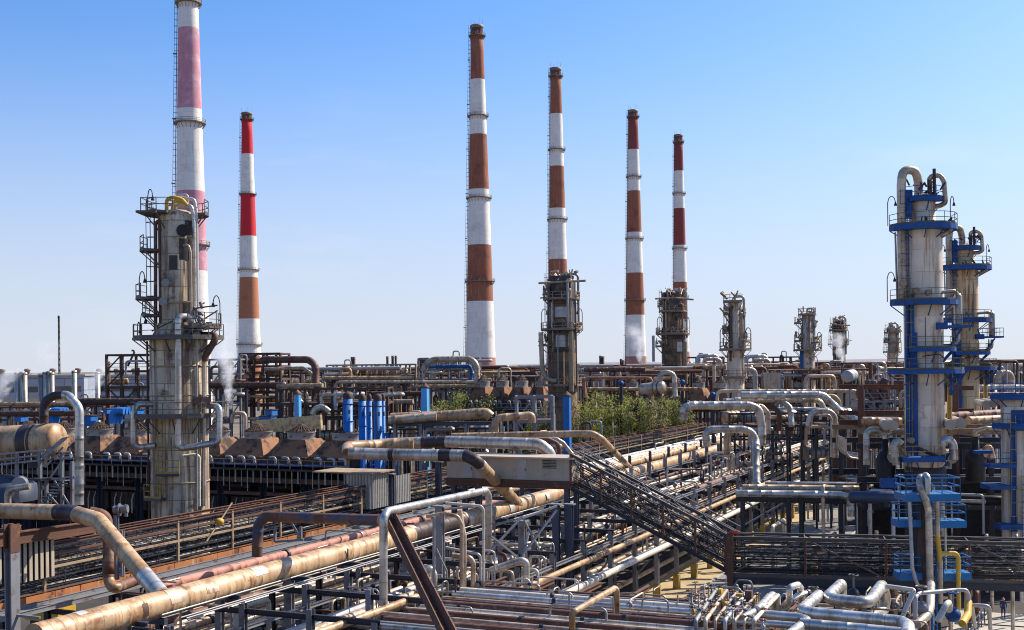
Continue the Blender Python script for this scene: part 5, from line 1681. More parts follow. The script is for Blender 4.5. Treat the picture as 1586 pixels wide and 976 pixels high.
# T-headed posts beside the big main
for i, (u, v) in enumerate(((340, 926), (449, 898), (539, 876), (195, 968))):
    zt = 9.05
    p = PZ(u, v, zt)
    t = thing('tee_post', 'grey H-section post with short arm beside the fat tan main, ' + ('second from the bottom', 'third from the bottom', 'farthest of the four', 'nearest, at the bottom edge')[i], 'post', Vector((p.x, p.y, 0)), 'T-headed posts beside the tan main')
    part('shaft', MB().hbeam(Vector((p.x, p.y, 0)), p, 0.46, 0.40, 0.06, up=A3), 'steel', t)
    part('arm', MB().hbeam(p + B3 * -1.2 + UPZ * .14, p + B3 * 1.5 + UPZ * .14, 0.3, 0.28, 0.05), 'steel_blue', t)
    part('rod', MB().beam(p + UPZ * .3, p + UPZ * 1.2, 0.07), 'steel_dark', t)
# long thin conduits along the big main
for i, (t, z) in enumerate(((-44.9, 9.45), (-43.6, 9.4), (-43.2, 9.4))):
    pipe('thin grey conduit running along the right flank of the fat tan main, %s from it' % ORD[i], [G(52, t, z), G(116, t, z)], 0.05, 'grey_pipe', None, 8, group='conduits beside the tan main')
# blue-grey tall posts in the middle
for i, (u, v, t_) in enumerate(((605, 735, -57.3), (679, 716, -57.3), (741, 745, -49.0), (681, 785, -40.6), (809, 808, -37.2), (861, 782, -37.0), (882, 782, -36.2))):
    p = PT(u, v, t_)
    t = thing('steel_post', 'tall blue-grey post, ' + ('left of the wide cabinet', 'right of the narrow cabinet', 'under the bend of the silver mains', 'behind the cluster of thin risers', 'with a pipe rail, left of the twin posts', 'left one of the twin posts under the shelter', 'right one of the twin posts under the shelter')[i], 'post', Vector((p.x, p.y, 0)))
    part('shaft', MB().hbeam(Vector((p.x, p.y, 0)), p, 0.55, 0.45, 0.07, up=A3), 'steel' if i in (3, 4) else 'steel_blue', t)
    part('head_plate', MB().box(p + UPZ * 0.05, 0.9, 0.7, 0.1, 'g'), 'steel', t)
xb = thing('bracing_frame', 'light X-braced frame between the tall posts below the shelter', 'bracing', P(830, 850, 90))
mb = MB()
for (a, b) in (((809, 803), (862, 784)), ((809, 860), (862, 790)), ((809, 868), (820, 820)), ((755, 858), (809, 800)), ((760, 830), (800, 862)), ((812, 806), (835, 850)), ((680, 790), (760, 782)), ((766, 784), (766, 900))):
    mb.beam(P(a[0], a[1], 88), P(b[0], b[1], 90), 0.14)
part('brace', mb, 'steel', xb)
# risers cluster
YR = 79.0
for i, (pts, r, m) in enumerate((
        ([(672, 935), (672, 800)], 0.10, 'grey_pipe'), ([(715, 935), (715, 812), (709, 800), (690, 795), (660, 800)], 0.13, 'clad_warm'),
        ([(719, 935), (719, 830), (716, 815), (712, 790)], 0.17, 'clad_warm'), ([(733, 935), (733, 872), (728, 864), (700, 860)], 0.19, 'clad_warm'),
        ([(744, 935), (744, 862), (740, 858), (690, 848)], 0.10, 'grey_pipe'), ([(749, 930), (749, 790), (745, 784), (690, 779)], 0.10, 'white_pipe'),
        ([(672, 940), (672, 890), (668, 882), (656, 880)], 0.26, 'clad_silver'), ([(692, 945), (692, 884), (684, 868), (676, 850)], 0.06, 'grey_pipe'),
        ([(766, 920), (766, 856), (760, 853), (748, 853)], 0.07, 'grey_pipe'), ([(815, 935), (815, 872), (808, 868), (760, 884)], 0.26, 'clad_silver'))):
    pipe('%s riser, %s from the left in the cluster beside the rusty strut' % (MW[m], ORD[i]), [P(u, v, YR + i * .3) for u, v in pts], r, m, 0.35, 10, group='risers beside the strut')

# ------------------------------------------------------------------ middle: mains on the shelter bridge
YM = 104.0
pipe('silver clad main with dark sleeves, its sloping leg landing on the fat tan main', [P(540, 702, YM), P(600, 704, YM), P(722, 706, YM - 2), P(738, 714, YM - 3), PT(802, 781, -46.0)], 0.52, ['clad_silver', 'clad_dark', 'clad_tan'], 1.0, 20,
     sec=((0.145, 0.165, 1), (0.335, 0.38, 1), (0.425, 0.50, 1), (0.53, 1.0, 2)))
pipe('tan elbow pipe folding back behind the silver clad main', [P(538, 703, YM + .4), P(538, 692, YM + 3), P(590, 689, YM + 6), P(640, 687, YM + 6)], 0.50, ['clad_tan'], 1.0, 18)
pipe('silver main over the shelter with a dark sleeve, its right end dropping behind the roof', [P(592, 688, 112), P(690, 684, 111), P(836, 688, 108), P(850, 700, 108), P(856, 716, 108)], 0.54, ['clad_silver', 'clad_dark', 'pink_pipe'], 1.0, 20,
     sec=((0.22, 0.36, 1), (0.05, 0.11, 2)))
pipe('tan main behind the shelter with a black sleeve and a sloping tan leg', [P(700, 676, 122), P(890, 672, 119), P(918, 672, 118), P(932, 680, 118), PT(975, 724, -48.6)], 0.34, ['clad_tan', 'clad_dark'], 0.8, 16, sec=((0.52, 0.57, 1), (0.69, 0.84, 1)))
pipe('rust-red hoop of pipe above the shelter roof', [P(760, 680, 114), P(850, 681, 114), P(866, 688, 114), P(866, 706, 114)], 0.22, 'rust_pipe', 0.8, 14)
pipe('thin silver pipe sloping down to the right behind the shelter roof', [P(720, 681, 116), P(862, 680, 116), P(872, 686, 116), P(888, 706, 116)], 0.20, 'clad_silver', 0.6, 12)
pipe('fat tan main on a steel beam, right of the blue tubes', [P(606, 648, 138), P(680, 645, 137), P(753, 640, 136), P(760, 646, 136)], 0.62, ['clad_tan', 'clad_dark'], 0.6, 20, sec=((0.68, 0.70, 1),))
pipe('short tan main lying beside the fat one, right of the blue tubes', [P(602, 651, 136), P(676, 645, 136)], 0.50, 'clad_warm', 0.6, 16)
pipe('tan pipe with an elbow down, right of the fat tan main', [P(767, 670, 132), P(767, 652, 132), P(775, 647, 132), P(824, 643, 132), P(824, 655, 132)], 0.42, 'clad_tan', 0.7, 16)
sb = thing('pipe_support', 'blue-grey trestle carrying the fat tan main right of the blue tubes', 'pipe support', P(690, 660, 137))
mb = MB()
for u in (612, 652, 722, 760): mb.hbeam(Vector((P(u, 660, 137).x, 137, 0)), P(u, 657, 137), 0.4, 0.4, 0.06, up=A3)
part('post', mb, 'steel', sb)
part('beam', MB().hbeam(P(600, 657, 137), P(762, 656, 137), 0.4, 0.45, 0.06), 'steel_blue', sb)
part('beam', MB().hbeam(P(600, 657, 139.5), P(762, 656, 139.5), 0.4, 0.45, 0.06), 'steel_blue', sb)
# blue tubes
for i, (u, w, v0, v1, Y, lab) in enumerate(((538.5, 15.5, 618, 661, 140, 'apart on the left of the bundle'), (561, 12, 621, 676, 138, 'second from the left, in the tight bundle'), (572, 8, 621, 676, 140, 'thinner one in the middle of the bundle'),
        (585, 13, 621, 676, 138, 'widest of the tight bundle'), (593.5, 6, 621, 676, 140, 'thinnest, at the right end of the bundle'))):
    p = P(u, v0, Y); r = w * Y / FPX / 2
    t = thing('blue_tube', 'blue upright tube with dark cap, ' + lab, 'stack', Vector((p.x, Y, 0)), 'blue upright tubes')
    part('tube', MB().lathe((p.x, Y, 0), [(0, r), (p.z, r), (p.z, r * .8)], 24), 'blue_tank', t)
    for dz in (.6, 2.6 + .3 * i, 5.1):
        part('collar', MB().lathe((p.x, Y, p.z - dz), [(-.07, r), (-.06, r * 1.09), (.06, r * 1.09), (.07, r)], 24), 'blue_tank' if dz > 1 else 'steel_rust', t)
    part('lug', MB().box((p.x + r * .4, Y - r * .95, p.z - 1.5), .18, .22, .5), 'brown_dark', t)
    part('cap', MB().lathe((p.x, Y, 0), [(p.z + .02, r * .98), (p.z + .5, r * 1.02), (p.z + .8, r * .5), (p.z + .85, .03)], 16), 'brown_dark', t)
for i, (u, w, v0, v1, Y, lab) in enumerate(((658.5, 12, 601, 636, 150, 'pale blue box-shaped stack in front of the left trees'), (461, 10, 611, 643, 160, 'pale blue box-shaped stack below the brown pipe arch'), (878, 13, 614, 684, 150, 'bright blue box-shaped stack with a brown lid before the right trees'))):
    p = P(u, v0, Y); w = w * Y / FPX
    t = thing('blue_stack', lab, 'stack', Vector((p.x, Y, 0)))
    part('shaft', MB().box((p.x, Y, p.z / 2), w * .8, w * .8, p.z, (Vector((.94, -.34, 0)), Vector((.34, .94, 0)), UPZ)), 'blue_pale' if i < 2 else 'blue_tank', t)
    vs = MB()
    for (zz, k) in ((0.0, 1.25), (0.18, 1.25)): pass
    vs.box((p.x, Y, p.z + .08), w, w, .14, (Vector((.94, -.34, 0)), Vector((.34, .94, 0)), UPZ))
    vs.lathe((p.x, Y, p.z + .15), [(0, w * .55), (.5, .05)], 8)
    part('lid', vs, 'brown_dark' if i != 1 else 'plenum', t)
# blue elbows and boxes behind the near cooler row
for i, (u, v, s) in enumerate(((85, 640, 1.0), (182, 640, 1.0))):
    Y = 168.0
    mb = MB()
    for k in range(3):
        o_ = k * 5
        mb.tube(fillet([P(u - 8 + o_, v + 16, Y + k), P(u - 8 + o_, v + 2, Y + k), P(u - 2 + o_, v - 4, Y + k), P(u + 10 + o_, v - 3, Y + k)], 0.7, 5), 0.5, 12)
    solid('blue_duct', mb, 'blue_tank', 'bundle of blue bent ducts behind the near coolers, ' + ('beside the silver arch' if i == 0 else 'left of the grey column'), 'duct')
for i, (u, v, w, h) in enumerate(((33, 649, 14, 8), (140, 652, 16, 16), (215, 638, 8, 6), (168, 637, 9, 7), (420, 639, 13, 8), (607, 675, 14, 8), (648, 674, 35, 8), (415, 650, 22, 10))):
    Y = 172.0
    p = P(u, v, Y)
    bx = solid('blue_box', MB().box(p, w * Y / FPX, 1.4, h * Y / FPX, 'g'), 'blue_tank', 'blue casing behind the near cooler row, ' + ('left of the silver arch', 'between the arch and the grey column', 'touching the grey column on its left', 'small one under the blue ducts', 'left of the ochre panel', 'at the foot of the blue tubes', 'long low one right of the blue tubes', 'under the ochre panel')[i], 'casing')
    part('rim', MB().box(p + UPZ * (h * Y / FPX / 2 + .06), w * Y / FPX + .2, 1.6, .12, 'g'), 'brown_dark', bx)
    part('leg', MB().box(Vector((p.x, p.y, (p.z - h * Y / FPX / 2) / 2)), .25, .25, p.z - h * Y / FPX / 2 - .02, 'g'), 'steel_dark', bx)
op = thing('wall_panel', 'long speckled ochre insulation panel behind the near fan coolers', 'panel', P(440, 655, 150))
a, b = P(392, 662, 152), P(498, 653, 147)
part('panel', MB().beam(a, b, 0.4, 1.7), 'ochre_panel', op)
mb = MB()
for q in (.05, .5, .95):
    p = a.lerp(b, q); mb.beam(Vector((p.x, p.y + .4, 0)), p + Vector((0, .4, .5)), .35)
part('post', mb, 'steel_dark', op)

# drums farther off
drum('cream riveted drum under the brown pipe arch', P(494, 622, 182), P(526, 619, 180), 1.25, 'clad_tan', (0.15, 0.3, 0.45))
drum('small grey-tan drum beyond the trees with a silver hairpin pipe over it', P(994, 604, 190), P(1028, 600, 188), 1.0, 'clad_warm', (0.6, 0.8))
pipe('silver hairpin pipe rising from the small drum beyond the trees', [P(1022, 590, 189), P(1022, 580, 189), P(1032, 576, 189), P(1044, 580, 189), P(1046, 615, 189)], 0.40, 'clad_silver', 1.0, 14)
drum('grey drum seen end-on below the small dark skyline column', P(1312, 583, 215), P(1320, 581, 222), 1.1, 'grey_pipe', (0.5,))

# ------------------------------------------------------------------ right: loops on the far part of the rack
def loopZ(lab, pts, r, m, Y, **k):
    return pipe(lab, [P(u, v, Y + (w[0] if w else 0)) for (u, v, *w) in pts], r, m, k.pop('R', r * 2.6), k.pop('seg', 16), **k)
loopZ('fat silver loop standing on the rack, nearest the level bridge', [(1095, 692), (1093, 672), (1100, 665), (1150, 665), (1162, 668), (1171, 680), (1172, 752, -4), (1185, 757, -4), (1330, 762, -6)], 0.42, 'clad_silver', 136)
loopZ('fat silver loop with rounded shoulders behind the nearest one', [(1058, 650), (1060, 632), (1072, 628), (1160, 628), (1176, 634), (1180, 660), (1180, 690)], 0.52, 'clad_silver', 150)
loopZ('second shoulder of silver pipe inside the rounded loop', [(1085, 628, 4), (1180, 629, 4), (1190, 640, 4), (1190, 672, 4)], 0.3, 'clad_warm', 150)
loopZ('long silver pipe crossing behind the rounded loop and turning down', [(1120, 622, 8), (1212, 622, 6), (1224, 632, 5), (1226, 660, 4)], 0.40, 'clad_silver', 152)
loopZ('thinner brown-shadowed hairpin between the silver loops', [(1160, 630, 6), (1198, 630, 6), (1207, 640, 5), (1207, 668, 5)], 0.34, 'rust_pipe', 152)  # brown pipe material along its whole length
loopZ('bright silver main with a blue sheen ending in a long sloping leg to the right', [(1148, 612), (1262, 611), (1276, 613), (1306, 642), (1330, 652)], 0.48, 'clad_bright', 156)
loopZ('bright main below the sheen pipe with a rounded right end', [(1138, 620), (1262, 619), (1272, 624), (1276, 636)], 0.40, 'clad_silver', 158)
loopZ('pale pipe hoop at the right of the sloping silver leg', [(1282, 614), (1292, 614), (1299, 622), (1299, 640)], 0.36, 'clad_tan', 164)
loopZ('silver inverted U standing before the sloping silver leg', [(1252, 660), (1256, 641), (1266, 637), (1284, 637), (1293, 645), (1294, 708)], 0.36, 'clad_silver', 140)
loopZ('thin inner U of pipe nested in the silver one', [(1270, 650), (1272, 643), (1284, 643), (1288, 650), (1288, 708)], 0.16, 'clad_silver', 139)
loopZ('tan short riser pair under the silver loop', [(1126, 704), (1126, 676), (1130, 670)], 0.40, 'clad_warm', 138)
for i in range(5):
    loopZ('nested thin silver pipe turning from upright to level, %s from the inside' % ORD[i], [(1296 + i * 3.5, 672 + i * 2), (1296 + i * 3.5, 692 + i * 2.2), (1302 + i * 3.5, 700 + i * 2.2), (1345, 704 + i * 2.4)], 0.12, 'clad_silver', 138 - i * .5, R=0.7, seg=8, group='nested thin silver pipes')
loopZ('polished main crossing over the road and turning down at its right end', [(1140, 764), (1300, 766), (1315, 770), (1318, 782), (1318, 800)], 0.36, 'clad_bright', 122)
loopZ('tan-grey main crossing over the road behind the polished one', [(1150, 755, 5), (1330, 757, 5)], 0.34, 'clad_warm', 122)
loopZ('thin bright pipe crossing over the road, highest of the crossing pipes', [(1185, 748, 7), (1330, 749, 7)], 0.16, 'clad_bright', 122)
rx = thing('pipe_support', 'dark steel portal carrying the pipes across the road', 'pipe support', P(1250, 780, 124))
for u in (1150, 1221, 1241, 1302, 1328):
    p = P(u, 768, 124)
    part('post', MB().hbeam(Vector((p.x, 124, 0)), p, 0.42, 0.42, 0.06, up=A3), 'steel_dark', rx)
part('beam', MB().hbeam(P(1140, 772, 124), P(1330, 777, 124), 0.5, 0.6, 0.08), 'steel_dark', rx)
for (a, b) in (((1150, 775), (1221, 815)), ((1150, 815), (1221, 775))):
    part('brace', MB().beam(P(*a, 124.3), P(*b, 124.3), 0.16), 'steel', rx)
# rust-brown portal and horizontal beams behind
rp = thing('steel_portal', 'rust-brown portal frame left of the tall cream column', 'steel frame', P(1333, 700, 134))
p = P(1333, 597, 134)
part('post', MB().hbeam(Vector((p.x, p.y, 0)), p, 0.62, 0.55, 0.08, up=A3), 'steel_rust', rp)
for v, u1 in ((600, 1400), (640, 1400), (655, 1390)):
    part('beam', MB().hbeam(P(1300, v - 1, 135), P(u1, v, 135), 0.4, 0.55, 0.08), 'steel_rust', rp)
rp = thing('steel_portal', 'rust-brown cantilever frame between the two cream columns', 'steel frame', P(1480, 650, 136))
p = P(1480, 593, 136)
part('post', MB().hbeam(Vector((p.x, p.y, 0)), p, 0.62, 0.55, 0.08, up=A3), 'steel_rust', rp)
for v in (601, 636): part('beam', MB().hbeam(P(1470, v, 136), P(1508, v, 136), 0.4, 0.5, 0.08), 'steel_rust', rp)
# the dark substructure under the cream columns
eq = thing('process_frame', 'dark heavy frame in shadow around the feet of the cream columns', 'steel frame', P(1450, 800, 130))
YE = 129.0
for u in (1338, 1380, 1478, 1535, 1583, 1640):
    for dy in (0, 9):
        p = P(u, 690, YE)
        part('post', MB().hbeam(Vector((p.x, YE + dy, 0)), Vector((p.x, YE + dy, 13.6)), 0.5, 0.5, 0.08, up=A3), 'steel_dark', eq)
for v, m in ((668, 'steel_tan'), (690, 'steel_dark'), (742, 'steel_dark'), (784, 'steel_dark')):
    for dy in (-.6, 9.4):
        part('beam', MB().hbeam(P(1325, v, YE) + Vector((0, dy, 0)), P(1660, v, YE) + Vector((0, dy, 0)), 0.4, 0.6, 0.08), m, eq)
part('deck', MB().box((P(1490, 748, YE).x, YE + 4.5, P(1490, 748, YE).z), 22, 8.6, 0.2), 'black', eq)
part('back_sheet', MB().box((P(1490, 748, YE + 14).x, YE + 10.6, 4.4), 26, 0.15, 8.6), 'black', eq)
for i, (u, v0, v1, lab) in enumerate(((1372, 680, 745, 'left of the tall cream column'), (1511, 676, 745, 'right of the tall cream column'))):
    Yv = 126.0
    b0 = P(u, v1, Yv); h = (v1 - v0) * Yv / FPX
    t = thing('black_vessel', 'sooty black vessel with a bottle neck, ' + lab, 'vessel', Vector((b0.x, Yv, b0.z)))
    part('body', MB().lathe(b0, [(0, 1.0), (h * .12, 1.0), (h * .5, 1.05), (h * .62, .8), (h * .72, .42), (h, .38), (h, .05)], 24), 'black', t)
    part('neck_pipe', MB().tube(fillet([b0 + UPZ * h, b0 + UPZ * (h + .5), b0 + Vector((1.2, 0, h + .8)), b0 + Vector((3.0, 0, h + .7))], .6), .3, 12), 'clad_silver', t)
    part('tan_elbow', MB().tube(fillet([b0 + Vector((.8, -.2, h * .55)), b0 + Vector((1.3, -.3, h * .8)), b0 + Vector((1.6, -.3, h * .5))], .6), .42, 12), 'clad_tan', t)
k_ = 0
for (u, v, r, m, what) in ((1373, 659, .46, 'corr_pale', 'left one of the pair beside the ladder'), (1384, 659, .46, 'corr_pale', 'right one of the pair beside the ladder'), (1472, 658, .50, 'corr_pale', 'left one of the pair between the cream columns'),
        (1488, 656, .54, 'corr_pale', 'right one of the pair between the cream columns'), (1527, 626, .36, 'corr_pale', 'left one of the trio by the ochre column'), (1538, 625, .40, 'corr_pale', 'middle one of the trio by the ochre column'), (1549, 622, .40, 'corr_pale', 'right one of the trio by the ochre column'),
        (1475, 711, .42, 'corr_pale', 'low one at the foot of the tall cream column'), (1382, 712, .34, 'corr_pale', 'low one left of the ladder')):
    p = P(u, v, 121.5)
    t = thing('exchanger', 'end-on exchanger with pale round cover, ' + what, 'heat exchanger', p, 'end-on exchangers')
    part('shell', MB().tube([p, p + Vector((1.6, 6.5, 0.0))], r * .93, 20), 'clad_warm', t)
    part('cover', MB().tube([p - Vector((.02, .1, 0)), p + Vector((.05, .2, 0))], r * 1.08, 22), m, t)
loopZ('rusty brown main between the two cream columns', [(1470, 645, 6), (1560, 640, 12)], 0.5, 'rust_pipe', 128)
loopZ('cream main under the trio of end-on exchangers', [(1500, 651, 4), (1560, 648, 8)], 0.42, 'clad_tan', 126)
loopZ('silver elbow pipe right of the tall cream column near its foot', [(1462, 690), (1462, 683), (1470, 680), (1477, 688), (1478, 712)], 0.40, 'clad_bright', 121)
loopZ('silver elbow pipe left of the ladder of the tall cream column', [(1388, 720), (1384, 690), (1390, 683), (1396, 688)], 0.40, 'clad_silver', 120.6)
loopZ('cream main below the rust-brown portal', [(1336, 652, 3), (1396, 653, 3)], 0.44, 'clad_tan', 126)
loopZ('silver elbow beside the rust-brown portal', [(1342, 720), (1342, 672), (1348, 666), (1362, 666), (1366, 676)], 0.34, 'clad_silver', 124)
drum('dark horizontal drum in the shadow between cream columns', P(1484, 774, 122), P(1552, 776, 120), 0.52, 'black')
drum('dark blue-grey drum left of the foreground stand', P(1318, 770, 118), P(1388, 771, 116), 0.62, 'steel_blue')

# blue pieces around the foot of the tall column
bf = thing('blue_steelwork', 'blue service walkway around the foot of the tall cream column', 'walkway', P(1430, 720, 120))
xa, xb = P(1398, 708, 120).x, P(1464, 708, 120).x
part('deck', MB().box(((xa + xb) / 2, 120.6, P(1430, 712, 120).z), xb - xa, 1.6, .5), 'blue', bf)
part('railing', straight_rail(Vector((xa, 119.9, P(1430, 708, 120).z)), Vector((xb, 119.9, P(1430, 708, 120).z))), 'yellow_dark', bf)
for (u, v, w, h) in ((1376, 748, 24, 14), (1522, 700, 26, 5), (1540, 752, 40, 8), (1490, 812, 0, 0)):
    if w: part('panel', MB().box(P(u, v, 119), w * .0643, .8, h * .0643), 'blue', bf)
# ------------------------------------------------------------------ the slim stand with light blue baskets, foreground right
YF = 84.0
kf = YF / FPX
def fp(u, v, dy=0.0): return P(u, v, YF + dy)
cb_ = fp(1431, 900)
fs = thing('pipe_stand', 'slender grey stand before the level bridge with blue baskets and a yellow branch pipe', 'pipe stand', Vector((cb_.x, YF, 0)))
part('mast', MB().lathe((cb_.x, YF, 0), [(0, .42), (fp(1431, 735).z, .40), (fp(1431, 733).z, .05)], 20), 'steel_rust', fs)
for du in (-10.5, 13):
    p = fp(1431 + du, 750)
    part('leg', MB().hbeam(Vector((p.x, YF + .5, 0)), p + Vector((0, .5, 0)), .3, .3, .05), 'steel_blue' if du < 0 else 'blue_light', fs)
def basket(u0, u1, v, dy0, dy1, h=1.15):
    a, b = fp(u0, v), fp(u1, v)
    return rect_platform(fs, a.x, b.x, YF + dy0, YF + dy1, a.z, 'blue_light', 'blue_light', th=.5, rail=.07, name='basket')
basket(1393, 1478, 763, -1.3, 1.2)
basket(1388, 1424, 805, -.4, 1.2)
basket(1452, 1494, 806, -.4, 1.2)
basket(1390, 1424, 886, -.6, 1.0)
basket(1456, 1500, 886, -.6, 1.0)
riser(fs, [fp(1428, 742, -.6), fp(1426, 738, -1.0), fp(1424, 748, -1.2), fp(1427, 760, -1.4), fp(1434, 775, -1.4), fp(1438, 790, -1.2), fp(1441, 915, -1.2)], .24, 'clad_silver', .5, 14)
riser(fs, [fp(1436, 765, -1.4), fp(1437, 740, -1.4), fp(1433, 735, -1.0), fp(1431, 742, -.5)], .22, 'clad_bright', .4, 12)
riser(fs, [fp(1451, 768, -.9), fp(1452, 830, -.9), fp(1456, 870, -.9), fp(1457, 935, -.9)], .17, ['clad_warm', 'yellow'], .4, 12, sec=((.3, .72, 1),))
riser(fs, [fp(1456, 857, -.9), fp(1480, 857, -.9), fp(1484, 862, -.9), fp(1485, 945, -.9)], .15, 'yellow', .3, 12, name='branch_pipe')
riser(fs, [fp(1408, 768, -.9), fp(1409, 785, -.9), fp(1413, 880, -1.2), fp(1418, 898, -1.2), fp(1424, 912, -1.2)], .13, 'grey_pipe', .4, 10)
riser(fs, [fp(1464, 800, .4), fp(1465, 890, .4)], .07, 'white_pipe', .4, 8)
ladder(fs, (cb_.x, YF), .9, -60, 1, fp(1431, 765).z, 'blue_light', False)

# ------------------------------------------------------------------ foreground right: cross rack of pipes, silver loops, valve manifold
CS = 69.0
cr = thing('pipe_rack', 'low cross rack of rusty sleepers under the horizontal pipe bank at the bottom', 'pipe rack', G(CS, -10, 0))
za = 8.0
tA = ST(PZ(684, 930, za))[1]; tB = ST(PZ(1410, 960, za))[1]
n = 9
for i in range(n):
    t = tA + (tB - tA) * i / (n - 1)
    bm = MB().hbeam(G(62, t, za - .25), G(78, t, za - .25), .25, .3, .05)
    part('sleeper', bm, 'steel_rust', cr)
    for s in (63.5, 76.5):
        part('post', MB().hbeam(G(s, t, 0), G(s, t, za - .4), .36, .36, .05, up=A3), 'steel_dark', cr)
rr = random.Random(91)
bank = []
spec = [(905, .13, 'steel_rust'), (908, .10, 'grey_pipe'), (913, .20, 'white_pipe'), (920, .22, 'clad_bright'), (927, .12, 'clad_warm'), (930, .10, 'rust_pipe'), (937, .26, 'rust_pipe'), (944, .16, 'clad_silver'), (948, .09, 'white_pipe'),
        (953, .24, 'rust_pipe'), (960, .16, 'clad_warm'), (964, .10, 'rust_pipe'), (969, .22, 'rust_pipe'), (975, .14, 'grey_pipe'), (981, .2, 'clad_silver')]
spec = sorted(spec + [(v_, .055 + .02 * (v_ % 3), ('rust_pipe', 'steel_rust', 'grey_pipe')[v_ % 3]) for v_ in (910, 917, 933, 940, 951, 957, 967, 972)])
for i, (v, r, m) in enumerate(spec):
    p = PZ(700, v, za + r)
    s, t = ST(p)
    t1 = ST(PZ(1062 - (i % 4) * 22, v + 28, za))[1] + rr.uniform(-.5, .5)
    ta_ = tA + rr.uniform(-1.2, .3)
    nm = 'rusty brown' if m in ('steel_rust', 'rust_pipe') else MW[m]
    pts = [G(s, ta_, za + r), G(s, t1 + 4, za + r)]
    pipe('%s pipe of the horizontal bank at the bottom, %s from the back' % (nm, ORD[i] if i < 20 else ('twenty-first', 'twenty-second', 'twenty-third')[i - 20]), pts, r, m, None, 14, group='horizontal pipe bank', flanges=(rr.uniform(.3, .7),) if r > .12 else ())
pipe('tan pipe arm slanting across the horizontal bank with a post at each end', [PZ(886, 985, 8), PZ(886, 952, 9.6), PZ(890, 947, 9.8), PZ(952, 911, 9.9), PZ(955, 914, 9.8), PZ(956, 950, 8.2)], .17, 'clad_tan', .3, 12)
# silver loops
def lp3(lab, pts, r, m='clad_bright', R=None, **k):
    return pipe(lab, [PZ(u, v, z) for (u, v, z) in pts], r, m, R or r * 2.3, 18, **k)
zb_ = 8.9
lp3('fat silver U-loop lying flat, its open end towards the level bridge', [(1302, 940, 7.0), (1303, 905, zb_), (1282, 925, zb_), (1292, 929, zb_), (1340, 934, zb_), (1350, 929, zb_), (1366, 906, zb_), (1371, 925, 8), (1369, 944, 7.2), (1348, 958, 7.2)], .36)
lp3('fat silver loop nearest the picture bottom, with a square left shoulder', [(1268, 922, zb_ + .1), (1242, 945, zb_), (1252, 949, zb_), (1396, 963, zb_), (1407, 970, zb_), (1404, 1000, zb_)], .34)
lp3('fat silver pipe along the bottom edge below the square-shouldered loop', [(1240, 966, zb_ - .2), (1330, 974, zb_ - .2), (1420, 983, zb_ - .2)], .30)
lp3('silver hairpin at the left of the loops, bending back along the bottom', [(1120, 947, zb_ - .3), (1242, 957, zb_ - .3), (1250, 962, zb_ - .3), (1215, 990, zb_ - .3)], .28)
lp3('thin polished pipe below the hairpin of the silver loops', [(1110, 960, zb_ - .4), (1232, 969, zb_ - .4)], .2)
lp3('silver stub bending upright left of the square-shouldered loop', [(1172, 945, zb_), (1196, 922, zb_), (1201, 925, zb_ - .3), (1200, 945, zb_ - 1.5)], .24)
lp3('upright silver hoop with two thin legs behind the stubs', [(1208, 945, 7.6), (1223, 930, 9.2), (1222, 910, 10.0), (1236, 906, 10.0), (1240, 911, 9.6), (1240, 930, 8.4)], .2)
lp3('short silver branch ending in a flange beside the upright hoop', [(1226, 930, 9.0), (1236, 922, 9.2), (1252, 918, 9.2)], .17, flanges=(.95,))
lp3('silver stub to the left of the loops, bent downwards', [(1150, 958, zb_ - .2), (1184, 938, zb_), (1189, 943, zb_ - .4), (1186, 960, zb_ - 1)], .22)
lp3('grey bent pipe at the foot of the slender stand, curling to the left', [(1442, 905, 8.5), (1441, 940, 8.0), (1436, 953, 8.0), (1420, 968, 7.8)], .26, 'clad_silver')
lp3('thin frame pipe over the foot of the stand, ending in a yellow bend', [(1417, 985, 7), (1418, 925, 9.2), (1424, 919, 9.3), (1480, 914, 9.3), (1496, 914, 9.3), (1500, 920, 9.0), (1500, 935, 8.4)], .12, 'grey_pipe')
lp3('yellow bent pipe end beside the stand', [(1500, 932, 8.5), (1499, 952, 7.9), (1490, 966, 7.7)], .22, 'yellow')
lp3('silver pipe stub leaning right beside the yellow bend', [(1452, 962, 7.9), (1466, 936, 8.8), (1470, 933, 8.7), (1472, 950, 8.0)], .18, 'white_pipe')
lp3('thin grey brace of pipe left of the stand foot', [(1398, 955, 8.0), (1413, 920, 9.2), (1416, 914, 9.4), (1372, 908, 9.5)], .14, 'white_pipe')
lp3('grey goal-shaped pipe stand right of the yellow bend', [(1510, 970, 6.5), (1505, 937, 8.3), (1532, 939, 8.3), (1534, 975, 6.6)], .12, 'grey_pipe')
# round valve bodies among them
for i, (u, v, z, r) in enumerate(((1427, 942, 8.4, .42), (1476, 952, 7.9, .46), (1400, 950, 7.8, .4), (1322, 920, 7.6, .4), (1340, 958, 7.9, .4), (1260, 940, 7.6, .35))):
    p = PZ(u, v, z)
    t = thing('gate_valve', 'valve among the silver loops, ' + ('grey, at the foot of the stand', 'blue, right of the stand', 'dark, left of the stand', 'dark, behind the flat U-loop', 'dark, under the right end of the square-shouldered loop', 'dark, under the square shoulder')[i], 'valve', p)
    m = ('steel', 'blue', 'steel_dark', 'steel_dark', 'black', 'steel_dark')[i]
    part('body', MB().ball(p, r, 14), m, t)
    part('stem', MB().tube([p, p + UPZ * (r + .9)], .07, 8), 'steel', t)
    part('hand_wheel', MB().tube([p + UPZ * (r + .85) + Vector((math.cos(a * math.pi / 6) * .32, math.sin(a * math.pi / 6) * .32, 0)) for a in range(13)], .05, 6), m, t)
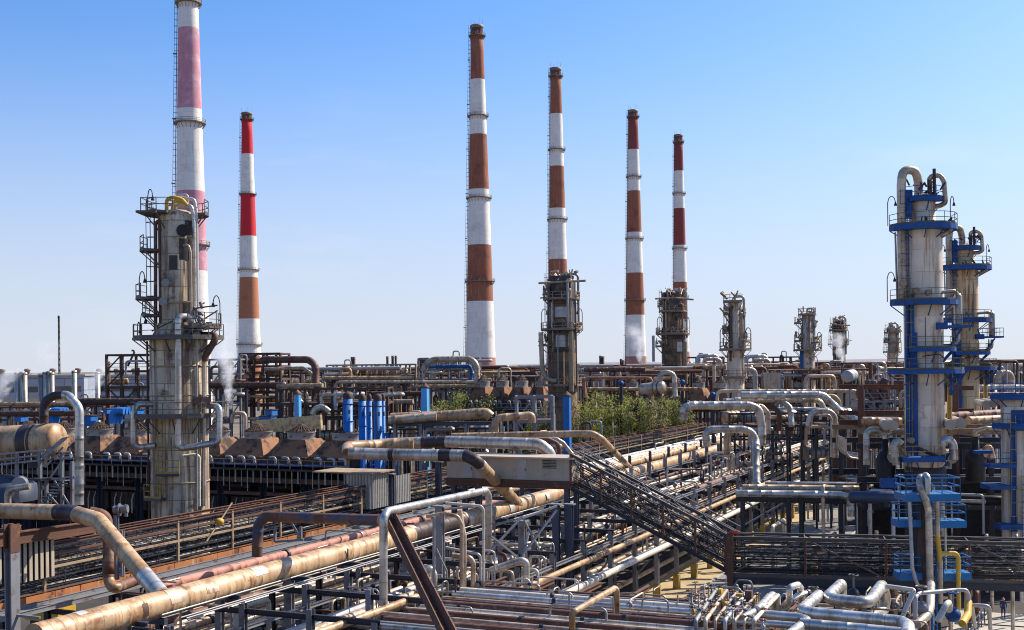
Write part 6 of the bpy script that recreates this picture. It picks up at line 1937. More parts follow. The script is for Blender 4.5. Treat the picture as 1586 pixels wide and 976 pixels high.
# the manifold of small valves
rr = random.Random(17)
k = 0
mats_ = ['steel', 'steel', 'steel', 'grey_pipe', 'grey_pipe', 'clad_warm', 'clad_warm', 'steel_rust', 'steel_rust', 'yellow', 'blue']
words = {'steel': 'grey', 'grey_pipe': 'dull grey', 'clad_warm': 'tan', 'steel_rust': 'rusty', 'yellow': 'yellow', 'blue': 'blue'}
cnt = {}
for j in range(6):
    for i in range(9):
        u = 1068 + i * 12.5 + rr.uniform(-4, 4) + j * 3
        v = 916 + j * 8 + i * .9 + rr.uniform(-3, 3)
        m = rr.choice(mats_)
        p = PZ(u, v + 14, 8.1)
        h = rr.uniform(.55, 1.25)
        t = thing('stem_valve', '%s stem valve of the manifold, %s in the %s row from back' % (words[m], ORD[i], ORD[j]), 'valve', p, 'small valves of the manifold')
        part('body', MB().lathe(p, [(0, .1), (.02, .16), (.1, .16), (.12, .09), (.25, .14), (.4, .14), (.45, .06), (h, .05), (h + .01, .01)], 9), m, t)
        hw = MB()
        c = p + UPZ * (h - .04)
        hw.tube([c + Vector((math.cos(a * math.pi / 4) * .2, math.sin(a * math.pi / 4) * .2, 0)) for a in range(9)], .035, 5)
        hw.beam(c - Vector((.2, 0, 0)), c + Vector((.2, 0, 0)), .035)
        part('hand_wheel', hw, rr.choice(('steel', 'steel_dark', 'steel_rust', m)), t)
for j in range(6):
    a, b = PZ(1060 + j * 3, 930 + j * 8, 8.1), PZ(1180 + j * 3, 938 + j * 8, 8.1)
    pipe('thin manifold header under the small valves, %s from the back' % ORD[j], [a, b], .09, 'grey_pipe', None, 10, group='manifold headers')
    for q in range(3):
        pass
for i in range(7):
    a = PZ(1078 + i * 15, 975, 8.3); b = PZ(1110 + i * 16, 925 + i * 1.5, 8.4)
    pipe('slanting thin pipe crossing the valve manifold, %s from the left' % ORD[i], [a, a + UPZ * .5, b + UPZ * .5, b, b - UPZ * 1.5], rr.choice((.06, .09, .12)), rr.choice(('clad_warm', 'white_pipe', 'grey_pipe')), .25, 9, group='slanting pipes over the manifold')
for i, (u, v, w, h, m, lab) in enumerate(((1116, 918, 5, 12, 'yellow', 'yellow upright box among the valves of the manifold'), (1146, 926, 10, 13, 'yellow_dark', 'orange box at the back of the manifold'), (1160, 925, 10, 20, 'rust_pipe', 'rusty box right of the orange one'), (1121, 937, 10, 9, 'yellow', 'small orange box in the middle of the manifold'))):
    p = PZ(u, v, 8.9)
    o = solid('control_box', MB().box(p, w * .04, .4, h * .04, 'g'), m, lab, 'control box')
    part('stand', MB().beam(p - UPZ * (h * .02 + .9), p - UPZ * h * .02, .1), 'steel_dark', o)

# ------------------------------------------------------------------ apron with railing and a walking worker
rl = thing('guard_rail', 'dark blue guard rail on the pale apron at the lower right corner', 'railing', PZ(1500, 970, 1.0))
mb = straight_rail(PZ(1500, 990, .3), PZ(1640, 1000, .3), .09, 1.6, 1.3)
m2 = straight_rail(PZ(1504, 990, .3), PZ(1530, 960, .3), .09, 1.6, 1.3); mb.add(m2.v, m2.f)
part('rails', mb, 'steel_blue', rl)
def worker(foot, yaw):
    J = {'pelvis': (0, 0, .95), 'waist': (0, 0, 1.12), 'chest': (0, .02, 1.34), 'neck': (0, .03, 1.50), 'head': (0, .05, 1.60), 'crown': (0, .05, 1.73),
         'shl': (-.20, .02, 1.42), 'ell': (-.26, -.10, 1.16), 'wrl': (-.25, .02, .93), 'hal': (-.24, .06, .84), 'shr': (.20, .02, 1.42), 'elr': (.26, .06, 1.16), 'wrr': (.25, .24, .99), 'har': (.24, .31, .93),
         'hipl': (-.10, 0, .90), 'knl': (-.11, .17, .50), 'anl': (-.11, .20, .09), 'tol': (-.11, .36, .04), 'hipr': (.10, 0, .90), 'knr': (.11, -.06, .49), 'anr': (.11, -.30, .14), 'tor': (.11, -.17, .03)}
    R = {'pelvis': .15, 'waist': .135, 'chest': .165, 'neck': .062, 'head': .098, 'crown': .085, 'shl': .075, 'ell': .055, 'wrl': .038, 'hal': .04, 'shr': .075, 'elr': .055, 'wrr': .038, 'har': .04,
         'hipl': .105, 'knl': .07, 'anl': .05, 'tol': .045, 'hipr': .105, 'knr': .07, 'anr': .05, 'tor': .045}
    E = [('pelvis', 'waist'), ('waist', 'chest'), ('chest', 'neck'), ('neck', 'head'), ('head', 'crown'), ('chest', 'shl'), ('shl', 'ell'), ('ell', 'wrl'), ('wrl', 'hal'), ('chest', 'shr'), ('shr', 'elr'), ('elr', 'wrr'), ('wrr', 'har'),
         ('pelvis', 'hipl'), ('hipl', 'knl'), ('knl', 'anl'), ('anl', 'tol'), ('pelvis', 'hipr'), ('hipr', 'knr'), ('knr', 'anr'), ('anr', 'tor')]
    ks = list(J)
    me = bpy.data.meshes.new('person_skeleton')
    me.from_pydata([J[k] for k in ks], [(ks.index(a), ks.index(b)) for a, b in E], [])
    o = bpy.data.objects.new('person_skeleton', me); COL.objects.link(o)
    sk = o.modifiers.new('skin', 'SKIN'); o.modifiers.new('sub', 'SUBSURF').levels = 2
    for i, k in enumerate(ks):
        me.skin_vertices[0].data[i].radius = (R[k], R[k])
        me.skin_vertices[0].data[i].use_root = (k == 'pelvis')
    dg = bpy.context.evaluated_depsgraph_get()
    m2 = bpy.data.meshes.new_from_object(o.evaluated_get(dg))
    bpy.data.objects.remove(o); 
    m2.name = 'person'
    m2.materials.clear()
    for n_ in ('coverall', 'skin', 'black'): m2.materials.append(M[n_])
    for f in m2.polygons:
        c = f.center; f.use_smooth = True
        f.material_index = 1 if (c.z > 1.52 or (abs(c.x) > .18 and c.z < .92)) else 2 if c.z < .11 else 0
    p = bpy.data.objects.new('person', m2); COL.objects.link(p)
    p.location = foot; p.rotation_euler = (0, 0, yaw)
    ORG[p.name] = Vector((0, 0, 0))
    tag(p, 'person in dark blue overalls and an orange helmet walking across the pale apron', 'person')
    part('helmet', MB().lathe((0, .05, 1.66), [(0, .15), (.02, .125), (.08, .115), (.13, .07), (.15, .01)], 16), 'helmet', p)
    f = MB(); f.ball(Vector((0, .165, 1.61)), .022, 8); f.ball(Vector((-.04, .14, 1.645)), .012, 6); f.ball(Vector((.04, .14, 1.645)), .012, 6)
    part('face', f, 'skin', p)
    return p
wf = PZ(1554, 957, 0.02)
worker(wf, R_(160))

# ------------------------------------------------------------------ trees
def tree(label, x, y, h, rad, seed, mat='leaf', n=3300):
    rr = random.Random(seed)
    t = thing('tree', label, 'tree', (x, y, 0), 'trees in the middle of the plant')
    tb = MB()
    tips = []
    tb.tube([Vector((x, y, 0)), Vector((x + .1, y, h * .25)), Vector((x - .1, y + .1, h * .45))], [.3, .24, .18], 9)
    for i in range(17):
        a = rr.uniform(0, 6.28); q = rr.uniform(.15, .5)
        b = Vector((x, y, h * q))
        rad_ = rad * rr.uniform(.35, .85)
        e = Vector((x + math.cos(a) * rad_, y + math.sin(a) * rad_, h * rr.uniform(.5, 1.02)))
        m = b.lerp(e, .5) + UPZ * -.5
        tb.tube([b, m, e], [.14, .09, .03], 6)
        tips += [e, m.lerp(e, .5), b.lerp(m, .7)]
    part('trunk', tb, 'bark', t)
    cl = []
    for e in tips: cl.append((e, rr.uniform(.9, 1.7)))
    for i in range(17):
        a = rr.uniform(0, 6.28); q = rr.random() ** .5
        zz = h * rr.uniform(.35, .98)
        k = rad * (1.05 - .75 * abs(zz / h - .55)) * q
        cl.append((Vector((x + math.cos(a) * k, y + math.sin(a) * k, zz)), rr.uniform(.7, 1.6)))
    lb = MB()
    for i in range(n):
        c, r = rr.choice(cl)
        d = Vector((rr.gauss(0, 1), rr.gauss(0, 1), rr.gauss(0, .8))).normalized() * r * rr.random() ** .45
        p = c + d
        s = rr.uniform(.13, .30)
        nx = Vector((rr.gauss(0, 1), rr.gauss(0, 1), rr.gauss(0, 1))).normalized()
        ny = nx.cross(Vector((rr.gauss(0, 1), rr.gauss(0, 1), rr.gauss(0, 1)))).normalized()
        lb.add([p - nx * s, p - ny * s * .45, p + nx * s, p + ny * s * .45], [(0, 1, 2, 3)])
    part('crown', lb, mat, t)
tl = [(672, 622, 188, 3.2), (700, 612, 192, 3.6), (724, 609, 196, 3.4), (748, 617, 192, 3.2), (772, 630, 190, 2.6), (830, 634, 186, 2.6), (850, 622, 184, 2.8), (905, 614, 182, 3.6), (932, 611, 186, 3.4), (958, 609, 190, 3.6), (985, 613, 186, 3.6), (1012, 620, 184, 3.2), (1040, 616, 192, 2.8), (1060, 626, 190, 2.2)]
for i, (u, v, Y, r) in enumerate(tl):
    Y += 27
    p = P(u, v + 4, Y)
    lab = ('leafy olive-green tree, %s from the left in the clump left of the blue lidded stack' % ORD[i]) if i < 7 else ('leafy olive-green tree, %s from the left in the clump right of the blue lidded stack' % ORD[i - 7])
    tree(lab, p.x, Y, p.z, r, 300 + i, 'leaf_dry' if i in (4, 6, 11, 13) else 'leaf')

# ------------------------------------------------------------------ background units
def unit(label, u0, u1, v0, v1, Y, dep, nx, nz, seed, mat='steel_rust', brace=.4, fill=.5, stuff=True, where='', xs=.22):
    """open steel frame with its own drums and pipes"""
    rr = random.Random(seed)
    a, b = P(u0, v0, Y), P(u1, v0, Y)
    zt, zb = a.z, max(0, P(u0, v1, Y).z)
    t = thing('process_frame', label, 'steel frame', ((a.x + b.x) / 2, Y, 0))
    w = b.x - a.x
    ys = (Y, Y + dep)
    pm, bm = MB(), MB()
    for i in range(nx + 1):
        x = a.x + w * i / nx
        for y in ys:
            top = zt - (rr.choice((0, 0, 0, 2.2)) if 0 < i < nx else 0)
            pm.beam(Vector((x, y, 0)), Vector((x, y, top)), xs * 1.25)
    lv = [zb + (zt - zb) * (k + 1) / nz for k in range(nz)]
    for z in lv:
        for y in ys: bm.beam(Vector((a.x, y, z - xs / 2)), Vector((b.x, y, z - xs / 2)), xs, xs * 1.2)
        for i in range(nx + 1):
            x = a.x + w * i / nx
            bm.beam(Vector((x, Y, z - xs / 2)), Vector((x, Y + dep, z - xs / 2)), xs)
    for i in range(nx):
        for k in range(nz):
            if rr.random() < brace:
                x0, x1 = a.x + w * i / nx, a.x + w * (i + 1) / nx
                z0 = zb if k == 0 else lv[k - 1]
                if rr.random() < .5: x0, x1 = x1, x0
                part('brace', MB().beam(Vector((x0, Y - .05, z0)), Vector((x1, Y - .05, lv[k])), xs * .7), mat, t)
    part('posts', pm, mat, t); part('beams', bm, mat, t)
    for k, z in enumerate(lv[:-1]):
        if rr.random() < .7:
            part('deck', MB().box(((a.x + b.x) / 2, Y + dep / 2, z + .05), w - .1, dep - .1, .1), 'brown_dark', t)
        s = straight_rail(Vector((a.x, Y - .1, z)), Vector((b.x, Y - .1, z)), .09, 2.0); part('railing', s, mat, t)
    nn = 0
    for k, z in enumerate([zb - 1.5] + lv[:-1]):
        for i in range(nx):
            if rr.random() < fill:
                x = a.x + w * (i + rr.uniform(.2, .6)) / nx
                kind = rr.random()
                rad = rr.uniform(.5, 1.0)
                m = rr.choice(('clad_tan', 'clad_warm', 'rust_pipe', 'clad_silver', 'grey_pipe'))
                mw = MW[m]
                pos = '%s bay, %s level of the %s' % (ORD[i], ('lowest', 'second', 'third', 'fourth', 'fifth')[k], where or label)
                if kind < .45:
                    ln = min(w / nx * .95, rr.uniform(2.5, 5))
                    drum('%s drum in %s' % (mw, pos), Vector((x - ln / 2, Y + dep * rr.uniform(.2, .5), z + rad + .3)), Vector((x + ln / 2, Y + dep * .4, z + rad + .3)), rad, m, (.3, .7), group='drums in background frames', seg=18, legs=False)
                elif kind < .7:
                    h = rr.uniform(1.6, 3.2)
                    p = Vector((x, Y + dep * .4, z + .12))
                    o = solid('vertical_vessel', MB().lathe(p, [(0, rad * .8), (.1, rad * .8), (h * .8, rad * .8), (h, rad * .4), (h + .1, .03)], 16), m, '%s vessel in %s' % (mw, pos), 'vessel')
                    part('outlet', MB().tube(fillet([p + UPZ * h, p + UPZ * (h + .9), p + Vector((1.2, 0, h + .9)), p + Vector((1.2, 0, 0))], .4, 4), .14, 8), 'grey_pipe', o)
                else:
                    pipe('%s bend in %s' % (mw, pos), [Vector((x, Y - .4, z - 1)), Vector((x, Y - .4, z + rad + .6)), Vector((x + rr.uniform(2, 4), Y - .4, z + rad + .6)), Vector((x + rr.uniform(2, 4), Y + 2, z + rad + .6))], rr.uniform(.16, .32), m, .6, 10)
    return t, a, b, zt, zb
unit('open rust-brown frame with a leaning rod on top, left of the grey column', 165, 238, 549, 650, 190, 7, 3, 4, 101, 'brown_dark', .3, .7, xs=.28, where='frame left of the grey column')
unit('braced grey-brown frame with reddish equipment, right of the grey column and behind the steam', 324, 372, 556, 646, 198, 8, 3, 4, 102, 'steel', .7, .8, xs=.26, where='braced frame behind the steam')
unit('tall dark frame left of the brown pipe arch', 372, 434, 547, 648, 202, 8, 3, 5, 103, 'brown_dark', .5, .7, xs=.28, where='frame left of the pipe arch')
unit('long pale-brown frame with two chimney stubs, between the pipe arch and the trees', 506, 644, 565, 640, 240, 9, 9, 4, 104, 'steel_tan', .3, .75, xs=.26, where='long frame left of the trees')
unit('grey braced frame with a blue beam under the brown arch pipe by the pale-footed chimney', 648, 742, 555, 622, 232, 8, 6, 4, 105, 'steel', .6, .7, xs=.24, where='frame by the pale-footed chimney')
unit('frame with a row of pipe loops behind the steam, between the sooty columns', 905, 1012, 566, 622, 320, 9, 7, 3, 106, 'steel_rust', .3, .8, xs=.32, where='frame between the sooty columns')
unit('dark frame right of the second sooty column', 1064, 1120, 553, 618, 300, 9, 4, 4, 107, 'steel_rust', .3, .8, xs=.3, where='frame right of smaller sooty column')
unit('long grey frame on the skyline between the two slim columns', 1152, 1238, 553, 616, 310, 9, 6, 4, 108, 'steel_dark', .3, .8, xs=.3, where='frame between the slim columns')
unit('low frame with railings below the small dark column', 1262, 1392, 566, 618, 300, 9, 8, 3, 109, 'steel_rust', .3, .85, xs=.28, where='frame under small dark column')
unit('pale low frame at the right edge beyond the blue columns', 1508, 1600, 574, 622, 270, 9, 6, 3, 110, 'steel', .4, .9, xs=.25, where='low frame at the right edge')
unit('low rusty frame between the pale-footed chimney and the ragged column', 768, 842, 582, 625, 300, 9, 6, 2, 111, 'steel_rust', .3, .9, xs=.3, where='low frame behind the ragged column')
unit('grey truss frame right of the rust-brown portal', 1338, 1402, 598, 668, 170, 7, 4, 3, 112, 'steel', .8, .7, xs=.2, where='truss frame behind the portal')
unit('rusty low frame with a pipe deck beyond the cooler row at left', 0, 160, 630, 670, 205, 7, 9, 2, 113, 'steel_rust', .2, .6, xs=.25, where='low frame behind the silver arch')
unit('dark frame behind the blue tubes', 430, 600, 602, 672, 176, 7, 8, 3, 114, 'brown_dark', .2, .7, xs=.25, where='dark frame behind the blue tubes')
unit('low dark frame under the fat tan main right of the blue tubes', 604, 760, 664, 708, 140, 5, 7, 2, 115, 'steel_dark', .2, .8, xs=.2, where='frame under fat tan main')
unit('pale tube frame at the left of the blue lidded stack', 800, 856, 614, 690, 150, 5, 2, 2, 116, 'steel', .9, .2, xs=.28, where='tube frame by the lidded stack')
unit('dark low frame in front of the far fan coolers at right', 1130, 1330, 640, 700, 165, 7, 9, 3, 117, 'steel_dark', .3, .8, xs=.22, where='low frame behind the silver loops')
unit('long far frame on the skyline left of the tall cream column', 1236, 1400, 562, 596, 360, 8, 14, 3, 118, 'brown_dark', .35, .0, xs=.28)
unit('far low frame on the skyline behind the slim grey-brown column', 1100, 1240, 561, 596, 380, 8, 12, 3, 119, 'steel_rust', .35, .0, xs=.28)
unit('far low frame on the skyline between the sooty columns', 900, 1030, 566, 600, 390, 8, 12, 3, 120, 'brown_dark', .35, .0, xs=.28)
unit('far frame at the right edge beyond the blue platforms', 1500, 1610, 566, 600, 370, 8, 9, 3, 121, 'steel_dark', .35, .0, xs=.28)
unit('far frame on the skyline right of the brown arch', 740, 850, 572, 602, 400, 8, 9, 3, 122, 'brown_dark', .35, .0, xs=.28)
pr_ = P(207, 543, 190)
lr = thing('leaning_rod', 'thin leaning rod standing on the rust-brown frame left of the grey column', 'rod', P(199, 566, 190))
part('rod', MB().tube([P(198, 567, 190), P(208, 546, 190), P(207, 543, 190), P(204, 543, 190)], .18, 6), 'brown_dark', lr)
# brown pipe arches
pipe('big brown pipe arch left of centre, bending down at its right', [P(404, 562, 190), P(408, 557, 190), P(478, 557, 188), P(489, 566, 187), P(490, 640, 186), P(490, 655, 186)], .56, 'rust_pipe', 1.8, 16)
pipe('grey lower arch nested under the big brown pipe arch', [P(410, 572, 191), P(470, 570, 189), P(484, 580, 188), P(486, 640, 187)], .30, 'clad_warm', 1.2, 12)
pipe('brown pipe arch in front of the pale chimney foot', [P(656, 575, 226), P(660, 563, 226), P(672, 557, 226), P(728, 556, 225), P(738, 564, 224), P(739, 597, 224)], .60, 'clad_warm', 2.0, 16)
pipe('blue pipe under the brown arch by the pale chimney foot', [P(664, 568, 228), P(728, 567, 227), P(730, 575, 227), P(730, 598, 227)], .34, 'blue', .6, 12)
pipe('silver pipe loop in the low frame right of the grey column, below the ochre panel', [P(484, 642, 165), P(488, 633, 165), P(500, 630, 165), P(510, 638, 165)], .42, 'clad_silver', 1.0, 12)
# stubs, stacks
def stacks(items, Y, mat, what, r, zlow=True):
    for i, (u, v) in enumerate(items):
        p = P(u, v, Y)
        o = solid('stack', MB().lathe((p.x, Y, 0), [(0, r), (p.z, r), (p.z + .01, r * .8)], 16), mat, '%s, %s from the left' % (what, ORD[i]), 'stack', what)
        part('collar', MB().lathe((p.x, Y, 0), [(p.z - .5, r * 1.03), (p.z - .5, r * 1.12), (p.z - .25, r * 1.12), (p.z - .25, r * 1.03)], 16), 'ring_steel', o)
stacks([(26, 577), (34, 576), (38, 577), (63, 580), (70, 576), (76, 575), (80, 577), (115, 574), (151, 576)], 290, 'clad_silver', 'silver stack among the blue-grey sheds at left', .62)
stacks([(545, 553), (548.5, 553), (600, 552), (608, 551), (613, 551)], 246, 'brown_dark', 'dark stub stack on the long frame left of the trees', .26)
stacks([(772, 569), (778, 568), (785, 566), (792, 568), (798, 567), (805, 566), (812, 568), (820, 567), (828, 569)], 330, 'grey_pipe', 'grey stack in the row right of the pale-footed chimney', .55)
stacks([(930, 551), (934, 552), (962, 556), (965, 558)], 322, 'brown_dark', 'dark stub stack on the frame between the sooty columns', .36)
stacks([(1194, 582), (1199, 581), (1205, 582), (1211, 583)], 240, 'clad_silver', 'short silver cylinder between the slim columns', .42)
stacks([(1530, 583), (1537, 582)], 262, 'grey_pipe', 'grey stub cylinder at the right edge behind the blue column', .9)
stacks([(168, 560), (188, 564)], 198, 'brown_dark', 'dark stub on the rust-brown frame left of the grey column', .3)
# brown plated box behind the grey stack row
a = P(800, 572, 336)
bb = thing('plated_box', 'tan and black plated furnace box behind the row of grey stacks', 'furnace', (a.x, 338, 0))
part('shell', MB().box((a.x, 340, a.z / 2), 10, 6, a.z), 'plenum', bb); part('side_bin', MB().box((a.x - 4, 339.2, a.z * .45), 5, 6, a.z * .9), 'blue', bb)
# blue-grey sheds at left
for i, (u0, u1, v, Y) in enumerate(((-30, 130, 584, 300), (130, 240, 583, 312))):
    a, b = P(u0, v, Y), P(u1, v, Y)
    t = thing('shed', ('long blue-grey shed behind the silver stacks at far left', 'blue-grey shed with a darker band, left of the grey column')[i], 'building', ((a.x + b.x) / 2, Y, 0))
    w = b.x - a.x
    part('wall', MB().box(((a.x + b.x) / 2, Y + 10, a.z / 2), w, 20, a.z), 'build_blue', t)
    part('roof', MB().box(((a.x + b.x) / 2, Y + 10, a.z + .2), w + .8, 20.8, .4), 'corrugated', t)
    wb = MB()
    wb.box(((a.x + b.x) / 2, Y - .04, a.z - 3.3), w * .94, .12, 1.4)
    part('window_band', wb, 'window_glass', t)
    db = MB(); db.box(((a.x + b.x) / 2, Y - .05, a.z - 6.6), w * .98, .10, 2.4)
    part('plinth_band', db, 'corr_pale' if i == 0 else 'steel_blue', t)
    vn = MB()
    for k in range(4): vn.lathe((a.x + w * (k + .5) / 4, Y + 5, a.z + .4), [(0, .6), (.9, .6), (1.0, .9), (1.5, .7), (1.6, .05)], 12)
    part('roof_vent', vn, 'ring_steel', t)
for i, (u0, u1, v, Y, h) in enumerate(((1296, 1334, 606, 190, 5), (690, 728, 667, 145, 2.2))):
    a, b = P(u0, v, Y), P(u1, v, Y)
    t = thing('shed', ('pale ribbed cabin under the rust-brown portal beam', 'small brown cabin under the fat tan main')[i], 'cabin', ((a.x + b.x) / 2, Y, a.z - h))
    part('wall', trapez_mb(Vector((a.x, Y, 0)), Vector((b.x, Y, 0)), a.z - h, a.z, .9, .08), 'corr_pale' if i == 0 else 'steel_tan', t)
    part('roof', MB().box(((a.x + b.x) / 2, Y + 2, a.z + .1), b.x - a.x + .6, 5, .2), 'brown_dark', t)
    part('body', MB().box(((a.x + b.x) / 2, Y + 2.2, (a.z) / 2 - .03), b.x - a.x - .1, 3.8, a.z - .1), 'brown_dark', t)
# long horizontal pipes of the background racks
rr = random.Random(404)
i = 0
for (u0, u1, v, Y, r, m) in ((500, 640, 586, 236, .40, 'clad_tan'), (520, 742, 592, 229, .30, 'clad_warm'), (640, 742, 599, 226, .35, 'clad_tan'), (905, 1000, 573, 230, .42, 'rust_pipe'), (905, 1010, 585, 226, .22, 'pink_pipe'), (910, 1080, 603, 222, .36, 'clad_tan'),
        (1065, 1125, 569, 250, .5, 'clad_tan'), (1150, 1236, 571, 262, .4, 'rust_pipe'), (1262, 1396, 578, 256, .35, 'clad_warm'), (1340, 1400, 592, 200, .4, 'rust_pipe'), (1508, 1590, 600, 225, .5, 'white_pipe'), (1508, 1590, 611, 215, .4, 'clad_tan'),
        (0, 165, 626, 200, .35, 'clad_tan'), (120, 240, 622, 182, .55, 'brown_dark'), (324, 440, 596, 196, .5, 'rust_pipe'), (430, 500, 598, 186, .36, 'clad_tan'), (500, 660, 610, 205, .4, 'brown_dark'), (520, 640, 622, 190, .35, 'clad_warm'),
        (770, 845, 604, 250, .4, 'white_pipe'), (1110, 1330, 606, 190, .3, 'clad_warm'), (1180, 1340, 634, 175, .3, 'clad_silver'), (0, 130, 641, 168, .4, 'brown_dark')):
    a, b = P(u0, v, Y), P(u1, v + rr.uniform(-1, 1), Y - 3)
    if i % 3 == 1: pts = [a - UPZ * 3, a, b, b - UPZ * 5]
    else: pts = [a, b]
    nm = 'dark brown' if m == 'brown_dark' else MW[m]
    where = 'beyond the coolers at left' if u1 < 300 else 'between grey column and blue tubes' if u1 < 505 else 'left of the trees' if u1 < 770 else 'behind the trees' if u1 < 1130 else 'between the slim columns' if u1 < 1345 else 'by the cream columns'
    o = pipe('%s horizontal pipe %s, %s in the far bundle' % (nm, where, ORD[i % 20] if i < 20 else 'extra ' + ORD[i - 20]), pts, r, m, 1.0, 12, group='far horizontal pipes')
    for q in (.1, .5, .9):
        p = a.lerp(b, q); part('support', MB().beam(Vector((p.x, p.y, 0)), p - UPZ * r, .35), 'steel_dark', o)
    i += 1
# hairpin pipes on the skyline
for i, (u0, u1, v0, v1, Y, r) in enumerate(((1080, 1112, 551, 575, 296, .5), (1090, 1116, 556, 578, 290, .45), (1156, 1188, 552, 574, 300, .5), (1166, 1192, 557, 578, 294, .42), (1212, 1226, 568, 590, 270, .5), (1322, 1338, 566, 600, 240, .4), (1350, 1368, 570, 590, 260, .5), (1546, 1566, 578, 600, 240, .7), (1286, 1304, 560, 572, 280, .36), (936, 960, 573, 590, 240, .3), (1150, 1170, 572, 596, 215, .42), (360, 380, 640, 655, 150, .25))):
    pipe('hairpin pipe on the far skyline right of centre, %s from the left' % ORD[i] if i < 11 else 'thin bent pipe below the steam plume', [P(u0, v1, Y), P(u0, v0, Y), P(u1, v0, Y), P(u1, v1, Y), P(u1, v1 + 20, Y)], r, 'clad_warm' if i % 2 else 'grey_pipe', 1.3, 12, group='skyline hairpins' if i < 11 else None)
# blue valves balls
for i, (u, v, Y) in enumerate(((962, 594, 215), (1104, 612, 190), (1057, 592, 225))):
    p = P(u, v, Y)
    t = thing('round_tank', 'small round blue vessel, ' + ('above the trees, left of the small drum', 'under the far coolers left of the slim grey-brown column', 'at the foot of the second sooty column')[i], 'vessel', Vector((p.x, Y, 0)))
    part('ball', MB().ball(p, .5, 16), 'blue', t); part('leg', MB().tube([Vector((p.x, Y, 0)), p], .3, 8), 'steel_dark', t)

# ------------------------------------------------------------------ low clutter under the racks and decks
rr = random.Random(808)
wn = 0
for (s0, s1, t0, t1, n, what) in ((108, 150, -74, -61, 26, 'between the cable bridge and the grey column'), (60, 110, -35, -24, 0, 'x'), (112, 170, -58, -47, 22, 'under the straight mains'), (100, 135, -30, -4, 16, 'behind the level bridge'), (60, 95, -57, -47, 14, 'in the pit at lower left')):
    for i in range(n):
        s, t = rr.uniform(s0, s1), rr.uniform(t0, t1)
        z = rr.uniform(1.0, 7.5)
        m = rr.choice(('grey_pipe', 'clad_warm', 'rust_pipe', 'clad_silver', 'white_pipe'))
        ln = rr.uniform(2, 7); r = rr.uniform(.07, .24)
        a = G(s, t, z); d = A3 if rr.random() < .5 else B3
        pts = [Vector((a.x, a.y, 0)), a, a + d * ln, a + d * ln - UPZ * rr.uniform(.8, z)]
        loose_pipe(pts, r, m)
# pumps and motors on the ground near the road
for i, (u, v, m, lab) in enumerate(((1322, 795, 'steel_dark', 'under the polished main by the road'), (1340, 815, 'steel', 'behind the level bridge by the road'), (1530, 800, 'grey_pipe', 'in the shadow right of the blue baskets'), (1500, 790, 'steel_rust', 'in the shadow between the cream columns'))):
    p = PZ(u, v + 20, 0.5); p.z = 0
    t = thing('pump', 'small pump set on a plinth, ' + lab, 'pump', p)
    part('plinth', MB().box(p + UPZ * .25, 2.4, 1.2, .5), 'concrete', t)
    part('motor', MB().tube([p + Vector((-.9, 0, 1.0)), p + Vector((.2, 0, 1.0))], .42, 14), m, t)
    part('casing', MB().tube([p + Vector((.4, 0, 1.0)), p + Vector((.8, 0, 1.0))], .6, 16), m, t)
    part('discharge', MB().tube(fillet([p + Vector((.6, 0, 1.2)), p + Vector((.6, 0, 3)), p + Vector((2.6, 0, 3))], .5), .2, 10), 'clad_silver', t)

# ------------------------------------------------------------------ steam
def steam(label, a, b, r0, r1, Y, dens_, up):
    """a plume from pixel a (the vent) to pixel b, radius r0 to r1 (m)"""
    pa_, pb_ = P(a[0], a[1], Y), P(b[0], b[1], Y)
    h = pb_.z - pa_.z
    n = 14
    pts = [pa_.lerp(pb_, i / n) for i in range(n + 1)]
    mb = MB()
    vs = []
    for i, p in enumerate(pts):
        r = (r0 + (r1 - r0) * i / n) * 1.02
        vs += [p + Vector((math.cos(k * math.pi / 8) * r, math.sin(k * math.pi / 8) * r, 0)) for k in range(16)]
    fs = [(i * 16 + k, i * 16 + (k + 1) % 16, (i + 1) * 16 + (k + 1) % 16, (i + 1) * 16 + k) for i in range(n) for k in range(16)]
    mb.add(vs, fs + [tuple(range(16))[::-1], tuple(range(n * 16, n * 16 + 16))])
    xs = [v.x for v in vs]; ys = [v.y for v in vs]
    org = Vector(((min(xs) + max(xs)) / 2, (min(ys) + max(ys)) / 2, pa_.z))
    nm = 'steam_%d' % len(M)
    steam_mat(nm, dens_, up, h, (pa_.x - org.x, pa_.y - org.y, (pb_.x - pa_.x) / h, 0.0), r0, r1)
    o = solid('steam', mb, nm, label, 'steam')
    o['kind'] = 'stuff'
steam('tall white steam plume leaning up beside the grey column', (357, 634), (341, 492), .35, 3.1, 150, 2.2, .55)
steam('small forked steam plume at the foot of the free-standing slim chimney', (993, 568), (982, 500), .5, 4.6, 300, 1.2, .4)
steam('white steam around the waist of the small dark skyline column', (1304, 560), (1292, 515), .8, 3.6, 290, 2.2, .45)
steam('low white steam drift at the left picture edge', (-4, 626), (20, 570), .8, 3.6, 220, 1.6, .4)
steam('steam puff in front of the blue-grey shed', (143, 612), (164, 560), .5, 3.8, 230, 1.2, .45)
steam('faint steam drifting over the sheds at far left', (52, 582), (86, 528), 1.5, 9.0, 420, .35, .16)

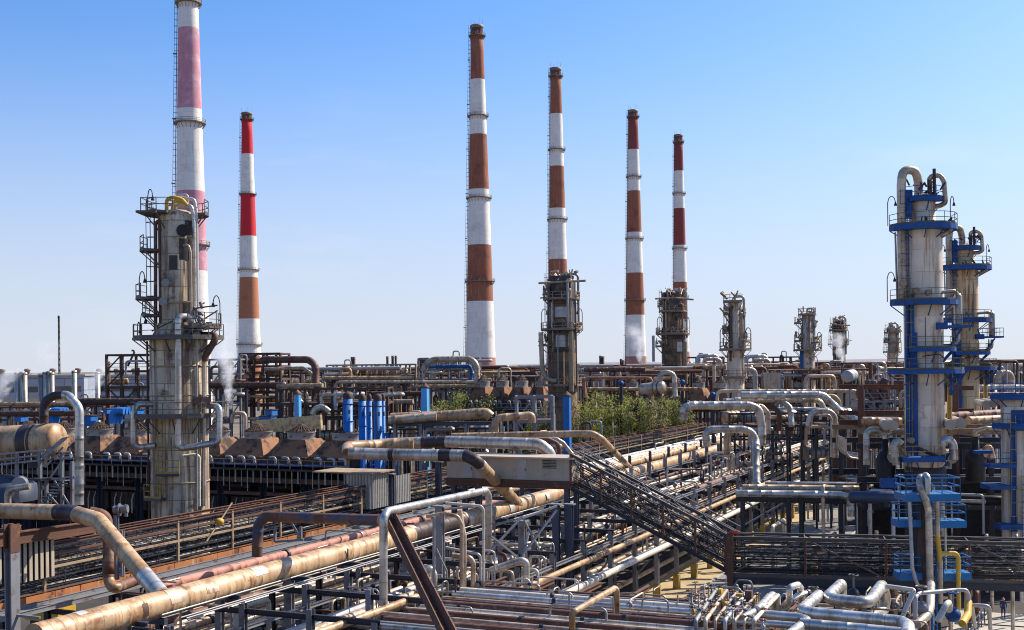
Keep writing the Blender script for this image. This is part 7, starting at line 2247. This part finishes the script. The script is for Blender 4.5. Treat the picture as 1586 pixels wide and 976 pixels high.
# ------------------------------------------------------------------ small-bore lines, vents and valves that break up the racks
rr = random.Random(2024)
def clutter(n, s0, s1, t0, t1, z0, what, hmin=.8, hmax=2.6, rmax=.14, zdown=True, mats=('grey_pipe', 'clad_warm', 'rust_pipe', 'white_pipe', 'clad_silver')):
    for i in range(n):
        s, t = rr.uniform(s0, s1), rr.uniform(t0, t1)
        h, r = rr.uniform(hmin, hmax), rr.uniform(.045, rmax)
        m = rr.choice(mats)
        a = G(s, t, z0)
        d = rr.choice((A3, B3, -B3, A3)) * rr.uniform(.8, 4.5)
        kind = rr.random()
        if kind < .55: pts = [a - UPZ * rr.uniform(.2, 2.5), a + UPZ * h, a + d + UPZ * h, a + d - UPZ * rr.uniform(.2, 2)]
        elif kind < .8: pts = [a - UPZ * 2, a + UPZ * h, a + d + UPZ * h]
        else: pts = [a - UPZ * rr.uniform(1, 4), a + UPZ * h * 1.3]
        if what not in ('on the near rack', 'on the middle rack', 'over the horizontal bank', 'beside the rusty strut', 'among the silver loops'):
            loose_pipe(pts, r, m); continue
        o = pipe('thin %s standpipe %s, %s of its kind' % (MW[m], what, ORD[i] if i < 20 else 'extra ' + ORD[i - 20]), pts, r, m, .35, 9, group='thin standpipes ' + what, flanges=(.4,) if rr.random() < .5 else (), name='standpipe', cat='standpipe')
        if rr.random() < .3:
            q = a + UPZ * h * .6
            part('valve', MB().ball(q, r * 2.2 + .06, 8).beam(q, q + A3 * -.45, .05), rr.choice(('steel', 'steel_rust', 'steel_dark')), o)
clutter(34, 74, 112, -44, -35.6, 6.6, 'on the near rack')
clutter(36, 112, 165, -44, -35.6, 8.7, 'on the middle rack')
clutter(30, 165, 226, -55, -35.6, 9.0, 'on the far rack', 1, 3.2, .18)
clutter(16, 56, 100, -55, -47.4, 8.2, 'beside the pink pipe', .5, 1.4, .09)
clutter(20, 122, 165, -23, -10, 6.5, 'between the road portal and cream column', 1, 4, .2)
clutter(24, 100, 124, -16, 2, 3.0, 'in the shade behind the level bridge', 1, 4, .18)
clutter(16, 64, 76, -40, -22, 8.1, 'over the horizontal bank', .3, 1.0, .08)
clutter(18, 66, 84, -45, -37, 6.6, 'beside the rusty strut', .6, 2.2, .12)
clutter(16, 70, 78, -26, -6, 7.6, 'among the silver loops', .4, 1.1, .09)
clutter(20, 150, 185, -90, -62, 11.0, 'behind the blue tubes', 1, 3.5, .2)
o = solid('small_bore_lines', LOOSE['mb'], LOOSE['mats'], 'tangle of small-bore lines under and behind the racks', 'pipework')
o['kind'] = 'stuff'

# ------------------------------------------------------------------ the far plant: a band of pipework too small and too dense to tell apart
rr = random.Random(515)
fb, fm = MB(), ['clad_warm', 'rust_pipe', 'grey_pipe', 'clad_tan', 'brown_dark', 'clad_silver', 'steel_rust']
for i in range(1150):
    u = rr.uniform(430, 1600)
    Y = rr.uniform(235, 430)
    vtop = 562 - (u - 793) * .0113 + 6 + rr.random() ** 1.6 * 26
    p = P(u, vtop, Y)
    if p.z < 2: continue
    w = rr.uniform(1.2, 7); r = rr.uniform(.12, .42); m = rr.randrange(len(fm))
    k = rr.random()
    dx = Vector((rr.choice((-1, 1)) * w, rr.uniform(-1, 1), 0))
    if k < .4: pts = [Vector((p.x, Y, max(0, p.z - 9))), p, p + dx, p + dx - UPZ * rr.uniform(1, 8)]
    elif k < .7: pts = [p - dx * 1.3, p + dx * 1.3]
    elif k < .92: pts = [Vector((p.x, Y, 0)), p]
    else:
        fb.box(Vector((p.x, Y, p.z - 2)), w, 3, rr.uniform(1, 4), mi=m); continue
    fb.tube(fillet(pts, .8, 3), r, 7, m)
o = solid('far_pipework', fb, fm, 'dense far band of pipes, stubs and boxes along the horizon', 'pipework')
o['kind'] = 'stuff'
